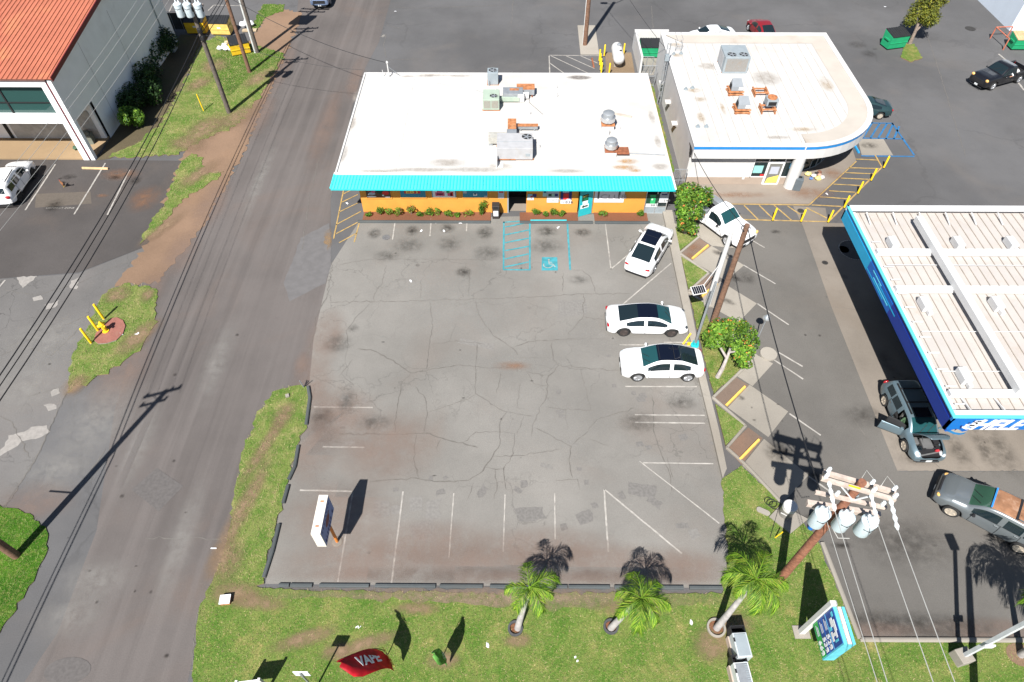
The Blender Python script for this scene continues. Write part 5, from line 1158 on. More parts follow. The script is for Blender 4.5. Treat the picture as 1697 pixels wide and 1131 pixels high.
def vehicle(label, cat, kind, body, cx, cy, head, L_, W_, H_, WB, name="car", rim=None, glass=None, roof=None, wr=.34, lamp=None, group=None, zb0=.22, wx0=None, rear_wheels=True, open_door=False, open_hood=False, bevel=True, trim=None, roof_m2=None, extras=True):
    t = thing(name, label, cat, (cx, cy, .022), R(head), group)
    rim = rim or ALU; glass = glass or CARGLASS; prof = PROF[kind]; gl = GL[kind]; hw = W_ / 2
    xf = (WB / 2 + (wx0 or 0)); xr_ = xf - WB; arch = wr + .075
    xs = {round(p[0] * L_, 4) for p in prof}
    lo = prof[0][0] * L_
    for xw in (xf, xr_):
        for q in (-1.09, -1.0, -.72, -.35, .0, .35, .72, 1.0, 1.09): xs.add(round(xw + q * arch, 4))
    for key in ('rw', 'roof', 'ws'):
        for q in gl[key]: xs.add(round(q * L_, 4))
    for a, b in gl['sw'] + gl['doors']: xs.add(round(a * L_, 4)); xs.add(round(b * L_, 4))
    xs = sorted(x for x in xs if x >= lo - 1e-6)
    out = [xs[0]]
    keep = {round(p[0] * L_, 4) for p in prof} | {round(q * L_, 4) for a in gl['sw'] for q in a}
    for x in xs[1:]:
        if x - out[-1] < .025:
            if x in keep and out[-1] not in keep: out[-1] = x
            continue
        out.append(x)
    xs = out
    px_ = [p[0] * L_ for p in prof]
    def ip(k, x): return float(np.interp(x, px_, [p[k] for p in prof]))
    def plan(x):                             # rounded corners in plan view
        e = abs(x) / (L_ / 2)
        return 1 - (.07 if kind in ('cab', 'crew') else .16) * max(0, (e - .80) / .20) ** 2.2 - .02 * max(0, (e - .5) / .5)
    def zbot(x):
        z = zb0 + .10 * max(0, (abs(x) / (L_ / 2) - .86) / .14)
        for xw in (xf, xr_):
            d = abs(x - xw)
            if d < arch * 1.001: z = max(z, wr + math.sqrt(max(0, arch ** 2 - d * d)) * .98)
        return z
    rows = []
    for x in xs:
        zt, zs, tw = ip(1, x) * H_, ip(2, x) * H_, ip(3, x) * hw; w = hw * plan(x); zb = zbot(x); tw *= plan(x)
        zs = min(zs, zt - .02); zm = max(zb + .05, .47 * H_ * (zs / (.6 * H_)) ** .6); zm = min(zm, zs - .04)
        z1 = min(zb + .09, zm - .02)
        rail = max(zs + .012, zt - .10)
        rows.append([(0, zb), (w * .90, zb), (w * .995, z1), (w * 1.0, zm), (w * .965, zs), (min(w * .955, tw + .05), rail), (tw - .035, zt - .012), (tw * .5, zt + .006), (0, zt + .012)])
    nr = len(rows[0]); V = []; idx = {}
    for i, x in enumerate(xs):
        for j in range(nr):
            y, z = rows[i][j]
            idx[i, j, 1] = len(V); V.append((x, y, z))
            if 0 < j < nr - 1: idx[i, j, -1] = len(V); V.append((x, -y, z))
            else: idx[i, j, -1] = idx[i, j, 1]
    names = ['body', 'windshield', 'rear_window', 'roof_panel', 'side_window_front', 'side_window_rear', 'side_window_last', 'door_front', 'door_rear', 'underbody', 'hood']
    F = []; M = []
    nd = len(gl['doors'])
    for i in range(len(xs) - 1):
        xm = (xs[i] + xs[i + 1]) / 2 / L_
        inr = lambda a: a[0] < xm < a[1]
        for j in range(nr - 1):
            m = 'body'
            if j == 0: m = 'underbody'
            elif j in (2, 3):
                for k, dcut in enumerate(gl['doors']):
                    if inr(dcut): m = ('door_front' if k == nd - 1 else 'door_rear')
            elif j == 4:
                for k, sc_ in enumerate(gl['sw']):
                    if inr(sc_): m = ('side_window_last', 'side_window_rear', 'side_window_front')[3 - len(gl['sw']) + k]
            elif j >= 6:
                if inr(gl['ws']): m = 'windshield'
                elif inr(gl['rw']): m = 'rear_window'
                elif inr(gl['roof']): m = 'roof_panel'
                elif xm > gl['ws'][1]: m = 'hood'
            for s_ in (1, -1):
                f = [idx[i, j, s_], idx[i + 1, j, s_], idx[i + 1, j + 1, s_], idx[i, j + 1, s_]]
                f = list(dict.fromkeys(f))
                if s_ == -1: f = f[::-1]
                if len(f) >= 3: F.append(f[::-1] if False else f); M.append(names.index(m))
    for i in (0, len(xs) - 1):
        for j in range(nr - 1):
            f = list(dict.fromkeys([idx[i, j, 1], idx[i, j + 1, 1], idx[i, j + 1, -1], idx[i, j, -1]]))
            if i: f = f[::-1]
            if len(f) >= 3: F.append(f); M.append(0)
    me = bpy.data.meshes.new("shell"); me.from_pydata(V, [], F)
    for _ in names: me.materials.append(None)
    me.polygons.foreach_set("material_index", M); me.update()
    bm = bmesh.new(); bm.from_mesh(me); bmesh.ops.recalc_face_normals(bm, faces=bm.faces); bm.to_mesh(me); bm.free()
    sh = bpy.data.objects.new("shell", me); COL.objects.link(sh)
    md = sh.modifiers.new("s", 'SUBSURF'); md.levels = 2; md.render_levels = 2
    bpy.context.view_layer.update()
    ev = bpy.data.meshes.new_from_object(sh.evaluated_get(bpy.context.evaluated_depsgraph_get()))
    bpy.data.objects.remove(sh)
    co = [tuple(v.co) for v in ev.vertices]; nv = [v.normal.copy() for v in ev.vertices]
    polys = [(tuple(p.vertices), p.material_index, p.center.copy()) for p in ev.polygons]
    mats = {'body': body, 'windshield': glass, 'rear_window': CARGLASS, 'roof_panel': roof or body, 'door_front': body, 'door_rear': body, 'underbody': UNDER, 'hood': body}
    partobj = {}
    def emit(nm, sel, m, out=0., side='', xform=None, thick=0):
        used = {}; vv = []; ff = []
        for vs_, _, _ in sel:
            f = []
            for v in vs_:
                if v not in used:
                    used[v] = len(vv); p = Vector(co[v]) + nv[v] * out; vv.append(xform(p) if xform else p)
                f.append(used[v])
            ff.append(tuple(f))
        if not ff: return None
        mb = MB(); mb.v = [tuple(p) for p in vv]; mb.f = ff; mb.m = [0] * len(ff)
        o = mb.build(nm, m, t, smooth=True)
        if thick: sdf = o.modifiers.new("t", 'SOLIDIFY'); sdf.thickness = thick; sdf.offset = -1
        return o
    groups = {}
    for p in polys:
        nm = names[p[1]]
        if nm.startswith('side_window') or nm.startswith('door'): nm = (nm, p[2].y > 0)
        groups.setdefault(nm, []).append(p)
    hx = max((co[v][0] for p in groups.get(('door_front', False), []) for v in p[0]), default=0)
    def swing(p):
        a = R(62); d = Vector((p.x - hx, p.y + hw * .97, 0)); c_, s_ = math.cos(a), math.sin(a)
        return Vector((hx + d.x * c_ - d.y * s_, -hw * .99 + d.x * s_ + d.y * c_, p.z))
    hb = min((co[v][0] for p in groups.get('hood', []) for v in p[0]), default=0); hz = .66 * H_
    def lift(p):
        a = R(62); d = Vector((p.x - hb, 0, p.z - hz)); c_, s_ = math.cos(a), math.sin(a)
        return Vector((hb + d.x * c_ - d.z * s_, p.y, hz + d.x * s_ + d.z * c_))
    for nm, sel in groups.items():
        side = ''
        if isinstance(nm, tuple): key, left = nm
        else: key, left = nm, None
        m = mats.get(key, CARGLASS)
        pn = 'side_window' if key.startswith('side_window') else ('door' if key.startswith('door') else key)
        xf_ = None; th = 0
        if open_door and left is False and key in ('door_front', 'side_window_front'): xf_ = swing; th = .05 if key == 'door_front' else .03
        if key == 'hood':
            if open_hood: xf_ = lift; th = .03
            front = [p for p in sel]
        o = emit(pn, sel, m, 0, xform=xf_, thick=th)
        if o and key == 'door_front' and xf_: o['label'] = "front passenger door standing wide open"
        if o and key == 'hood' and xf_: o['label'] = "raised hood"
        if o is not None: partobj[nm] = o
        if o and pn == 'door' and not xf_:
            cnt = {}
            for vs_, _, _ in sel:
                for a_, b_ in zip(vs_, vs_[1:] + vs_[:1]): cnt[tuple(sorted((a_, b_)))] = cnt.get(tuple(sorted((a_, b_))), 0) + 1
            sm_ = MB()
            for (a_, b_), k_ in cnt.items():
                if k_ == 1: sm_.beam(Vector(co[a_]) + nv[a_] * .002, Vector(co[b_]) + nv[b_] * .002, .022, .012)
            sm_.build("door_seam", TRIM, o)
        if o and pn == 'door':
            ys = [Vector(co[v]) for p in sel for v in p[0]]; x0 = min(q.x for q in ys); zc = max(q.z for q in ys) - .12
            yy = max(abs(q.y) for q in ys) + .012
            p_ = Vector((x0 + .16, yy * (1 if left else -1) * .985, zc)); p_ = xf_(p_) if xf_ else p_
            MB().box(p_, (.17, .03, .035), R(62) if xf_ else 0).build("handle", CHROME if body is not PWHITE else body, o)
    if open_door and ('side_window_front', False) in partobj:
        o = partobj[('side_window_front', False)]; o.data.materials.clear(); o.data.materials.append(DARK)
        wmod = o.modifiers.new("w", 'WIREFRAME') if False else None
    # cabin and well fillers
    if open_hood or open_door:
        MB().box((0, 0, zb0 + .12), (WB * .55, W_ * .7, .1)).build("cabin_floor", DARK, t)
        for y in (-.38, .38):
            MB().box((.12, y, .55), (.5, .5, .22)).box((-.16, y, .9), (.16, .48, .7)).build("seat", mat("seat_fabric", (.12, .12, .11), .9), t, bevel=.03)
        MB().box((hb - .28, 0, .80), (.35, W_ * .72, .22)).build("dashboard", TRIM, t)
    if open_hood:
        eb = MB().box(((hb + L_ * .47) / 2, 0, .60), (L_ * .47 - hb, W_ * .78, .16)); eb.build("engine_bay", TRIM, t)
        GR = mat("engine_grey", (.16, .16, .16), .5, .3); 
        for i, (x, y, sx, sy, sz, m) in enumerate(((.30, .0, .55, .55, .2, GR), (.22, .5, .35, .3, .24, TRIM), (.58, .44, .12, .2, .14, mat("battery_red", (.4, .03, .04), .6)), (.2, -.52, .4, .26, .2, GR), (.52, -.5, .25, .2, .2, CHROME), (.68, 0, .08, 1.2, .06, GR), (.42, .2, .1, .5, .1, CHROME), (.45, -.2, .2, .2, .12, TRIM))):
            MB().box((hb + x * (L_ * .47 - hb) / .75, y, .70 + sz / 2 - .02), (sx, sy, sz), .1 * (i % 3)).build("engine_part", m, t, bevel=.02)
        MB().tube([(hb + .75, -.2, .72), (hb + .1, -.15, 1.02)], .01, 5).build("hood_prop", CHROME, t)
    # wheels
    for xw in (xf, xr_):
        for s_ in (1, -1):
            y = s_ * (hw - .125)
            mx = Matrix.Rotation(-s_ * math.pi / 2, 4, 'X'); c_ = (xw, y, wr)
            wh_ = MB().lathe([(wr * .66, -.10), (wr * .95, -.115), (wr, -.08), (wr, .08), (wr * .95, .115), (wr * .71, .115), (wr * .69, .02)], c_, 24, mx=mx).build("wheel", TYRE, t, smooth=True)
            rm = MB().lathe([(wr * .70, .085), (wr * .70, .112), (wr * .64, .112), (wr * .62, .050)], c_, 20, mx=mx)
            rm.lathe([(wr * .62, .054), (wr * .62, .058)], c_, 20, m=1, mx=mx)
            for k in range(5):
                a = 2 * math.pi * k / 5 + .3
                P = Matrix.Translation(c_) @ mx @ Matrix.Rotation(a, 4, 'Z')
                b_ = [P @ Vector(q) for q in ((wr * .10, -wr * .14, .075), (wr * .64, -wr * .10, .088), (wr * .64, wr * .10, .088), (wr * .10, wr * .14, .075), (wr * .10, -wr * .14, .10), (wr * .64, -wr * .10, .112), (wr * .64, wr * .10, .112), (wr * .10, wr * .14, .10))]
                rm.add(b_, [(4, 5, 6, 7), (0, 1, 5, 4), (2, 3, 7, 6), (1, 2, 6, 5)])
            rm.lathe([(wr * .17, .07), (wr * .17, .108)], c_, 10, mx=mx)
            rm.build("rim", [rim, TRIM], wh_, smooth=False)
            MB().lathe([(arch * .98, -.2), (arch * .98, .02)], (xw, y - s_ * .05, wr), 20, mx=mx).build("wheel_well", UNDER, t)
    zs = ip(2, L_ * .47) * H_; lm = lamp or LAMP
    if extras:
        for s_ in (1, -1):
            tk = kind in ('cab', 'crew'); MB().blob((L_ * (.482 if tk else .452), s_ * hw * (.78 if tk else .70), .545 * H_ if tk else zs * .97), (.11, .16, .13) if tk else (.20, .17, .085), 10).build("headlight", lm, t, smooth=True)
            if kind in ('sedan', 'coupe', 'suv'):
                MB().blob((lo + .07, s_ * hw * .70, ip(2, lo + .1) * H_ * .96), (.10, .18, .07 if kind != 'suv' else .14), 10).build("tail_light", TAIL, t, smooth=True)
            xm_ = gl['ws'][1] * L_ - .38; zm_ = ip(2, xm_) * H_ + .06
            mr = MB().blob((xm_, s_ * (hw + .10), zm_), (.08, .11, .075), 8); mr.box((xm_, s_ * (hw + .0), zm_ - .04), (.06, .12, .04)); mr.build("mirror", trim or body, t, smooth=True)
        MB().box((L_ * .497, 0, (.46 * H_ * .62) if kind not in ("cab", "crew") else .74), (.05, W_ * (.50 if kind not in ("cab", "crew") else .62), .14 if kind not in ("cab", "crew") else .30)).build("grille", TRIM, t)
        MB().box((L_ * .503, 0, .40), (.015, .31, .15)).build("license_plate", PLATE, t)
        MB().box((L_ * .495, 0, .27), (.05, W_ * .66, .07)).build("bumper_trim", TRIM, t, bevel=.02)
        if kind in ('sedan', 'coupe', 'suv'):
            MB().box((lo - .004, 0, .55), (.015, .31, .15)).build("license_plate", PLATE, t); MB().box((lo + .01, 0, .30), (.05, W_ * .74, .12)).build("rear_bumper_trim", TRIM, t, bevel=.02)
        for y in (-.28, .12):
            a = gl['ws'][1] * L_ - .02; MB().beam((a, y, ip(1, a) * H_ + .025), (a - .34, y + .42, ip(1, a - .34) * H_ + .028), .02, .02).build("wiper", TRIM, t)
    return t
PWHITE = paint("white_car_paint", (.78, .78, .79))
def side_center(a, b, left_visible, W_, frac=.5):
    A_, B_ = G(*a), G(*b); h = math.atan2(B_.y - A_.y, B_.x - A_.x); m = (A_ + B_) / 2; o = W_ / 2 - .08
    n = Vector((math.sin(h), -math.cos(h), 0)) if left_visible else Vector((-math.sin(h), math.cos(h), 0))
    m = m + n * o; return m.x, m.y, math.degrees(h)
BRONZE = mat("bronze_rim", (.12, .10, .095), .4, .6, .1, 5); TANRIM = mat("tan_rim", (.52, .46, .38), .5, .4, .15, 5); SILV = mat("silver_rim", (.5, .51, .53), .35, .7, .08, 5)

# white coupe SUV with a dark sunroof
x, y, h = side_center((1083, 455), (1107, 405), False, 1.98)
v = vehicle("white coupe-backed SUV with a square dark sunroof parked at a slant by the kerb", "car", 'coupe', PWHITE, x, y, 62, 4.93, 1.98, 1.66, 2.9, rim=SILV, wr=.37, group="white cars parked along the right kerb")
MB().box((-.10, 0, 1.655), (1.35, 1.06, .05), 0).build("sunroof", ROOFGLASS, v, bevel=.02); MB().box((-.02, 0, 1.683), (.02, 1.06, .006)).build("sunroof_bar", TRIM, v)
MB().box((-2.36, 0, .93), (.03, 1.5, .05)).build("light_bar", TAIL, v)
# white sedan, dark glass roof
x, y, h = side_center((1034, 558), (1110, 558), False, 1.97)
vehicle("sleek white sedan with a long dark glass roof and bronze wheels", "car", 'sedan', PWHITE, x, y, -1, 4.96, 1.97, 1.40, 2.9, rim=BRONZE, wr=.365, roof=ROOFGLASS, glass=CARGLASS_T, lamp=LAMPD, zb0=.16, group="white cars parked along the right kerb")
# white crossover, glass roof, nose to the left
x, y, h = side_center((1138, 632), (1055, 632), True, 1.92)
v = vehicle("white crossover with a full dark glass roof facing left", "car", 'coupe', PWHITE, x, y, 180, 4.75, 1.92, 1.62, 2.89, rim=SILV, wr=.365, roof=ROOFGLASS, glass=CARGLASS_T, group="white cars parked along the right kerb")
for x_ in (-.42, .42): MB().box((x_ - .1, 0, 1.632), (.025, 1.1, .012)).build("roof_bar", TRIM, v)
# white work pickup under the flowering tree
x, y, h = side_center((1166, 386), (1197, 409), False, 2.0)
wp = vehicle("white work pickup with tool boxes parked under the flowering tree", "pickup", 'cab', PWHITE, G(1188, 392).x + .15, G(1188, 392).y + 1.05, -55, 5.6, 2.0, 1.86, 3.55, name="pickup_truck", rim=SILV, wr=.39, glass=CARGLASS_T, lamp=AMBER, zb0=.34, trim=TRIM)
def truck_bed(t, L_, W_, H_, m, x1, boxes=False):
    x0 = -L_ / 2; zf, zt = .72, .58 * H_; hw = W_ / 2
    MB().box(((x0 + x1) / 2, 0, zf - .08), (x1 - x0, W_ * .9, .16)).build("bed_floor", TRIM, t)
    for s_ in (1, -1):
        b = MB(); n = 14; xw = None
        b.box(((x0 + x1) / 2, s_ * (hw - .07), (zf + .12 + zt) / 2), (x1 - x0, .12, zt - zf - .12)); b.box((x0 + .28, s_ * (hw - .07), .66), (.5, .12, .36)); b.box((x1 - .22, s_ * (hw - .07), .62), (.44, .12, .44))
        b.build("bed_side", m, t, bevel=.03)
        if not boxes: MB().box(((x0 + x1) / 2, s_ * (hw - .07), zt + .015), (x1 - x0, .14, .03)).build("bed_rail", TRIM, t)
    MB().box((x0 + .05, 0, (zf + zt) / 2), (.08, W_ * .82, zt - zf)).build("tailgate", m, t, bevel=.02); MB().box((x1 - .03, 0, (zf + zt) / 2), (.06, W_ * .84, zt - zf)).build("bed_front", m, t)
    MB().box((x0 - .06, 0, .55), (.14, W_ * .9, .2)).build("rear_bumper", CHROME, t, bevel=.03)
    for s_ in (1, -1): MB().box((x0 + .03, s_ * (hw - .1), zt - .2), (.06, .12, .3)).build("tail_light", TAIL, t)
    if boxes:
        for s_ in (1, -1):
            for k in range(2):
                MB().box((x0 + .65 + 1.1 * k, s_ * (hw - .28), zt + .17), (1.0, .5, .34)).build("tool_box", GALV if k else m, t, bevel=.03)
truck_bed(wp, 5.6, 2.0, 1.86, PWHITE, -.09 * 5.6 - .02, True)
# slate blue wagon: hood up, door open
x, y, h = side_center((1464, 671), (1501, 746), False, 1.85)
SLATE = paint("slate_blue_paint", (.13, .185, .215), .35, .32)
x -= .12; h = -89.5
wag = vehicle("slate blue wagon with its hood raised and front door open", "car", 'suv', SLATE, x, y, h, 4.85, 1.86, 1.58, 2.92, name="station_wagon", rim=TANRIM, wr=.345, glass=CARGLASS_T, open_door=True, open_hood=True)
for s_ in (1, -1): MB().beam((-1.7, s_ * .60, 1.62), (.3, s_ * .60, 1.62), .05, .06).build("roof_rail", TRIM, wag)
for x_ in (-1.35, -.45): MB().beam((x_, -.62, 1.645), (x_, .62, 1.645), .07, .04).build("cross_bar", TRIM, wag)
MB().box((.16, 0, 1.585), (.62, .86, .04)).build("sunroof", ROOFGLASS, wag, bevel=.02)
# grey SUV with a rusted roof
x, y, h = side_center((1681, 914), (1569, 853), True, 1.92)
GREYM = paint("grey_metal_paint", (.17, .19, .20), .4, .30)
RUSTROOF = mat("rusted_roof_paint", (.30, .15, .08), .75, .1, .3, 2.4, (.42, .36, .30), .5, 1.2)
gs = vehicle("dark grey SUV with rusty brown roof panels and amber headlamps", "car", 'suv', GREYM, x, y, h, 5.1, 1.94, 1.85, 3.1, name="suv", rim=TANRIM, wr=.38, glass=NT("green_car_glass").set((.03, .075, .05), .06, 0, .6).m, lamp=AMBER, roof=RUSTROOF, trim=TRIM, zb0=.3)
MB().box((.455, 0, 1.80), (.07, 1.25, .04), 0).build("blue_tape", mat("blue_tape", (.03, .22, .62), .6), gs); MB().box((-.62, 0, 1.86), (.10, 1.3, .03)).build("roof_seam", TRIM, gs)
for s_ in (1, -1):
    MB().beam((-2.1, s_ * .62, 1.895), (-.7, s_ * .62, 1.895), .05, .06).build("roof_rail", GREYM, gs)
for y_ in (-.3, 0, .3): MB().beam((-2.05, y_, 1.865), (-.75, y_, 1.865), .05, .03).build("roof_rib", RUSTROOF, gs)
MB().box((2.46, 0, .80), (.12, 1.0, .30)).build("black_grille", TRIM, gs, bevel=.03); MB().box((2.5, 0, .48), (.14, 1.6, .3)).build("black_bumper", TRIM, gs, bevel=.06)
# white SUV in the left lot
x, y, h = side_center((37, 334), (60, 293), False, 1.86)
ws = vehicle("white SUV parked in front of the red roofed warehouse", "car", 'suv', PWHITE, x, y, 97, 4.8, 1.88, 1.78, 2.8, name="suv", rim=TRIM, wr=.38, zb0=.34)
for s_ in (1, -1): MB().beam((-1.6, s_ * .66, 1.82), (-.1, s_ * .66, 1.82), .05, .05).build("roof_rail", TRIM, ws)
for x_ in (-1.3, -.5): MB().beam((x_, -.60, 1.80), (x_, .60, 1.80), .03, .02).build("roof_rib", GREYU, ws)
# black pickup, driver's arm out
x, y, h = side_center((1684.6, 138), (1641, 150), True, 1.9)
BLK = paint("black_car_paint", (.008, .008, .010))
bp = vehicle("black pickup truck with an open bed turning in the rear lot", "pickup", 'crew', BLK, x, y, h, 5.4, 1.92, 1.80, 3.2, name="pickup_truck", rim=SILV, wr=.37, lamp=AMBER, zb0=.3, glass=CARGLASS)
truck_bed(bp, 5.4, 1.92, 1.80, BLK, -.15 * 5.4 - .02)
BP_POS = (x, y, h)
c = Vector((x, y, 0)) + Matrix.Rotation(R(h), 3, 'Z') @ Vector((-1.15, .45, 0))
o = MB().blob((c.x, c.y, 1.02), (.35, .25, .22), 10, jit=.12); tag(rehome(o.build("bag", W_wall, smooth=True)), "white bag lying in the black pickup's bed", "bag")
# green sedan behind the store
p = G(1456, 197); v = vehicle("dark green sedan half hidden behind the rounded store corner", "car", 'sedan', paint("dark_green_paint", (.03, .065, .07), .4, .3), p.x - 1.36, p.y + .78, 176, 4.6, 1.75, 1.40, 2.7, rim=TANRIM, wr=.31)
p = G(1172, 44, 1.2); vehicle("white sedan parked behind the store's rear edge", "car", 'sedan', PWHITE, p.x + .4, p.y - .7, 190, 4.6, 1.78, 1.45, 2.7, rim=SILV, wr=.32)
p = G(1265, 40, 1.3); vehicle("dark red hatchback parked behind the store's rear edge", "car", 'coupe', paint("dark_red_paint", (.22, .012, .016), .1, .3), p.x + .1, p.y + .2, 98, 4.2, 1.76, 1.5, 2.6, rim=SILV, wr=.32)
p = G(531, 17); vehicle("blue grey pickup facing down the road at the top edge", "pickup", 'crew', paint("blue_grey_paint", (.14, .19, .30), .3, .3), p.x - .1, p.y + 2.85, -88, 5.6, 2.0, 1.85, 3.4, name="pickup_truck", rim=SILV, wr=.38, zb0=.32)
# ================================================================== POLES AND WIRES
CAN = mat("transformer_paint", (.50, .58, .62), .45, 0, .06, 2, (.5, .45, .4), .25, 2)
PORC = mat("insulator_porcelain", (.62, .66, .68), .3, 0, .1, 6)
ARMW = mat("pale_crossarm_timber", (.46, .38, .33), .85, 0, .2, 5)
CABLE = mat("black_cable", (.012, .012, .014), .6, 0, .05, 5, bump=0)
COND = mat("bare_conductor", (.50, .49, .46), .4, .4, .05, 5, bump=0)
ORG = mat("orange_paint", (.62, .20, .03), .5, 0, .1, 3)
def insulator(t, p, h=.3, parent=None):
    MB().lathe([(.03, 0), (.075, h * .25), (.04, h * .35), (.075, h * .55), (.04, h * .65), (.07, h * .85), (.03, h)], p, 8).build("insulator", PORC, parent or t, smooth=True)
def transformer(t, p, r=.29, h=.88):
    o = MB().lathe([(r * .92, 0), (r, .05), (r, h), (r * 1.04, h), (r * 1.04, h + .05), (r * .7, h + .13), (r * .2, h + .16)], p, 18).build("transformer", CAN, t, smooth=True)
    b = MB()
    for a in (.6, 2.4): b.lathe([(.05, 0), (.07, .1), (.04, .14), (.06, .22), (.03, .3)], (p[0] + r * .5 * math.cos(a), p[1] + r * .5 * math.sin(a), p[2] + h + .06), 8)
    b.build("bushing", PORC, o, smooth=True)
    MB().box((p[0] + r * .9, p[1], p[2] + h * .6), (.1, .18, .3)).build("bracket", DARK, o); MB().tube([(p[0] - r * .7, p[1] - r * .75, p[2] + h * .75), (p[0], p[1] - r * 1.06, p[2] + h * .7), (p[0] + r * .7, p[1] - r * .75, p[2] + h * .75)], .02, 5).build("strap", DARK, o)
    return o
def pole(label, x, y, h, m=WOODP, r0=.19, r1=.125, name="utility_pole", arms=(), arm_m=ARMW, group=None):
    t = thing(name, label, "utility pole", (x, y, 0), 0, group)
    n = 6; MB().tube([(0, 0, h * k / n) for k in range(n + 1)], [r0 + (r1 - r0) * k / n for k in range(n + 1)], 12).build("shaft", m, t, smooth=True)
    for z, half, ang, w in arms:
        d = Vector((math.cos(ang), math.sin(ang), 0)); nn = Vector((-d.y, d.x, 0)) * (r1 + w * .5)
        a = MB().beam(nn - d * half + Vector((0, 0, z)), nn + d * half + Vector((0, 0, z)), w, w * 1.2).build("crossarm", arm_m, t)
        for s_ in (-.9, .45, .9): insulator(t, tuple(nn + d * half * s_ + Vector((0, 0, z + w * .6))), .26, a)
        MB().beam(nn + d * half * .5 + Vector((0, 0, z)), nn * .7 + Vector((0, 0, z - .5)), .04, .04).beam(nn - d * half * .5 + Vector((0, 0, z)), nn * .7 + Vector((0, 0, z - .5)), .04, .04).build("brace", arm_m, a)
    return t
def wire(label, a, b, sag, r=.012, m=CABLE, group=None, name="power_line", n=16):
    a, b = Vector(a), Vector(b); P = [a.lerp(b, k / n) - Vector((0, 0, 4 * sag * (k / n) * (1 - k / n))) for k in range(n + 1)]
    o = MB().tube(P, r, 5).build(name, m); tag(rehome(o), label, "cable", group); return o

b1, b2, b3, b4, b5, b6 = G(380, 188), G(414, 121), G(427, 88), G(28, 922), G(1178, 545), G(969, 75)
p1 = pole("grey weathered utility pole with three pale transformer cans on the left verge", b1.x, b1.y, 12.4, WOODG, .19, .13, arms=((11.6, 1.2, .1, .10), (10.9, .6, .1, .10)))
hz = above(b1, 12)
for dx in (-.75, -.05, .75): transformer(p1, (dx + .0, -.42, 8.35))
MB().beam((-1.1, -.2, 9.1), (1.1, -.2, 9.1), .12, .16).build("crossarm", ARMW, p1)
for z in (7.2, 6.6): MB().box((.12, -.2, z), (.3, .3, .35)).build("cable_closure", BLACKP, p1, bevel=.03)
MB().tube([(.2, 0, .1), (.19, 0, 4.5), (.15, 0, 8.3)], .03, 6).build("conduit", BLACKP, p1)
p2 = pole("dark brown utility pole standing second along the left verge", b2.x, b2.y, 11.4, WOODP, .18, .13, arms=((10.9, 1.2, .1, .12), (10.0, 1.1, .1, .12)))
p3 = pole("tall pole, pale down its lit left side, nearest the yellow bins on the left verge", b3.x, b3.y, 12.2, WOODG, .20, .14, arms=((11.7, 1.5, -.05, .12), (10.9, 1.4, -.05, .12)))
MB().tube([(-.18, -.12, .0), (-.15, -.1, 9.5)], .09, 8).build("riser", mat("pale_pole_tube", (.55, .56, .55), .6), p3, smooth=True)  # pale tube up the left side stands in for sunlight on the pole
MB().box((0, 0, 9.0), (.25, .25, .2)).build("rack_bracket", DARK, p3)
rk = MB()
for k in range(9): rk.box((.1, -.15, 8.0 + k * .24), (1.9, .5, .15))
for x_ in (-.75, .75): rk.box((x_ + .1, -.15, 8.95), (.1, .3, 2.2))
rk.build("capacitor_rack", GREYU, p3)
p4 = pole("brown utility pole cut by the left edge above the round lawn", b4.x, b4.y, 12.3, WOODP, .20, .14, arms=((11.9, 1.0, .35, .12), (11.0, .7, .35, .1)))
MB().beam((0, 0, 4.2), (-1.3, .1, 4.2), .06, .06).build("bracket", GALV, p4)
h5 = above(b5, 373); lx = G(1238, 374, h5)
p5 = pole("reddish brown utility pole between the flowering tree and the parked cars", b5.x, b5.y, h5, WOODP, .19, .14)
MB().tube([(.25 * math.cos(t), .25 * math.sin(t), h5 - .25) for t in [2 * math.pi * k / 12 for k in range(9)]], .025, 6).build("cable_loop", BLACKP, p5)
p6 = pole("tall brown pole on a pale concrete pad behind the shop", b6.x, b6.y, 12.0, WOODP, .24, .17)
MB().tube([(-.2, -.06, 0), (-.18, -.06, 11)], .05, 6).build("riser", mat("pale_pole_tube", (.55, .56, .55), .6), p6)
MB().tube([(0, 0, 11.4), (1.1, .5, 12.4), (1.4, .6, 12.4)], .05, 6).build("lamp_arm", GALV, p6); MB().box((1.6, .7, 12.4), (.7, .35, .14)).build("lamp_head", GREYU, p6); MB().box((-.9, .3, 11.4), (.7, .35, .14)).build("lamp_head", GREYU, p6); MB().tube([(0, 0, 11.4), (-.9, .3, 11.4)], .04, 6).build("lamp_arm", GALV, p6)
# transformer pole at the lower right, arms slightly turned
b7 = G(1291, 962); h7 = above(b7, 799)
p7 = thing("utility_pole", "brown utility pole with four pale crossarms and three white transformer cans", "utility pole", (b7.x, b7.y, 0))
MB().tube([(0, 0, h7 * k / 6) for k in range(7)], [.20 - .055 * k / 6 for k in range(7)], 14).build("shaft", mat("red_brown_timber", (.24, .10, .06), .85, 0, .35, 5, (.34, .19, .12), .6, 1.0, .4), p7, smooth=True)
def px_arm(ua, va, ub, vb, z, w, m=ARMW):
    a, b = G(ua, va, z), G(ub, vb, z); o = Vector((b7.x, b7.y, 0)); a, b = a - o, b - o
    d = (b - a).normalized(); n_ = Vector((-d.y, d.x, 0)); side = a.dot(n_)
    ob = MB().beam(a, b, w, w * 1.15).build("crossarm", m, p7); return a, b, d, n_, ob
z1_, z2_, z3_, z4_ = h7 - .25, above(b7, 812), above(b7, 829), above(b7, 850)
A1 = px_arm(1364, 783, 1484, 817, z1_ - .1, .15); A2 = px_arm(1361, 793, 1484, 829, z2_ + .35, .13); A3 = px_arm(1351, 816, 1469, 842, z3_ + .35, .12); A4 = px_arm(1337, 834, 1458, 854, z4_ + .3, .20)
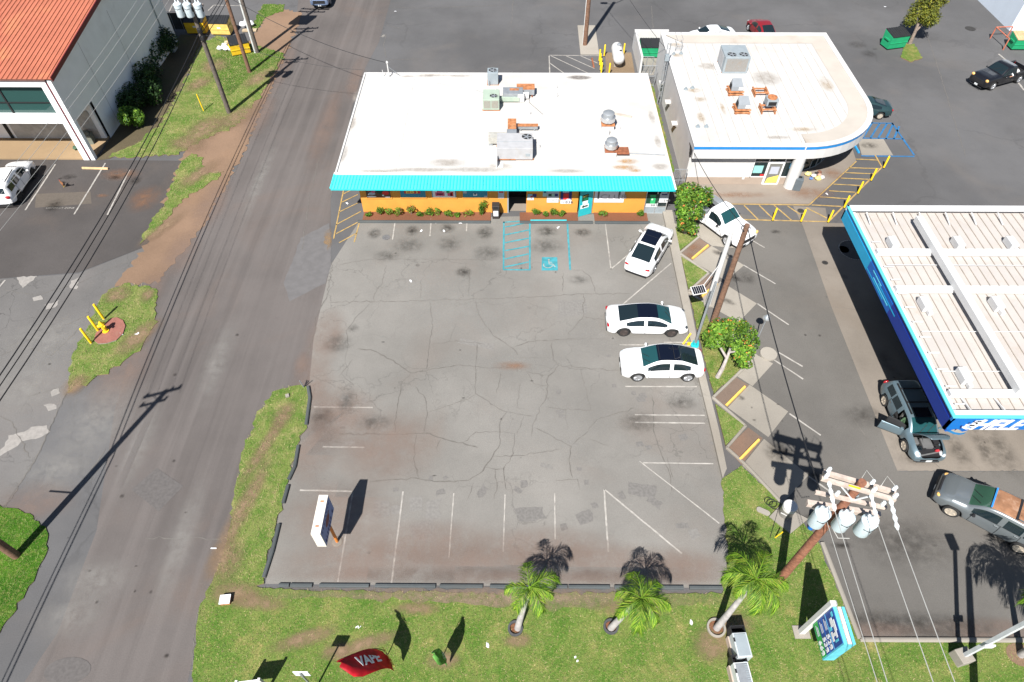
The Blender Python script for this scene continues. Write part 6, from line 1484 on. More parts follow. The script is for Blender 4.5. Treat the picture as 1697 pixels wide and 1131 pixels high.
for arm, ts in ((A1, (.05, .65, .95)), (A3, (.28, .92)), (A2, (.04, .68, .96))):
    for s_ in ts:
        q = arm[0].lerp(arm[1], s_); insulator(p7, (q.x, q.y, q.z + .08), .34, arm[4])
for s_ in (.10, .67, .93):                    # hanging strings on the conductor side
    q = A2[0].lerp(A2[1], s_); e = q + Vector((.02, -1.05, -.3)); P = [q.lerp(e, k / 8) for k in range(9)]
    MB().tube(P, [.03, .085, .04, .085, .04, .085, .04, .085, .03], 8).build("insulator_string", PORC, A2[4], smooth=True)
for u, v in ((1357.5, 858), (1397, 864), (1434, 872)):
    c = G(u, v, z4_ + .25); transformer(p7, (c.x - b7.x, c.y - b7.y, z4_ - .25))
MB().beam(A2[0].lerp(A2[1], .25) + Vector((0, 0, -.02)), (0, -.2, z2_ - .45), .05, .03).beam(A2[0].lerp(A2[1], .75), (0, -.2, z2_ - .45), .05, .03).build("brace", PORC, p7)
MB().beam(A1[0].lerp(A1[1], .25), (0, .15, z1_ - .8), .05, .03).beam(A1[0].lerp(A1[1], .75), (0, .15, z1_ - .8), .05, .03).build("brace", PORC, p7)
q = A2[0].lerp(A2[1], .36); MB().beam(q + Vector((0, -.02, .09)), A2[0].lerp(A2[1], .52) + Vector((0, -.02, .09)), .06, .03).build("yellow_strip", YEL, p7)
MB().box((.22, .0, z4_ - .3), (.2, .3, .3)).box((.3, .12, z3_ + .05), (.16, .14, .3)).build("cutout_switch", GREYU, p7)
MB().tube([(.1, -.2, z4_ - .9), (.35, -.5, z4_ - 1.2), (.7, -.6, z4_ - 1.0)], .018, 5).build("drop_wire", COND, p7)
for s_ in (.67, .95):
    q = A1[0].lerp(A1[1], s_); MB().tube([q + Vector((0, 0, .35)), q + Vector((-.25, .35, .5)), q + Vector((-.45, .1, .2))], .012, 5).build("jumper_wire", COND, p7)
# conductors running on towards the camera side, past the bottom edge
for s_, i in ((.10, 0), (.67, 1), (.93, 2)):
    q = A2[0].lerp(A2[1], s_) + Vector((b7.x, b7.y, 0)) + Vector((.02, -1.05, -.3))
    wire(("leftmost hung", "middle hung", "rightmost hung")[i] + " bare wire running from the transformer pole past the bottom edge", q, q + Vector((.25 * i, -34, .3)), .55, .014, COND, "bare wires off the transformer pole")
q = A4[0].lerp(A4[1], .38) + Vector((b7.x, b7.y, -.9)); wire("bare wire leaving the left transformer can for the bottom edge", q, q + Vector((.4, -34, .5)), .5, .014, COND, "bare wires off the transformer pole")
wire("black cable strung between the red brown pole and the transformer pole", (b5.x + .1, b5.y, h5 - .25), tuple(A3[0].lerp(A3[1], .08) + Vector((b7.x, b7.y, 0))), .35, .028)
wire("service cable dropping from the red brown pole to the white store's corner", (b5.x, b5.y, h5 - .3), (X0 + .1, Y0 + .4, 3.1), .3, .022)
wire("service cable dropping from the pole behind the shop to the store's rear corner", (b6.x, b6.y, 9.5), (X0 + .1, Y1 - 3, 3.7), .5, .018)
for k, (z_, dx) in enumerate(((7.25, .18), (7.05, .26), (6.55, .18))):
    wire(("thick black cable nearest the road strung along the left poles", "middle black cable strung along the left poles", "lowest black cable strung along the left poles")[k], (b1.x + dx, b1.y, z_), (b4.x + dx + .1, b4.y, z_ - .2), .9 + .1 * k, (.03, .024, .03)[k])
    wire(("upper", "middle", "lowest")[k] + " black cable running on behind the left transformer pole", (b1.x + dx, b1.y, z_), (b2.x + dx, b2.y, z_ + .1), .12, .026, CABLE, "black cables behind the left transformer pole", n=6)
    wire(("upper", "middle", "lowest")[k] + " black cable running past the bottom edge from the left edge pole", (b4.x + dx + .1, b4.y, z_ - .2), (b4.x + dx, b4.y - 36, z_), .9, .026, CABLE, "black cables from the left edge pole")
for dx, wh_ in ((-1.1, "leftmost"), (-.5, "second from left"), (.45, "third from left"), (1.1, "rightmost")):
    wire(wh_ + " thin bare wire high along the left poles", (b1.x + dx, b1.y, 11.9), (b4.x + dx * .8, b4.y, 12.1), .8, .010, COND, "thin bare wires high along the left poles")
wire("guyed spiral cable from the left transformer pole across the road to the shop's roof mast", (b2.x, b2.y, 6.9), (c.x, c.y, 4.6) if False else (G(645, 128, RZ).x, G(645, 128, RZ).y, RZ + 1.2), .7, .022)
wire("lower service cable crossing the road to the shop's rear corner", (b1.x, b1.y, 6.9), (-12.3, 51.0, RZ + .5), .6, .014)

# lamp standards
b8 = G(1588, 1092); t = thing("lamp_post", "white square lamp post on a concrete block at the lower right edge", "lamp post", (b8.x, b8.y, 0))
MB().box((0, 0, .3), (.62, .62, .6), .25).build("base_block", M_conc_w, t, bevel=.03); MB().beam((0, 0, .6), (0, 0, 6.2), .15, .15).build("shaft", mat("lamp_post_grey", (.56, .58, .60), .5), t)
MB().box((0, .35, 6.25), (.42, .75, .14)).build("lamp_head", GREYU, t); MB().box((0, -.12, 2.3), (.42, .06, .3)).build("sign_plate", P_white, t)
b9 = G(1150, 576); h9 = 8.7; t = thing("lamp_post", "tall slim white lamp post rising beside the red brown pole", "lamp post", (b9.x, b9.y, .2))
tip = G(1214, 394, 8.7)
MB().lathe([(.25, 0), (.25, .04), (.12, .06), (.10, .3)], n=14).build("base_plate", W_turqd, t)
MB().tube([(0, 0, .1), (0, 0, 3.0), (0, 0, 5.4)], [.085, .075, .065], 10).build("shaft", GALV, t, smooth=True)
hb_ = G(1170, 500, 4.4); 
t2 = thing("lamp_post", "broad white tapered post standing on the planter lawn next to the red brown pole", "lamp post", (G(1172, 507).x, G(1172, 507).y, .1))
zt_ = above(Vector((G(1172, 507).x, G(1172, 507).y, 0)), 385)
MB().tube([(0, 0, 0), (0, 0, zt_ * .5), (0, 0, zt_)], [.19, .16, .12], 12).build("shaft", W_wall, t2, smooth=True); MB().box((0, 0, .05), (.5, .5, .1)).build("base_plate", M_conc_w, t2)
MB().tube([(-.1, 0, zt_ * .62), (-.11, 0, zt_ * .15)], .03, 6).build("conduit", GREYU, t2)
sp = G(1158, 480, 4.0); arm0 = Vector((0, 0, 3.75))
MB().tube([arm0, Vector((sp.x, sp.y, 3.75)) - t2.location], .03, 6).build("solar_arm", W_wall, t2)
q = Vector((sp.x, sp.y, 3.95)) - t2.location; mxs = Matrix.Rotation(R(18), 4, 'X')
pn = MB().box(q, (.85, .55, .04), .25, mx=mxs).build("solar_panel", W_wall, t2)
for k in range(6): MB().box(q + Vector(((k - 2.5) * .125 * math.cos(.25), (k - 2.5) * .125 * math.sin(.25), .026)), (.105, .47, .012), .25, mx=mxs).build("solar_cell", ROOFGLASS, pn)

# ================================================================== TREES, PALMS, SHRUBS
def leafmat(name, c, tr=.35):
    s = NT(name); col = s.mix(s.rng(s.noise(1.1, 3), .3, .7), dk(c, .55), dk(c, 1.4)); s.set(col, .6, 0, .3)
    td = s.n("ShaderNodeBsdfTranslucent"); s.l(s.mix(.5, col, dk(c, 1.8)), td.inputs[0]); mx = s.n("ShaderNodeMixShader"); mx.inputs[0].default_value = tr
    s.l(s.b.outputs[0], mx.inputs[1]); s.l(td.outputs[0], mx.inputs[2]); s.l(mx.outputs[0], s.out.inputs[0]); return s.m
LG = [leafmat("leaf_dark", (.05, .12, .014)), leafmat("leaf_mid", (.11, .23, .022)), leafmat("leaf_light", (.20, .33, .04)), leafmat("leaf_flower", (.55, .17, .04), .2)]
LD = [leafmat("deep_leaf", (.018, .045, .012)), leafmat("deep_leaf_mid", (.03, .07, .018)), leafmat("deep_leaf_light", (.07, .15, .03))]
LO_ = [leafmat("olive_leaf", (.10, .12, .02)), leafmat("olive_leaf_mid", (.18, .20, .03)), leafmat("olive_leaf_light", (.28, .26, .04))]
LP_ = [leafmat("palm_leaf", (.06, .14, .013)), leafmat("palm_leaf_mid", (.15, .27, .02)), leafmat("palm_leaf_yellow", (.33, .40, .05))]
BARK = mat("tree_bark", (.22, .17, .14), .9, 0, .3, 6, (.34, .3, .26), .5, 2, .5); PBARK = mat("palm_trunk_grey", (.33, .31, .30), .85, 0, .2, 5, (.2, .18, .16), .5, 3, .4)
def leaves(name, parent, clumps, n, size, mats, wts, seed, up=.5, kind=True, aspect=.55):
    rg = np.random.default_rng(seed); V = np.zeros((n, 4, 3)); w = np.array([r[1][0] * r[1][1] * r[1][2] for r in clumps]) ** .8; w /= w.sum()
    ci = rg.choice(len(clumps), n, p=w); C_ = np.array([c_[0] for c_ in clumps])[ci]; Rr = np.array([c_[1] for c_ in clumps])[ci]
    d = rg.normal(size=(n, 3)); d /= np.linalg.norm(d, axis=1)[:, None]; rad = rg.uniform(.25, 1.08, n) ** .55
    P = C_ + d * Rr * rad[:, None]
    nrm = d * .7 + rg.normal(size=(n, 3)) * .55; nrm[:, 2] += up; nrm /= np.linalg.norm(nrm, axis=1)[:, None]
    a = np.cross(nrm, rg.normal(size=(n, 3))); a /= np.linalg.norm(a, axis=1)[:, None]; b = np.cross(nrm, a)
    s_ = size * rg.uniform(.6, 1.35, n)[:, None]
    V[:, 0] = P - a * s_; V[:, 1] = P - b * s_ * aspect + nrm * s_ * .15; V[:, 2] = P + a * s_; V[:, 3] = P + b * s_ * aspect + nrm * s_ * .15
    me = bpy.data.meshes.new(name); me.vertices.add(n * 4); me.vertices.foreach_set("co", V.ravel()); me.loops.add(n * 4); me.polygons.add(n)
    me.loops.foreach_set("vertex_index", np.arange(n * 4)); me.polygons.foreach_set("loop_start", np.arange(n) * 4); me.polygons.foreach_set("loop_total", np.full(n, 4))
    for m in mats: me.materials.append(m)
    me.polygons.foreach_set("material_index", rg.choice(len(mats), n, p=np.array(wts) / sum(wts)).astype(np.int32)); me.update(); me.validate()
    o = link(bpy.data.objects.new(name, me), parent)
    if kind: stuff(o)
    return o
def limbs(t, paths, m=BARK, r0=.14):
    for k, p in enumerate(paths):
        n = len(p); MB().tube(p, [(r0 if k == 0 else r0 * .55) * (1 - .6 * i / (n - 1)) for i in range(n)], 8).build("trunk" if k == 0 else "limb", m, t, smooth=True)
rt_ = random.Random(4)
# flowering tree by the work pickup
p = G(1134, 388); t = thing("flowering_tree", "bushy green tree with orange blossom beside the white work pickup", "tree", (p.x, p.y, .1))
limbs(t, [[(0, 0, 0), (.05, .1, .8), (.1, .3, 1.7)], [(.08, .2, 1.3), (.7, .8, 2.2)], [(.08, .2, 1.3), (-.3, .9, 2.1)], [(.08, .2, 1.2), (.2, -.2, 2.0)]], r0=.16)
cl = [((.15, 1.5, 2.3), (.95, .85, .7)), ((.9, 1.1, 2.2), (.8, .7, .6)), ((-.25, .9, 2.0), (.7, .7, .6)), ((-.1, .2, 1.6), (.75, .6, .55)), ((.55, .3, 1.5), (.6, .5, .5)), ((-.25, -.35, 1.1), (.6, .5, .5)), ((.25, -.55, .9), (.5, .4, .45)), ((-.4, 1.9, 2.2), (.5, .5, .4)), ((1.3, 1.6, 2.3), (.5, .45, .4))]
leaves("crown", t, cl, 6500, .085, LG, (.3, .4, .25, .03), 1)
# flowering tree in the planter
p = G(1188, 627); t = thing("flowering_tree", "spreading tree with open branches and orange blossom in the planter by the stalls", "tree", (p.x, p.y, .1))
limbs(t, [[(0, 0, 0), (.15, .1, .7), (.35, .45, 1.4), (.55, .9, 1.9)], [(.3, .4, 1.3), (-.2, .9, 1.9), (-.45, 1.2, 2.2)], [(.45, .7, 1.7), (1.1, 1.0, 2.2), (1.7, 1.2, 2.4)], [(.4, .6, 1.6), (.9, .3, 2.0), (1.2, -.1, 2.1)], [(.5, .9, 1.9), (.7, 1.6, 2.5)]], mat("pale_bark", (.36, .32, .30), .9, 0, .25, 6), .14)
cl = [((-.45, 1.0, 2.15), (.65, .55, .42)), ((.0, 1.7, 2.5), (.75, .55, .45)), ((.75, 1.8, 2.6), (.7, .5, .42)), ((1.35, 1.35, 2.5), (.55, .55, .42)), ((1.55, .7, 2.3), (.45, .55, .4)), ((.9, .1, 2.0), (.5, .5, .38)), ((1.25, .2, 2.1), (.4, .45, .35)), ((1.0, -.45, 1.9), (.45, .35, .32)), ((-.75, 1.3, 2.2), (.4, .4, .35)), ((-.3, 1.55, 2.35), (.5, .45, .4))]
cl += [((.35, 1.3, 2.35), (.5, .4, .35)), ((.55, .55, 2.45), (.55, .4, .3))]
leaves("crown", t, cl, 3800, .085, LG, (.22, .42, .31, .035), 2)
# upright tree by the green bin
p = G(1507, 74); t = thing("upright_tree", "olive green upright tree with several plumes beside the green bin", "tree", (p.x, p.y, .08))
limbs(t, [[(0, 0, 0), (.05, .1, 1.2), (.0, .3, 2.6), (0, .4, 4.2)], [(.03, .1, 1.0), (.9, .5, 2.2), (1.8, .8, 3.6)]], r0=.18)
cl = [((-.1, .3, 4.4), (.75, .75, 1.2)), ((.35, .4, 4.9), (.6, .6, 1.0)), ((-.45, .3, 3.0), (.9, .85, 1.0)), ((.6, .2, 2.7), (.8, .8, .9)), ((1.5, .6, 4.2), (.65, .65, 1.0)), ((1.9, .8, 4.8), (.5, .5, .8)), ((1.1, .4, 2.3), (.9, .8, .8)), ((-.9, .2, 2.2), (.6, .6, .6)), ((1.0, .5, 3.4), (.6, .6, .9))]
leaves("crown", t, cl, 6000, .12, LO_, (.4, .4, .2), 3, aspect=.4)
# shaded shrubs along the warehouse
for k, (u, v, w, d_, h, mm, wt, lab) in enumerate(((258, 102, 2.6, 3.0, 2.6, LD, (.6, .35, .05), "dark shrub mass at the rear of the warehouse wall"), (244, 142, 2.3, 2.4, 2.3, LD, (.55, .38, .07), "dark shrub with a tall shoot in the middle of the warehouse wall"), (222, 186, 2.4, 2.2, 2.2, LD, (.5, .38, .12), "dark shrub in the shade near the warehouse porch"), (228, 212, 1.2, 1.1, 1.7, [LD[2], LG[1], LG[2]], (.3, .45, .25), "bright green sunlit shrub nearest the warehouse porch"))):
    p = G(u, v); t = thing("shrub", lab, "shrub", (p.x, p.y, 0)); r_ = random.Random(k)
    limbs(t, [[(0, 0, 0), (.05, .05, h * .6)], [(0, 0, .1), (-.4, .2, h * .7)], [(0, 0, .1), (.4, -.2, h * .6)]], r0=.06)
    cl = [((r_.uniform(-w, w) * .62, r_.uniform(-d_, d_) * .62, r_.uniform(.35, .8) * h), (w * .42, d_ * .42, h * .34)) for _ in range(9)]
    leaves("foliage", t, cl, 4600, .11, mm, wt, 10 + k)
# palms with plume fronds; fronds share three meshes
def frond_mesh(seed, Ln, droop):
    rg = random.Random(seed); mb = MB(); pts = []; n = 15
    for i in range(n + 1):
        s_ = i / n; th = R(70) - droop * s_ ** 1.15
        pts.append(Vector((0, 0, 0)) if not i else pts[-1] + Vector((math.cos(th), 0, math.sin(th))) * Ln / n)
    mb.tube(pts, [.030 * (1 - .85 * i / n) for i in range(n + 1)], 5, m=1)
    for i in range(2, n + 1):
        for q in range(8):
            f = rg.random(); p_ = pts[i - 1].lerp(pts[i], f); tan = (pts[i] - pts[i - 1]).normalized()
            ll = Ln * .34 * math.sin(math.pi * min(1, .15 + .85 * (i / n))) ** .6 * rg.uniform(.75, 1.1) + .08
            for s_ in (1, -1):
                d = (tan * rg.uniform(.45, .85) + Vector((0, s_ * rg.uniform(.25, .75), -rg.uniform(.25, .85)))).normalized()
                mid = p_ + d * ll * .55; tip = p_ + d * ll + Vector((0, 0, -.22 * ll - .03)); wv = tan.cross(d).normalized().cross(d).normalized() * .010
                w2 = d.cross(Vector((0, 0, 1))).normalized() * .011
                m_ = 0 if rg.random() < .42 else (2 if rg.random() < .72 else 3)
                mb.add([p_ - w2 * .5, p_ + w2 * .5, mid + w2, mid - w2, tip], [(0, 1, 2, 3), (3, 2, 4)], m_)
    me = bpy.data.meshes.new("frond"); me.from_pydata(mb.v, [], mb.f)
    for m in (LP_[0], LP_[1], LP_[1], LP_[2]): me.materials.append(m)
    me.polygons.foreach_set("material_index", mb.m); me.update(); return me
FM = [frond_mesh(1, 2.1, R(170)), frond_mesh(2, 1.8, R(150)), frond_mesh(3, 2.3, R(185))]
def palm(label, u, v, top, nf, seed, scale=1.0, ring=None, az=None):
    p = G(u, v); t = thing("palm_tree", label, "palm", (p.x, p.y, .05)); rg = random.Random(seed); T = Vector(top) - Vector((p.x, p.y, .05))
    pts = [Vector((T.x * s_ ** 1.2, T.y * s_ ** 1.2, T.z * s_)) for s_ in [k / 8 for k in range(9)]]
    MB().tube(pts, [.16 - .07 * k / 8 for k in range(9)], 10).build("trunk", PBARK, t, smooth=True)
    MB().tube([pts[-1], pts[-1] + Vector((0, 0, .35))], [.09, .05], 8).build("crownshaft", LP_[1], t, smooth=True)
    for k in range(nf):
        a = (az[k] if az else 2 * math.pi * (k + rg.uniform(-.25, .25)) / nf)
        o = bpy.data.objects.new("frond", FM[k % 3]); link(o, t); o.location = pts[-1] + Vector((0, 0, .2)); o.rotation_euler = (rg.uniform(-.1, .1), rg.uniform(-.15, .2), a); sc_ = scale * rg.uniform(.85, 1.12); o.scale = (sc_,) * 3
    return t
palm("leftmost young palm with its trunk in a black ring, fronds clear of the kerb", 858, 1042, (.68, 9.9, 2.7), 6, 1, .84, az=[R(a) for a in (95, 185, 235, 300, 340, 25)])
palm("middle young palm drooping over a black ring on the lawn", 1012, 1042, (5.35, 9.5, 2.7), 7, 2, .92, az=[R(a) for a in (165, 212, 258, 300, 345, 100, 40)])
palm("taller palm with a bare pale trunk left of the fuel price sign", 1187, 1042, (9.95, 9.95, 3.7), 7, 3, 1.0, az=[R(a) for a in (170, 212, 265, 305, 350, 60, 120)])
palm("palm at the right edge casting its shadow on the forecourt", 1690, 1086, (22.0, 8.4, 4.4), 12, 4, 1.15)
RUB = mat("rubber_ring", (.06, .062, .065), .8, 0, .15, 5)
for u, v, lab in ((854, 1043, "black ring around the leftmost palm's foot"), (1012, 1040, "black ring around the middle palm's foot"), (1186, 1042, "stone collar around the taller palm's foot")):
    p = G(u, v); k = RUB if u < 1100 else M_conc_w; r_ = .34 if u < 1100 else .42
    o = MB().lathe([(r_, 0), (r_, .12), (r_ - .09, .12), (r_ - .1, .01), (.01, .008)], (p.x, p.y, .045), 22); o.m = [0] * (22 * 3) + [1] * (22) + [0, 1]
    tag(rehome(o.build("tree_ring", [k, M_mulch], smooth=True)), lab, "tree ring")
p = G(1690, 1086); stuff_o = struct(MB().sheet(ragged([(p.x + .6 * math.cos(a), p.y + .5 * math.sin(a)) for a in [2 * math.pi * k / 12 for k in range(12)]], .3, .06, 4), .058).build("soil_patch", M_dirt))
# planting along the shop front
labs = ["low green plant at the left end of the shop planter", "round dense green bush second in the shop planter", "thin reddish plant third in the shop planter", "mixed red and green plant fourth in the shop planter", "loose green plant with a tall red stem in the shop planter", "low plant right of the tall red stem in the shop planter", "big bright green bush in the middle of the shop planter",
        "thin reddish plant beside the middle bush in the shop planter", "wide light green bush under the teal poster with pink badge", "low green plant under the dark banner poster", "reddish sprawling plant left of the spiky palm in the shop planter", "tall spiky plant beside the litter bin", "first bush right of the shop entrance", "second bush right of the shop entrance", "third bush right of the shop entrance", "fourth bush right of the shop entrance", "single round bush right of the turquoise door", "small round bush left of the glazed kiosk"]
LR = [LG[1], LG[2], leafmat("red_leaf", (.24, .09, .05))]
for k, (u, v, w, h, red) in enumerate(((611, 360, .28, .35, 0), (631, 358, .36, .75, 0), (646, 358, .3, .6, 1), (663, 358, .42, .6, 1), (682, 356, .34, .75, 1), (697, 360, .3, .4, 0), (712, 358, .42, .6, 0), (727, 357, .25, .55, 1), (742, 360, .42, .45, 0), (757, 360, .28, .32, 0), (777, 359, .42, .5, 1), (800, 356, .30, 1.15, 2), (888, 359, .32, .6, 0), (905, 360, .3, .5, 0), (918, 358, .34, .6, 0), (931, 359, .3, .45, 0), (999, 360, .36, .6, 0), (1060, 360, .26, .6, 0))):
    p = G(u, v); t = thing("planter_shrub", labs[k], "shrub", (p.x, max(37.3, min(p.y, 37.85)), .07), 0); r_ = random.Random(60 + k)
    limbs(t, [[(0, 0, 0), (.02, .02, h * .6)], [(0, 0, 0), (.1, .05, h * .5)]], r0=.025)
    cl = [((r_.uniform(-w, w) * .6, r_.uniform(-w, w) * .35, h * r_.uniform(.3, .8)), (w * .55, w * .45, h * .32)) for _ in range(5)]
    leaves("foliage", t, cl, 260, .06 if red != 2 else .13, LR if red == 1 else ([LG[0], LG[1], LG[2]] if red == 0 else [LG[0], LG[1], LG[1]]), (.35, .4, .25), 70 + k, aspect=.5 if red != 2 else .16)
# grass blades over the lawns (nobody could count them)
def in_poly(px_, py_, poly):
    c_ = np.zeros(len(px_), bool); n = len(poly)
    for i in range(n):
        x1, y1 = poly[i]; x2, y2 = poly[(i + 1) % n]; cnd = ((y1 > py_) != (y2 > py_)); c_ ^= cnd & (px_ < (x2 - x1) * (py_ - y1) / (y2 - y1 + 1e-12) + x1)
    return c_
def blades(name, polys, dens, mats, seed, hmax=.10):
    rg = np.random.default_rng(seed); Ps = []; Zs = []
    for poly, z in polys:
        a = np.array(poly); x0, y0 = a.min(0); x1, y1 = a.max(0); y0 = max(y0, 3.5); x1 = min(x1, 27); x0 = max(x0, -45); n = int((x1 - x0) * (y1 - y0) * dens)
        X_ = rg.uniform(x0, x1, n); Y_ = rg.uniform(y0, y1, n); k = in_poly(X_, Y_, poly); Ps.append(np.stack([X_[k], Y_[k]], 1)); Zs.append(np.full(k.sum(), z))
    P = np.concatenate(Ps); Zb = np.concatenate(Zs); n = len(P); a = rg.uniform(0, 2 * np.pi, n); h = hmax * rg.uniform(.3, 1, n); ln_ = rg.normal(size=(n, 2)) * h[:, None] * .9; w = .012
    V = np.zeros((n, 3, 3)); V[:, 0, :2] = P - np.stack([np.cos(a), np.sin(a)], 1) * w; V[:, 1, :2] = P + np.stack([np.cos(a), np.sin(a)], 1) * w; V[:, 2, :2] = P + ln_
    V[:, 0, 2] = V[:, 1, 2] = Zb - .005; V[:, 2, 2] = Zb + h
    me = bpy.data.meshes.new(name); me.vertices.add(n * 3); me.vertices.foreach_set("co", V.ravel()); me.loops.add(n * 3); me.polygons.add(n); me.loops.foreach_set("vertex_index", np.arange(n * 3)); me.polygons.foreach_set("loop_start", np.arange(n) * 3); me.polygons.foreach_set("loop_total", np.full(n, 3))
    for m in mats: me.materials.append(m)
    me.polygons.foreach_set("material_index", rg.choice(len(mats), n).astype(np.int32)); me.update(); o = link(bpy.data.objects.new(name, me)); return stuff(o)
BL0 = [mat("grass_blade_green", (.16, .22, .06), .8, 0, .3, 1.5, bump=0), mat("grass_blade_lime", (.20, .26, .07), .8, 0, .3, 1.5, bump=0), mat("grass_blade_straw", (.38, .30, .16), .85, 0, .3, 1.5, bump=0), mat("grass_blade_dark", (.10, .15, .035), .8, 0, .3, 1.5, bump=0)]
BL = BL0 + [BL0[2], BL0[1]]
blades("grass", LAWNS["lawn"], 240, BL, 1, .07); blades("grass", LAWNS["verge"] + LAWNS["hydrant_lawn"], 200, BL, 2, .11); blades("grass", LAWNS["corner_lawn"], 300, [BL[0], BL[3], BL[1]], 3, .08); blades("grass", LAWNS["planter_lawn"], 300, BL, 4, .07)

# ================================================================== SIGNS AND STREET FURNITURE
p = G(559, 898); t = thing("pylon_sign", "white box sign on a single orange post standing in the lot", "sign", (p.x, p.y, 0))
MB().lathe([(.075, 0), (.075, 1.75)], n=12).build("post", ORG, t, smooth=True); MB().lathe([(.3, 0), (.22, .03)], (0, 0, .01), 12).build("footing", M_conc, t)
bx_ = MB().box((-.17, -.03, 2.42), (.42, 1.9, 1.36)).build("cabinet", mat("cream_sign_box", (.66, .62, .56), .6, 0, .1, 2, (.5, .4, .3), .4, 2), t)
fc = MB().box((.042, -.03, 2.42), (.01, 1.82, 1.28)).build("sign_face", flat("sign_blue_grey", (.20, .25, .45)), bx_)
for y in (-.6, .6): MB().box((-.17, y, 3.105), (.16, .07, .02)).build("lifting_lug", RUST, bx_)
r_ = random.Random(8)
for row, (z_, hh, n_) in enumerate(((1.98, .30, 9), (2.80, .10, 8), (2.95, .07, 9))):
    for k in range(n_):
        if r_.random() < .12: continue
        y = -.84 + 1.62 * k / n_; MB().box((.0485, y + .06, z_), (.004, r_.uniform(.07, .12), hh * r_.uniform(.8, 1))).build("sign_stroke", P_navy, fc)
MB().blob((.05, -.02, 2.45), (.004, .34, .24), 12).build("emblem", flat("emblem_brown", (.16, .05, .05)), fc); MB().box((.05, .28, 2.58), (.004, .3, .1)).build("emblem", flat("emblem_brown", (.16, .05, .05)), fc)
# fuel price sign
e0_, e1_ = Vector((12.84, 9.06, 0)), Vector((12.84, 7.5, 0)); t = thing("price_sign", "blue and green fuel price sign on a white post by the forecourt kerb", "sign", (12.84, 9.05, 0))
def pbox(nm, m, x0_, x1_, y0_, y1_, z0_, z1_, par_): q = MB(); wbox(q, x0_, x1_, y0_, y1_, z0_, z1_); return q.build(nm, m, par_, world=True)
pbox("post", W_wall, 12.72, 12.98, 8.93, 9.12, 0, 3.95, t); pbox("base_plate", M_conc_w, 12.5, 13.2, 8.75, 9.3, 0, .1, t)
cb = pbox("cabinet", mat("sign_cyan", (.12, .50, .62), .4), 12.84, 13.3, 7.5, 8.92, 1.5, 3.8, t); pbox("cabinet_top", mat("sign_top_cream", (.62, .55, .48), .6), 12.98, 13.16, 7.5, 8.92, 3.8, 3.812, cb)
pf = pbox("sign_face", flat("sign_deep_blue", (.015, .05, .28), .3), 12.82, 12.84, 7.56, 8.90, 2.05, 3.74, t); pbox("sign_face", flat("sign_green", (.02, .33, .07), .3), 12.82, 12.84, 7.56, 8.90, 1.56, 2.05, t)
pbox("sign_stripe", flat("sign_sky", (.12, .38, .62)), 12.812, 12.82, 7.56, 8.9, 2.88, 2.93, pf); pbox("sign_stripe", flat("sign_mid_blue", (.03, .12, .42)), 12.812, 12.82, 7.56, 8.9, 2.47, 2.49, pf)
for body, z_ in (("529", 2.54), ("539", 2.12), ("669", 1.65)):
    text(body, "lettering", P_white, pf, (12.81, 8.2, z_), (0, -1, 0), (0, 0, 1), .30, .003, sx=.95, bold=.02); text("9", "lettering", P_white, pf, (12.81, 7.66, z_ + .02), (0, -1, 0), (0, 0, 1), .08, .003)
for k, z_ in enumerate((2.62, 2.2, 1.74)):
    for j in range(2): pbox("sign_stroke", P_grey, 12.811, 12.82, 8.35, 8.78 - .1 * j, z_ + .12 * j, z_ + .06 + .12 * j, pf)
lg = MB()
for (y0_, y1_, z0_, z1_) in ((7.8, 8.15, 3.0, 3.14), (7.95, 8.07, 3.14, 3.45), (7.85, 8.3, 3.40, 3.52), (8.08, 8.5, 3.42, 3.60), (8.3, 8.62, 3.2, 3.42)): wbox(lg, 12.812 - .001 * len(lg.f) / 6, 12.82, y0_, y1_, z0_, z1_)
lg.build("logo", P_white, pf, world=True)
lg = MB()
for (y0_, y1_, z0_, z1_) in ((8.2, 8.35, 3.0, 3.2), (7.72, 7.8, 3.2, 3.5), (8.62, 8.8, 3.46, 3.62)): wbox(lg, 12.811, 12.82, y0_, y1_, z0_, z1_)
lg.build("logo", FB[4], pf, world=True)
# feather flags
def feather(label, base, tipv, wid, m_f, words, m_t, group, wind):
    t = thing("feather_flag", label, "flag", (base.x, base.y, .05)); T = Vector(tipv) - Vector((base.x, base.y, .05)); n = 12
    spine = [Vector((T.x * s_ ** 1.9, T.y * s_ ** 1.9, T.z * (s_ ** .9))) for s_ in [k / n for k in range(n + 1)]]
    MB().tube(spine, [.022 - .012 * k / n for k in range(n + 1)], 6).build("pole", BLACKP, t)
    wd = Vector(wind).normalized(); V = []; Fc = []; cols = 7
    for i in range(n + 1):
        s_ = i / n
        if s_ < .14: continue
        w_ = wid * (1 if s_ < .8 else math.sqrt(max(.02, 1 - ((s_ - .8) / .2) ** 2)) * .9 + .1)
        for j in range(cols): V.append(spine[i] + wd * w_ * j / (cols - 1) + Vector((0, 0, -.10 * j / cols)) + Vector((wd.y, -wd.x, 0)) * .07 * math.sin(j * 1.2 + s_ * 7))
    rows_ = len(V) // cols
    for i in range(rows_ - 1):
        for j in range(cols - 1): a = i * cols + j; Fc.append((a, a + 1, a + cols + 1, a + cols))
    mb = MB().add(V, Fc); bn = mb.build("banner", m_f, t, smooth=True); sdf = bn.modifiers.new("t", 'SOLIDIFY'); sdf.thickness = .006
    return t, spine, wd, bn
RF = leafmat("red_banner", (.55, .012, .025), .3); GF = leafmat("green_banner", (.12, .32, .06), .3)
p = G(643, 1086); fl, spn, wd, bn = feather("red feather flag with white and yellow letters leaning over the lawn", p, (-6.63, 6.75, 4.05), .95, RF, None, None, None, (.6, -.8, 0))
nt_ = Vector((wd.y, -wd.x, 0))
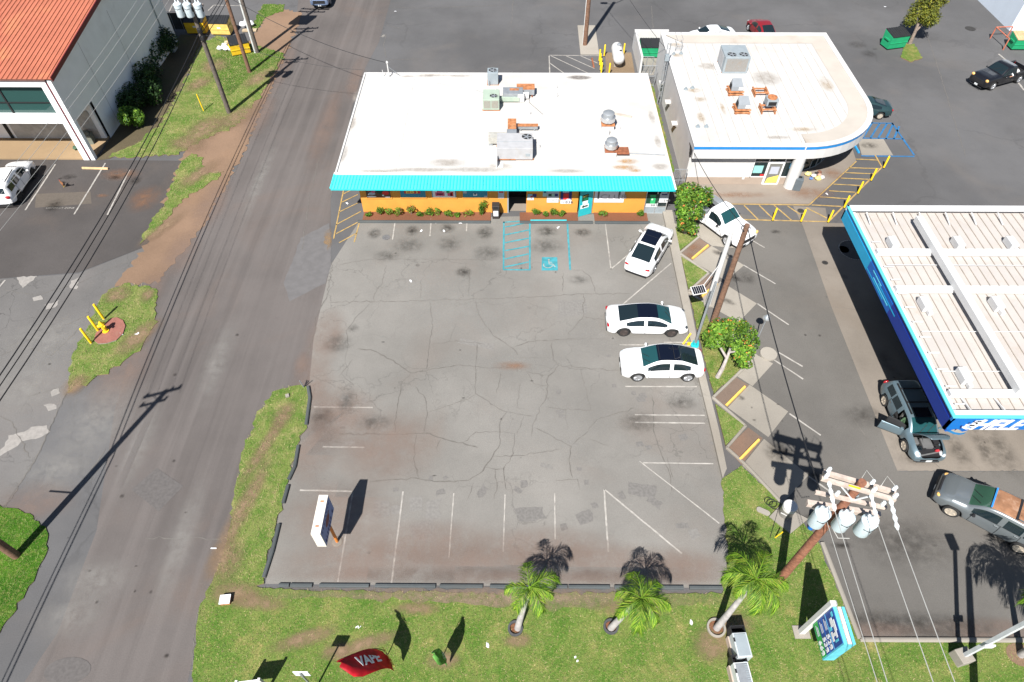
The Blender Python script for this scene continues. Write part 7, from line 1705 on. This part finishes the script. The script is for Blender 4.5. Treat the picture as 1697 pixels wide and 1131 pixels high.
def on_flag(word, m, s0, s1, hfrac, j0):
    P0 = spn[int(s0 * 12)]; P1 = spn[int(s1 * 12)]; d = (P0 - P1).normalized()          # letters run down the spine
    for side in (1,):
        nn = d.cross(wd).normalized()
        nn = nn if nn.z > 0 else -nn
        ydir = nn.cross(d)
        o_ = P1 + Vector((fl.location.x, fl.location.y, fl.location.z)) + wd * j0 + nn * .09
        text(word, "lettering", m, bn, o_, d, ydir, hfrac, .003, sx=1.35, bold=.03)
on_flag("VAPE", P_white, .35, .86, .40, .58); P0 = spn[2]; P1 = spn[4]; d = (P0 - P1).normalized(); nn = d.cross(wd).normalized(); nn = nn if nn.z > 0 else -nn
xd = wd if wd.cross(-d).dot(nn) > 0 else -wd
text("SHOP", "lettering", P_yel, bn, P0.lerp(P1, .35) + Vector(fl.location) + wd * (.06 if xd is wd else .9) + nn * .11, xd, -d, .27, .003, sx=1.0, bold=.03)
p = G(735, 1087); fl2, _, __, bn2 = feather("small green feather flag standing edge-on to the sun on the lawn", p, (-3.2, 7.35, 3.0), .6, GF, None, None, None, (.45, -.85, -.25))
sp2_, wd2 = _, __ ; nn = Vector((wd2.y, -wd2.x, 0)).normalized() * .1
for k in range(4):
    a_ = sp2_[4 + k] + wd2 * .12; b_ = sp2_[5 + k] + wd2 * .42
    for s_ in (1, -1): MB().add([a_ + nn * s_, a_ + wd2 * .08 + nn * s_, b_ + wd2 * .06 + nn * s_, b_ + nn * s_], [(0, 1, 2, 3)]).build("banner_print", P_white, bn2)
c = G(1258, 548); t = thing("lamp_post", "short post with a shiny round metal lamp at the edge of the spreading tree", "lamp post", (c.x - .55, c.y - 1.2, .05)); MB().tube([(0, 0, 0), (0, 0, 2.5)], .035, 8).build("shaft", GALV, t); MB().lathe([(.24, 2.42), (.2, 2.55), (.08, 2.68), (.05, 2.74)], n=16).build("lamp_head", ALU, t, smooth=True)
# small frame sign cut by the bottom edge
p0, p1_ = Vector((-11.25, 6.55, 0)), Vector((-10.35, 6.65, 0)); t = thing("frame_sign", "white two-post frame sign at the bottom edge of the lawn", "sign", ((p0 + p1_) / 2))
for q in (p0, p1_): MB().beam(q - t.location, q - t.location + Vector((0, 0, 1.55)), .1, .1).build("post", W_wall, t)
MB().beam(p0 - t.location + Vector((.05, 0, 1.0)), p1_ - t.location + Vector((-.05, 0, 1.0)), .03, .9).build("panel", P_white, t)
t = thing("post_sign", "square sign on a post just below the bottom edge, its shadow by the red flag", "sign", (-8.37, 6.6, 0)); MB().beam((0, 0, 0), (0, 0, 2.7), .06, .06).build("post", GALV, t); MB().box((0, 0.05, 2.45), (.6, .03, .55)).build("panel", P_white, t)
b = Vector((19.1, 5.6, 0)); pole("utility pole just below the bottom right corner, its shadow on the forecourt", b.x, b.y, 8.0, WOODP, .18, .14)
# grey cabinets on the lawn
M_cab = mat("grey_cabinet", (.46, .50, .52), .5, .1, .08, 3); M_cabw = mat("pale_cabinet", (.60, .62, .62), .5, .1, .08, 3)
def cabinet(label, u, v, m, L2, rz, grid):
    p = G(u, v, .9); t = thing("utility_cabinet", label, "cabinet", (p.x, p.y, .05), rz)
    MB().box((0, -.1, .48), (.62, L2 - .25, .96)).build("body", m, t, bevel=.015); MB().box((0, -.1, .975), (.50, L2 - .38, .03)).build("top_plate", GREYU if not grid else GALV, t)
    MB().box((-.33, -.1, .2), (.06, L2 - .2, .4)).build("base_rail", mat("cabinet_tan", (.45, .36, .30), .7), t)
    hh = MB(); y0 = L2 / 2 - .22
    hh.box((-.30, y0 + .14, .62), (.03, .28, .6)); hh.box((.30, y0 + .14, .62), (.03, .28, .6)); hh.box((0, y0 + .29, .62), (.63, .03, .6)); hh.build("tray_side", TRIM, t); MB().box((0, y0 + .14, .34), (.57, .26, .02)).build("tray_floor", GLASS, t)
    MB().box((-.27, .12, .968), (.1, .16, .02)).build("handle", TRIM, t)
    if grid:
        for k in range(12): MB().box((.18, -.55 + .09 * k, .997), (.14, .03, .012)).build("vent_slot", GREYU, t)
    return t
cabinet("grey lidded cabinet with an open black tray, nearer the taller palm", 1228, 1066, M_cab, 1.25, .06, False)
cabinet("paler slotted cabinet with an open black tray at the bottom edge", 1231, 1118, M_cabw, 1.35, .06, True)
p = G(376, 997); o = MB().box((p.x, p.y, .16), (.42, .36, .22), .1); o.box((p.x, p.y, .285), (.48, .42, .03), .1, 1); tag(rehome(o.build("meter_box", [RUST, P_white])), "small white lidded box on the lawn corner by the road", "box")
o = MB().box((G(477, 658).x, G(477, 658).y, .1), (.2, .2, .14), .4); tag(rehome(o.build("stone_block", M_conc_w)), "pale stone lying on the verge near the lot entrance", "stone")
p = G(504, 643); t = thing("broken_post", "short bent steel post stub at the verge end", "post", (p.x, p.y, .05)); MB().beam((0, 0, 0), (-.12, .06, .55), .05, .05).build("upright", GALV, t); MB().beam((0, 0, .05), (.3, .3, .25), .04, .04).build("arm", BLACKP, t)
o = MB().box((G(355, 910).x, G(355, 910).y, .07), (.28, .05, .04)); tag(rehome(o.build("marker_board", P_white)), "tiny white strip lying beside the road edge", "marker")
# meter pit, drum and pillar by the transformer pole
pad = slab("meter_pad", px_poly([(1274, 858), (1293, 838), (1338, 862), (1309, 886)]), 0, .12, M_conc_w)
pb_ = G(1300, 853); t = thing("pedestal", "round grey pedestal with a white cap standing on the concrete pad", "pedestal", (pb_.x, pb_.y, .12), -.55)
MB().lathe([(.33, 0), (.33, .62)], n=22).build("barrel", mat("drum_grey", (.22, .21, .19), .3, .2, .1, 3), t, smooth=True); MB().lathe([(.34, .62), (.34, .86), (.30, .90)], n=22).build("cap", W_wall, t, smooth=True)
MB().box((-.1, -.33, .4), (.3, .03, .04)).build("latch", W_wall, t)
p = G(1342, 876); t = thing("blue_pillar", "bright blue cylindrical marker pillar beside the transformer pole", "pillar", (p.x, p.y, .05)); MB().lathe([(.13, 0), (.13, .75)], n=14).build("shaft", mat("pillar_blue", (.01, .13, .45), .5), t, smooth=True); MB().lathe([(.134, .75), (.134, .85)], n=14).build("white_band", P_white, t); MB().lathe([(.13, .85), (.13, 1.1), (.1, 1.14)], n=14).build("top", mat("pillar_blue", (.01, .13, .45), .5), t, smooth=True)
p = G(1264, 849); o = MB()
pts = [(p.x + x * math.cos(-.5) - y * math.sin(-.5), p.y + x * math.sin(-.5) + y * math.cos(-.5)) for x, y in [(.2 + .14 * math.cos(a), .14 * math.sin(a)) for a in [R(-90 + 20 * k) for k in range(10)]] + [(-.2 + .14 * math.cos(a), .14 * math.sin(a)) for a in [R(90 + 20 * k) for k in range(10)]]]
o.prism(pts, .05, .12); tag(rehome(o.build("meter_cover", M_conc_w)), "oval pale meter cover on the lawn beside the concrete pad", "cover")
b = G(1284, 892); o = MB().tube([(b.x, b.y, .05), G(1297, 882, .7)], .03, 6); tag(rehome(o.build("marker_stake", YEL)), "leaning yellow stake beside the transformer pole's shadow", "stake")
o = MB(); c = G(1285, 838, .15)
for k in range(3): o.tube([(c.x + (.3 - .05 * k) * math.cos(a) - .15 * k, c.y + .22 * math.sin(a) + .1 * k, .15 + .02 * k) for a in [2 * math.pi * i / 14 for i in range(15)]], .014, 5)
o.tube([(c.x + .2, c.y, .15), G(1276, 892, .07)], .014, 5); tag(rehome(o.build("cable_coil", BLACKP)), "loose coil of black cable beside the concrete pad", "cable")

# bollards
def bollard(label, u, v, h=1.05, r=.07, group=None):
    p = G(u, v); t = thing("bollard", label, "bollard", (p.x, p.y, .02), 0, group); MB().lathe([(r, 0), (r, h), (r * .7, h + .04)], n=12).build("post", YEL, t, smooth=True); MB().lathe([(r * 1.3, 0), (r * 1.25, .05)], n=12).build("base", M_conc_w if h > 1.1 else BLACKP, t); return t
for (u, v), l in zip(((152, 570), (164, 550), (173, 530)), ("yellow bollard nearest the road's near end of the hydrant", "middle yellow bollard beside the hydrant", "yellow bollard farthest up the hydrant lawn")): bollard(l, u, v, 1.35, .075)
for (u, v), l in zip(((1464, 279), (1443, 300), (1421, 321.5), (1398.5, 345), (1372, 369), (1327, 368), (1280, 366)), ("yellow bollard nearest the blue accessible bay", "second yellow bollard from the accessible bay", "third yellow bollard from the accessible bay", "yellow bollard just off the canopy's far corner", "yellow bollard at the corner of the hatched walkway", "yellow bollard beside the small round cover", "yellow bollard nearest the white work pickup")): bollard(l, u, v)
for k, (u, v) in enumerate(((996, 121), (995, 114), (994, 106), (993, 99), (1001, 91), (1017, 89), (1033, 89), (1009, 122))): bollard("yellow guard post by the white gas tank, " + ("nearest the shop roof, far left", "second up the left row", "third up the left row", "fourth up the left row", "left of the rear row", "middle of the rear row", "right of the rear row", "in front of the tank's near end")[k], u, v + 3, 1.1, .07, "guard posts around the gas tank")
# wheel stops
def wheelstop(label, u0, v0, u1, v1, m, name="wheel_stop", z=.02):
    a, b = G(u0, v0), G(u1, v1); d = (b - a).normalized(); n_ = Vector((-d.y, d.x, 0)); mb = MB(); prof = [(-.085, 0), (-.055, .12), (.055, .12), (.085, 0)]
    for q in (a, b): mb.v += [tuple(q + n_ * s_ + Vector((0, 0, z + h_))) for s_, h_ in prof]
    mb.f = [(0, 1, 5, 4), (1, 2, 6, 5), (2, 3, 7, 6), (3, 0, 4, 7), (3, 2, 1, 0), (4, 5, 6, 7)]; mb.m = [0] * 6; return tag(rehome(mb.build(name, m, bevel=.01)), label, "wheel stop")
YST = mat("wheel_stop_yellow", (.72, .45, .10), .7, 0, .15, 3, (.5, .38, .22), .5, 2)
wheelstop("yellow wheel stop in front of the white work pickup's row, farthest up", 1147, 430, 1173, 408, YST); wheelstop("yellow wheel stop under the solar panel", 1161, 494, 1188, 471, YST); wheelstop("yellow wheel stop just below the spreading tree", 1203, 673, 1234, 642, YST); wheelstop("yellow wheel stop nearest the transformer pole's shadow", 1225, 763, 1257, 730, YST)
wheelstop("tan wheel stop in the bay before the warehouse", 137, 280, 180, 281, mat("wheel_stop_tan", (.55, .38, .20), .8)); wheelstop("turquoise wheel stop at the head of the accessible bay by the shop", 879, 367.5, 939, 367.5, mat("turquoise_stop", (.03, .42, .46), .7, 0, .1, 3)); wheelstop("bright blue wheel stop at the accessible bay by the store", 1410, 232, 1423, 255, mat("blue_stop", (.02, .26, .55), .7, 0, .1, 3))
wheelstop("short steel bar lying on the hatched area behind the shop", 981, 98, 984, 113, RUSTB, "steel_bar")
p = G(1138, 570); t = thing("cart_corral", "small yellow barrier and turquoise box between the two white cars", "barrier", (p.x, p.y, .02)); MB().beam((-.25, -.1, .05), (.2, .35, .55), .09, .09).build("bar", YEL, t); MB().box((.5, -.1, .15), (.3, .25, .3)).build("box", W_turqd, t); MB().box((.15, -.1, .1), (.3, .1, .2)).build("foot", YEL, t)
# hydrant on its brick-red pad
pr = px_poly([(157, 566), (160, 555), (168, 545), (184, 530), (195, 528), (205, 533), (209, 542), (205, 555), (194, 566), (178, 571), (164, 572)]); struct(MB().prism(pr, 0, .12, 0, 1).build("hydrant_pad", [mat("red_pad", A(186, 122, 108), .85, 0, .15, 4, A(160, 130, 110), .4, 2), M_conc_w]))
p = G(177, 551); t = thing("fire_hydrant", "yellow fire hydrant on a round red pad", "hydrant", (p.x, p.y, .12)); MB().lathe([(.2, 0), (.2, .05), (.12, .06), (.12, .55), (.17, .57), (.17, .62), (.13, .66), (.12, .75), (.05, .82), (.03, .88)], n=14).build("barrel", YEL, t, smooth=True)
for a, r_ in ((R(200), .09), (R(-20), .07), (R(90), .07)): MB().tube([(.08 * math.cos(a), .08 * math.sin(a), .5), (.26 * math.cos(a), .26 * math.sin(a), .5)], r_, 10).build("outlet", YEL, t, smooth=True)
p = G(338, 185); o = MB().beam((p.x, p.y, 0), (p.x - .05, p.y, 1.6), .07, .07); tag(rehome(o.build("guy_guard", YEL)), "thin yellow marker post on the verge left of the transformer pole", "post")
for (u, v), (u2, v2), l in (((262, 174), (254, 158), "tan timber post standing in the shade by the warehouse shrubs"), ((268, 166), (260, 148), "second tan timber post behind the first by the warehouse shrubs")):
    p = G(u, v); o = MB().beam((p.x, p.y, 0), (p.x - .1, p.y + .1, .9), .1, .1); tag(rehome(o.build("timber_post", mat("tan_timber", (.42, .33, .22), .8))), l, "post")
o = MB().blob((G(237, 162).x, G(237, 162).y, .3), (.4, .35, .3), 8, jit=.2); tag(rehome(o.build("bag", mat("bag_white", (.6, .6, .62), .5), smooth=True)), "white bag among the warehouse shrubs", "bag")
p = G(290, 84); box_unit("condenser_unit", "grey condenser on the ground behind the warehouse corner", (p.x - .3, p.y), (.9, .9, .8), GREYU, fans=((0, 0, .36),), zbase=0, legs=False)

# bins
def dumpster(label, u, v, d, h, rz, body, lid_m, two=True, z=0.02, logo=True, slope=.25):
    p = G(u, v); t = thing("dumpster", label, "dumpster", (p.x, p.y, z), rz); w, l = d
    mb = MB(); mb.add([(-w / 2, -l / 2 * .84, .12), (w / 2, -l / 2 * .84, .12), (w / 2, l / 2 * .9, .12), (-w / 2, l / 2 * .9, .12), (-w / 2, -l / 2, h - slope), (w / 2, -l / 2, h - slope), (w / 2, l / 2, h), (-w / 2, l / 2, h)], [(3, 2, 1, 0), (0, 1, 5, 4), (1, 2, 6, 5), (2, 3, 7, 6), (3, 0, 4, 7), (4, 5, 6, 7)])
    b_ = mb.build("body", body, t, bevel=.015)
    MB().box((0, -l / 2 * .93, h * .45), (w * 1.01, .05, .08)).build("rib", body, t)
    n = 2 if two else 1
    for k in range(n):
        x0, x1 = -w / 2 + w * k / n + .01, -w / 2 + w * (k + 1) / n - .01
        q = MB(); q.add([(x0, -l / 2 - .04, h - slope + .02), (x1, -l / 2 - .04, h - slope + .02), (x1, l / 2, h + .03), (x0, l / 2, h + .03), (x0, -l / 2 - .04, h - slope + .08), (x1, -l / 2 - .04, h - slope + .08), (x1, l / 2, h + .09), (x0, l / 2, h + .09)], [(3, 2, 1, 0), (4, 5, 6, 7), (0, 1, 5, 4), (1, 2, 6, 5), (2, 3, 7, 6), (3, 0, 4, 7)])
        li = q.build("lid", lid_m, t)
        rb_ = MB()
        for j in range(4): x = x0 + (x1 - x0) * (j + .5) / 4; rb_.beam((x, -l / 2, h - slope + .09), (x, l / 2, h + .10), .06, .03)
        rb_.build("lid_rib", lid_m, li)
    for s_ in (1, -1): MB().box((s_ * (w / 2 + .05), -.05, h * .6), (.09, l * .5, .12)).build("fork_pocket", body, t)
    for x in (-w * .42, w * .42): MB().box((x, 0, .06), (.12, l * .6, .12)).build("foot", DARK, t)
    if logo: MB().box((0, -l / 2 * .955, h * .55), (.34, .012, .16), 0).build("logo_plate", P_white, t)
    return t
YB = mat("bin_yellow", (.74, .46, .02), .55, 0, .1, 2, (.4, .2, .06), .35, 1.5); GB = mat("bin_green", (.015, .30, .13), .55, 0, .1, 2, (.02, .12, .06), .3, 1.5); LID = mat("bin_lid_black", (.02, .021, .023), .6, 0, .1, 4)
dumpster("yellow dumpster with a pale panel in the warehouse's shade, farthest left", 330, 54, (1.9, 1.2), 1.45, .02, YB, LID)
dumpster("faded yellow dumpster with a ribbed two-part lid behind the transformer pole", 370, 56, (1.9, 1.2), 1.45, -.03, mat("bin_faded_yellow", (.72, .50, .14), .6, 0, .15, 2, (.55, .30, .12), .5, 1.2), LID)
dumpster("bright yellow dumpster turned askew on the grass", 400, 88, (1.75, 1.35), 1.35, .42, YB, LID, logo=False)
dumpster("green dumpster beside the upright tree", 1478, 78, (1.9, 1.35), 1.5, .25, GB, LID, logo=False)
dumpster("green dumpster with a tan lid inside the rusty frame at the right edge", 1689, 80, (2.2, 1.3), 1.3, .0, GB, mat("lid_tan", (.50, .33, .18), .7), two=False)
c = G(1077, 82); uv_ = PX((12.65, 61.3, .1)); dumpster("green dumpster with black lids inside the white bin yard", *uv_, (1.9, 1.3), 1.3, 0, GB, LID, z=.09, logo=False)
p = G(1466, 53); 
MB_ = None
a_ = [G(1640, 62), G(1672, 62), G(1664, 80), G(1660, 84)]
t = thing("guard_frame", "rusty red pipe frame around the green bin at the right edge", "barrier", tuple(G(1642, 64)))
o0 = Vector(t.location); fr_ = [G(1641, 64), G(1665, 84), G(1720, 84)]; fr2 = G(1668, 64)
PIPE = mat("red_pipe", (.42, .13, .08), .6, 0, .15, 3, (.6, .35, .2), .5, 2)
for q in (G(1641, 64), G(1662, 83), G(1668, 63)): MB().tube([q - o0, q - o0 + Vector((0, 0, 1.1))], .06, 8).build("post", PIPE, t)
for a, b in ((G(1641, 64), G(1662, 83)), (G(1641, 64), G(1668, 63))): MB().tube([a - o0 + Vector((0, 0, 1.1)), b - o0 + Vector((0, 0, 1.1))], .055, 8).build("top_rail", PIPE, t)
WB_ = mat("bag_white", (.6, .6, .62), .5)
t = thing("bag_pile", "heap of white rubbish bags beside the askew yellow dumpster", "rubbish bags", tuple(G(374, 84)))
for x, y, z, r_ in ((-.5, 0, .22, .3), (.1, -.1, .25, .34), (.45, .0, .22, .3), (-.1, .3, .35, .3), (.1, .55, .5, .25)): MB().blob((x, y, z), (r_, r_ * .85, r_ * .8), 9, jit=.16, rnd=random.Random(int(x * 90 + 99))).build("rubbish_bag", WB_ if y < .5 else mat("bag_tan", (.55, .42, .25), .6), t, smooth=True)
t = thing("bag_pile", "white rubbish bags behind the pale-sided pole", "rubbish bags", tuple(G(410, 46)))
for x, y, z, r_ in ((-.3, 0, .3, .4), (.3, .1, .35, .45), (.05, .4, .5, .35)): MB().blob((x, y, z), (r_, r_ * .8, r_ * .8), 9, jit=.16, rnd=random.Random(int(x * 90 + 9))).build("rubbish_bag", WB_, t, smooth=True)
o = MB().box((G(414, 52).x, G(414, 52).y, .1), (1.4, .5, .1), .1); tag(rehome(o.build("pallet_board", mat("tan_timber", (.42, .33, .22), .8))), "tan board lying on the grass behind the poles", "board")
fn = thing("wire_fence", "dark screened fence at the rear of the warehouse", "fence", tuple(G(300, 52)))
for k in range(4): MB().tube([(k * .9 - 1.4, 0, 0), (k * .9 - 1.4, 0, 1.9)], .03, 6).build("post", GALV, fn)
MB().box((0, 0, 1.0), (2.7, .03, 1.6)).build("screen", mat("dark_screen", (.03, .035, .035), .9), fn); MB().tube([(-1.4, 0, 1.9), (1.4, 0, 1.9)], .025, 6).build("rail", GALV, fn)

# litter bins
p = G(822, 360); t = thing("litter_bin", "brown hooded litter bin with a white notice beside the shop entrance", "litter bin", (p.x, p.y, .02)); BRN = mat("bin_brown", (.035, .028, .026), .6, 0, .1, 3)
MB().box((0, 0, .45), (.5, .5, .9)).build("body", BRN, t, bevel=.03); MB().prism([(-.27, -.27), (.27, -.27), (.27, .27), (-.27, .27)], .9, 1.15).build("hood", BRN, t, bevel=.04); MB().box((0, -.272, 1.03), (.3, .01, .14)).build("slot", DARK, t); MB().box((0, -.256, .5), (.34, .012, .46)).build("notice", P_white, t)
p = G(1318, 315); t = thing("litter_bin", "dark grey square litter bin beside the store column", "litter bin", (p.x, p.y, .10), -.25); GB2 = mat("slate_bin", (.10, .12, .135), .6, 0, .1, 3); MB().box((0, 0, .5), (.55, .55, 1.0)).build("body", GB2, t, bevel=.03); MB().box((.0, .08, 1.005), (.3, .22, .02)).build("slot", DARK, t)
# propane tank
p = G(1022, 104); t = thing("gas_tank", "white horizontal gas tank on a gravel pad behind the shop", "tank", (p.x, p.y, .04)); mxt = Matrix.Rotation(math.pi / 2, 4, 'X')
MB().lathe([(.02, -1.55), (.3, -1.48), (.48, -1.25), (.52, -1.0), (.52, 1.0), (.48, 1.25), (.3, 1.48), (.02, 1.55)], (0, 0, .85), 20, mx=mxt).build("shell", W_wall, t, smooth=True)
for y in (-.8, .8): MB().box((0, y, .2), (.7, .16, .4)).build("saddle", M_conc_w, t)
MB().lathe([(.2, 0), (.2, .1), (.12, .16)], (.1, .55, 1.35), 14).build("valve_dome", GALV, t, smooth=True); MB().box((.15, -.5, 1.37), (.22, .14, .04), .5).build("gauge", DARK, t)
# belongings heaped by the store's curved front
t = thing("bag_pile", "heap of yellow and white bags with a brown bundle by the store's curved front", "bags", tuple(G(1350, 296, .1)))
YBG = mat("bag_yellow", (.70, .62, .22), .6, 0, .15, 5)
for x, y, z, r_, m in ((-.45, .35, .16, .24, YBG), (.2, -.15, .14, .26, YBG), (.5, -.05, .14, .2, WB_), (-.1, .1, .2, .2, W_wall), (.15, .25, .22, .22, BRN), (.42, .45, .24, .2, mat("bag_brown", (.18, .08, .05), .7)), (.3, .1, .26, .17, mat("bag_pink", (.50, .28, .22), .6)), (-.35, -.15, .1, .14, mat("bag_blue", (.10, .2, .5), .6))): MB().blob((x, y, z), (r_, r_ * .8, r_ * .75), 9, jit=.15, rnd=random.Random(int(x * 50 + 77))).build("bag", m, t, smooth=True)
# porch clutter
p = G(148, 250); o = MB().box((p.x - .2, p.y + 1.0, .5), (.6, .7, .8), .2); o.box((p.x - .25, p.y + .95, 1.0), (.5, .6, .2), .5); tag(rehome(o.build("crate", mat("crate_olive", (.16, .17, .14), .8))), "dark crate standing under the warehouse porch", "crate")
p = G(126, 253); o = MB().blob((p.x, p.y + .3, .28), (.22, .3, .16), 8, jit=.2); tag(rehome(o.build("sack", mat("sack_green", (.05, .10, .06), .8), smooth=True)), "dark green sack lying on the porch floor by the pilaster", "sack")

# ================================================================== LIVING THINGS
def skin_body(name, joints, edges, radii, parent, mats, pick, loc=None, levels=2):
    me = bpy.data.meshes.new(name); me.from_pydata(joints, edges, []); o = bpy.data.objects.new(name, me); COL.objects.link(o)
    sk = o.modifiers.new("s", 'SKIN'); 
    for i, r_ in enumerate(radii): me.skin_vertices[0].data[i].radius = (r_, r_) if not isinstance(r_, tuple) else r_
    me.skin_vertices[0].data[0].use_root = True
    sb = o.modifiers.new("b", 'SUBSURF'); sb.levels = levels; sb.render_levels = levels; bpy.context.view_layer.update()
    ev = bpy.data.meshes.new_from_object(o.evaluated_get(bpy.context.evaluated_depsgraph_get())); bpy.data.objects.remove(o)
    ev.materials.clear()
    for m in mats: ev.materials.append(m)
    for p_ in ev.polygons: p_.material_index = pick(p_.center); p_.use_smooth = True
    ev.name = name; return link(bpy.data.objects.new(name, ev), parent)
SKIN = mat("skin", (.42, .22, .14), .55, 0, .05, 4, bump=0); HAIR = mat("dark_hair", (.02, .014, .01), .7, 0, .1, 8); SHIRT = mat("white_shirt", (.70, .70, .72), .8, 0, .05, 5); JEANS = mat("dark_trousers", (.05, .06, .09), .85, 0, .1, 5); GREEN_S = mat("green_shirt", (.05, .10, .05), .8)
def sitter(label, loc, rz, shirt, arm_out):
    t = thing("person", label, "person", loc, rz)
    J = [(0, 0, .1), (0, 0, .32), (0, 0, .52), (.01, 0, .62), (.03, 0, .74), (.02, .17, .50), (.12, .24, .30), (.34, .2, .26), (.40, .19, .26), (.02, -.17, .50), (.10, -.27, .30), (.34, -.24, .30), (.41, -.23, .31), (.05, .1, .08), (.42, .12, .10), (.48, .12, -.28), (.05, -.1, .08), (.42, -.12, .10), (.48, -.12, -.28)]
    if arm_out: J[5] = (.02, .18, .50); J[6] = (.08, .46, .42); J[7] = (.30, .50, .40); J[8] = (.38, .48, .40)
    E_ = [(0, 1), (1, 2), (2, 3), (3, 4), (2, 5), (5, 6), (6, 7), (7, 8), (2, 9), (9, 10), (10, 11), (11, 12), (0, 13), (13, 14), (14, 15), (0, 16), (16, 17), (17, 18)]
    rd = [.15, .15, .13, .06, .105, .07, .05, .04, .035, .07, .05, .04, .035, .10, .08, .06, .10, .08, .06]
    hnd = J[8]
    def pick(c_):
        if c_.z > .60: return 0
        if c_.z < .14: return 2
        if abs(c_.y) > .12 and c_.x > .2 and c_.z > .2: return 0
        return 1
    skin_body("body", J, E_, rd, t, [SKIN, shirt, JEANS], pick)
    MB().blob((.01, 0, .80), (.115, .10, .09), 10).build("hair", HAIR, t, smooth=True)
    f = MB().blob((.135, 0, .735), (.02, .016, .022), 6); f.build("nose", SKIN, t, smooth=True)
    for s_ in (1, -1): MB().blob((.118, .035 * s_, .765), (.012, .014, .010), 6).build("eye", DARK, t)
    fg = MB()
    for k in range(4): fg.tube([Vector(hnd) + Vector((.0, (k - 1.5) * .02, 0)), Vector(hnd) + Vector((.06, (k - 1.5) * .022, -.005)), Vector(hnd) + Vector((.08 + .008 * (k in (1, 2)), (k - 1.5) * .022, -.04))], .0085, 5)
    fg.tube([Vector(hnd) + Vector((-.01, -.03, 0)), Vector(hnd) + Vector((.03, -.06, .0))], .01, 5); fg.build("fingers", SKIN, t)
    return t
x, y, h = BP_POS
c = Vector((x, y, 0)) + Matrix.Rotation(R(h), 3, 'Z') @ Vector((-.15, .62, 0)); sitter("person in a white shirt driving the black pickup with an arm out of the window", (c.x, c.y, .72), R(h), SHIRT, True)
wl_ = wag.location; hh = wag.rotation_euler.z; c = Vector(wl_) + Matrix.Rotation(hh, 3, 'Z') @ Vector((.18, -.50, 0)); sitter("person seated inside the open door of the slate blue wagon", (c.x, c.y, .52), hh - .3, GREEN_S, False)
# rooster in the left lot
p = G(108, 311); t = thing("rooster", "brown rooster with a dark tail walking in the left lot", "rooster", (p.x, p.y, .02), R(150)); FEA = mat("rooster_feathers", (.22, .09, .035), .8, 0, .3, 8); FED = mat("dark_feathers", (.03, .022, .02), .7)
J = [(0, 0, .30), (.10, 0, .32), (.18, 0, .40), (.22, 0, .50), (.25, 0, .52), (-.12, 0, .34), (-.22, 0, .46), (-.30, 0, .50), (.02, .05, .18), (.03, .055, .02), (.09, .055, .012), (.02, -.05, .18), (.05, -.055, .02), (.11, -.055, .012)]
skin_body("body", J, [(0, 1), (1, 2), (2, 3), (3, 4), (0, 5), (5, 6), (6, 7), (0, 8), (8, 9), (9, 10), (0, 11), (11, 12), (12, 13)], [.12, .10, .06, .045, .02, .085, .06, .03, .03, .012, .01, .03, .012, .01], t, [FEA, FED, YEL], lambda c_: 1 if c_.x < -.14 else (2 if c_.z < .16 else 0))
MB().blob((.225, 0, .56), (.05, .012, .03), 8).build("comb", P_red, t); tl_ = MB()
for k in range(6): tl_.tube([(-.16, 0, .38), (-.30, (k - 2.5) * .03, .56 + .02 * k), (-.42, (k - 2.5) * .05, .48 + .03 * k)], [.02, .022, .008], 5)
tl_.build("tail_feathers", FED, t)
# litter
LW = ("at the shop kerb, left of a stripe head", "just under the shop kerb by a stripe", "near the second shop oil spot", "at the kerb below the dark banner", "at the kerb left of the litter bin", "beside the first shop oil spot", "by the turquoise line's head", "inside the yellow hatching left of the shop", "alone in the upper lot", "on the store's hatched walkway", "on the lawn left of the first palm", "on the lawn between two palms", "on the lawn above the red flag", "on the lawn left of the taller palm", "on the hydrant lawn's right side", "beside the red hydrant pad", "far up the road's right side", "alone on the rear lot")
rl_ = random.Random(12)
for k, (u, v) in enumerate(((713, 366), (722, 369), (736, 384), (752, 367), (763, 371), (698, 384), (925, 378), (575, 338), (681, 467), (1370, 323), (808, 1070), (955, 1093), (594, 1040), (1145, 1032), (228, 555), (202, 556), (655, 20), (1466, 12))):
    c = G(u, v); a = rl_.uniform(0, 3); z = .03 if u > 450 else .08
    o = MB().add([(c.x + x_ * math.cos(a) - y_ * math.sin(a), c.y + x_ * math.sin(a) + y_ * math.cos(a), z + .05 * ((i_ * 7 + k) % 3) / 2) for i_, (x_, y_) in enumerate(((-.12, -.05), (0, -.07), (.13, -.04), (.12, .05), (0, .06), (-.13, .04)))], [(0, 1, 4, 5), (1, 2, 3, 4)])
    tag(rehome(o.build("paper_scrap", P_white)), "small white scrap of litter " + LW[k], "litter", "scraps of litter")
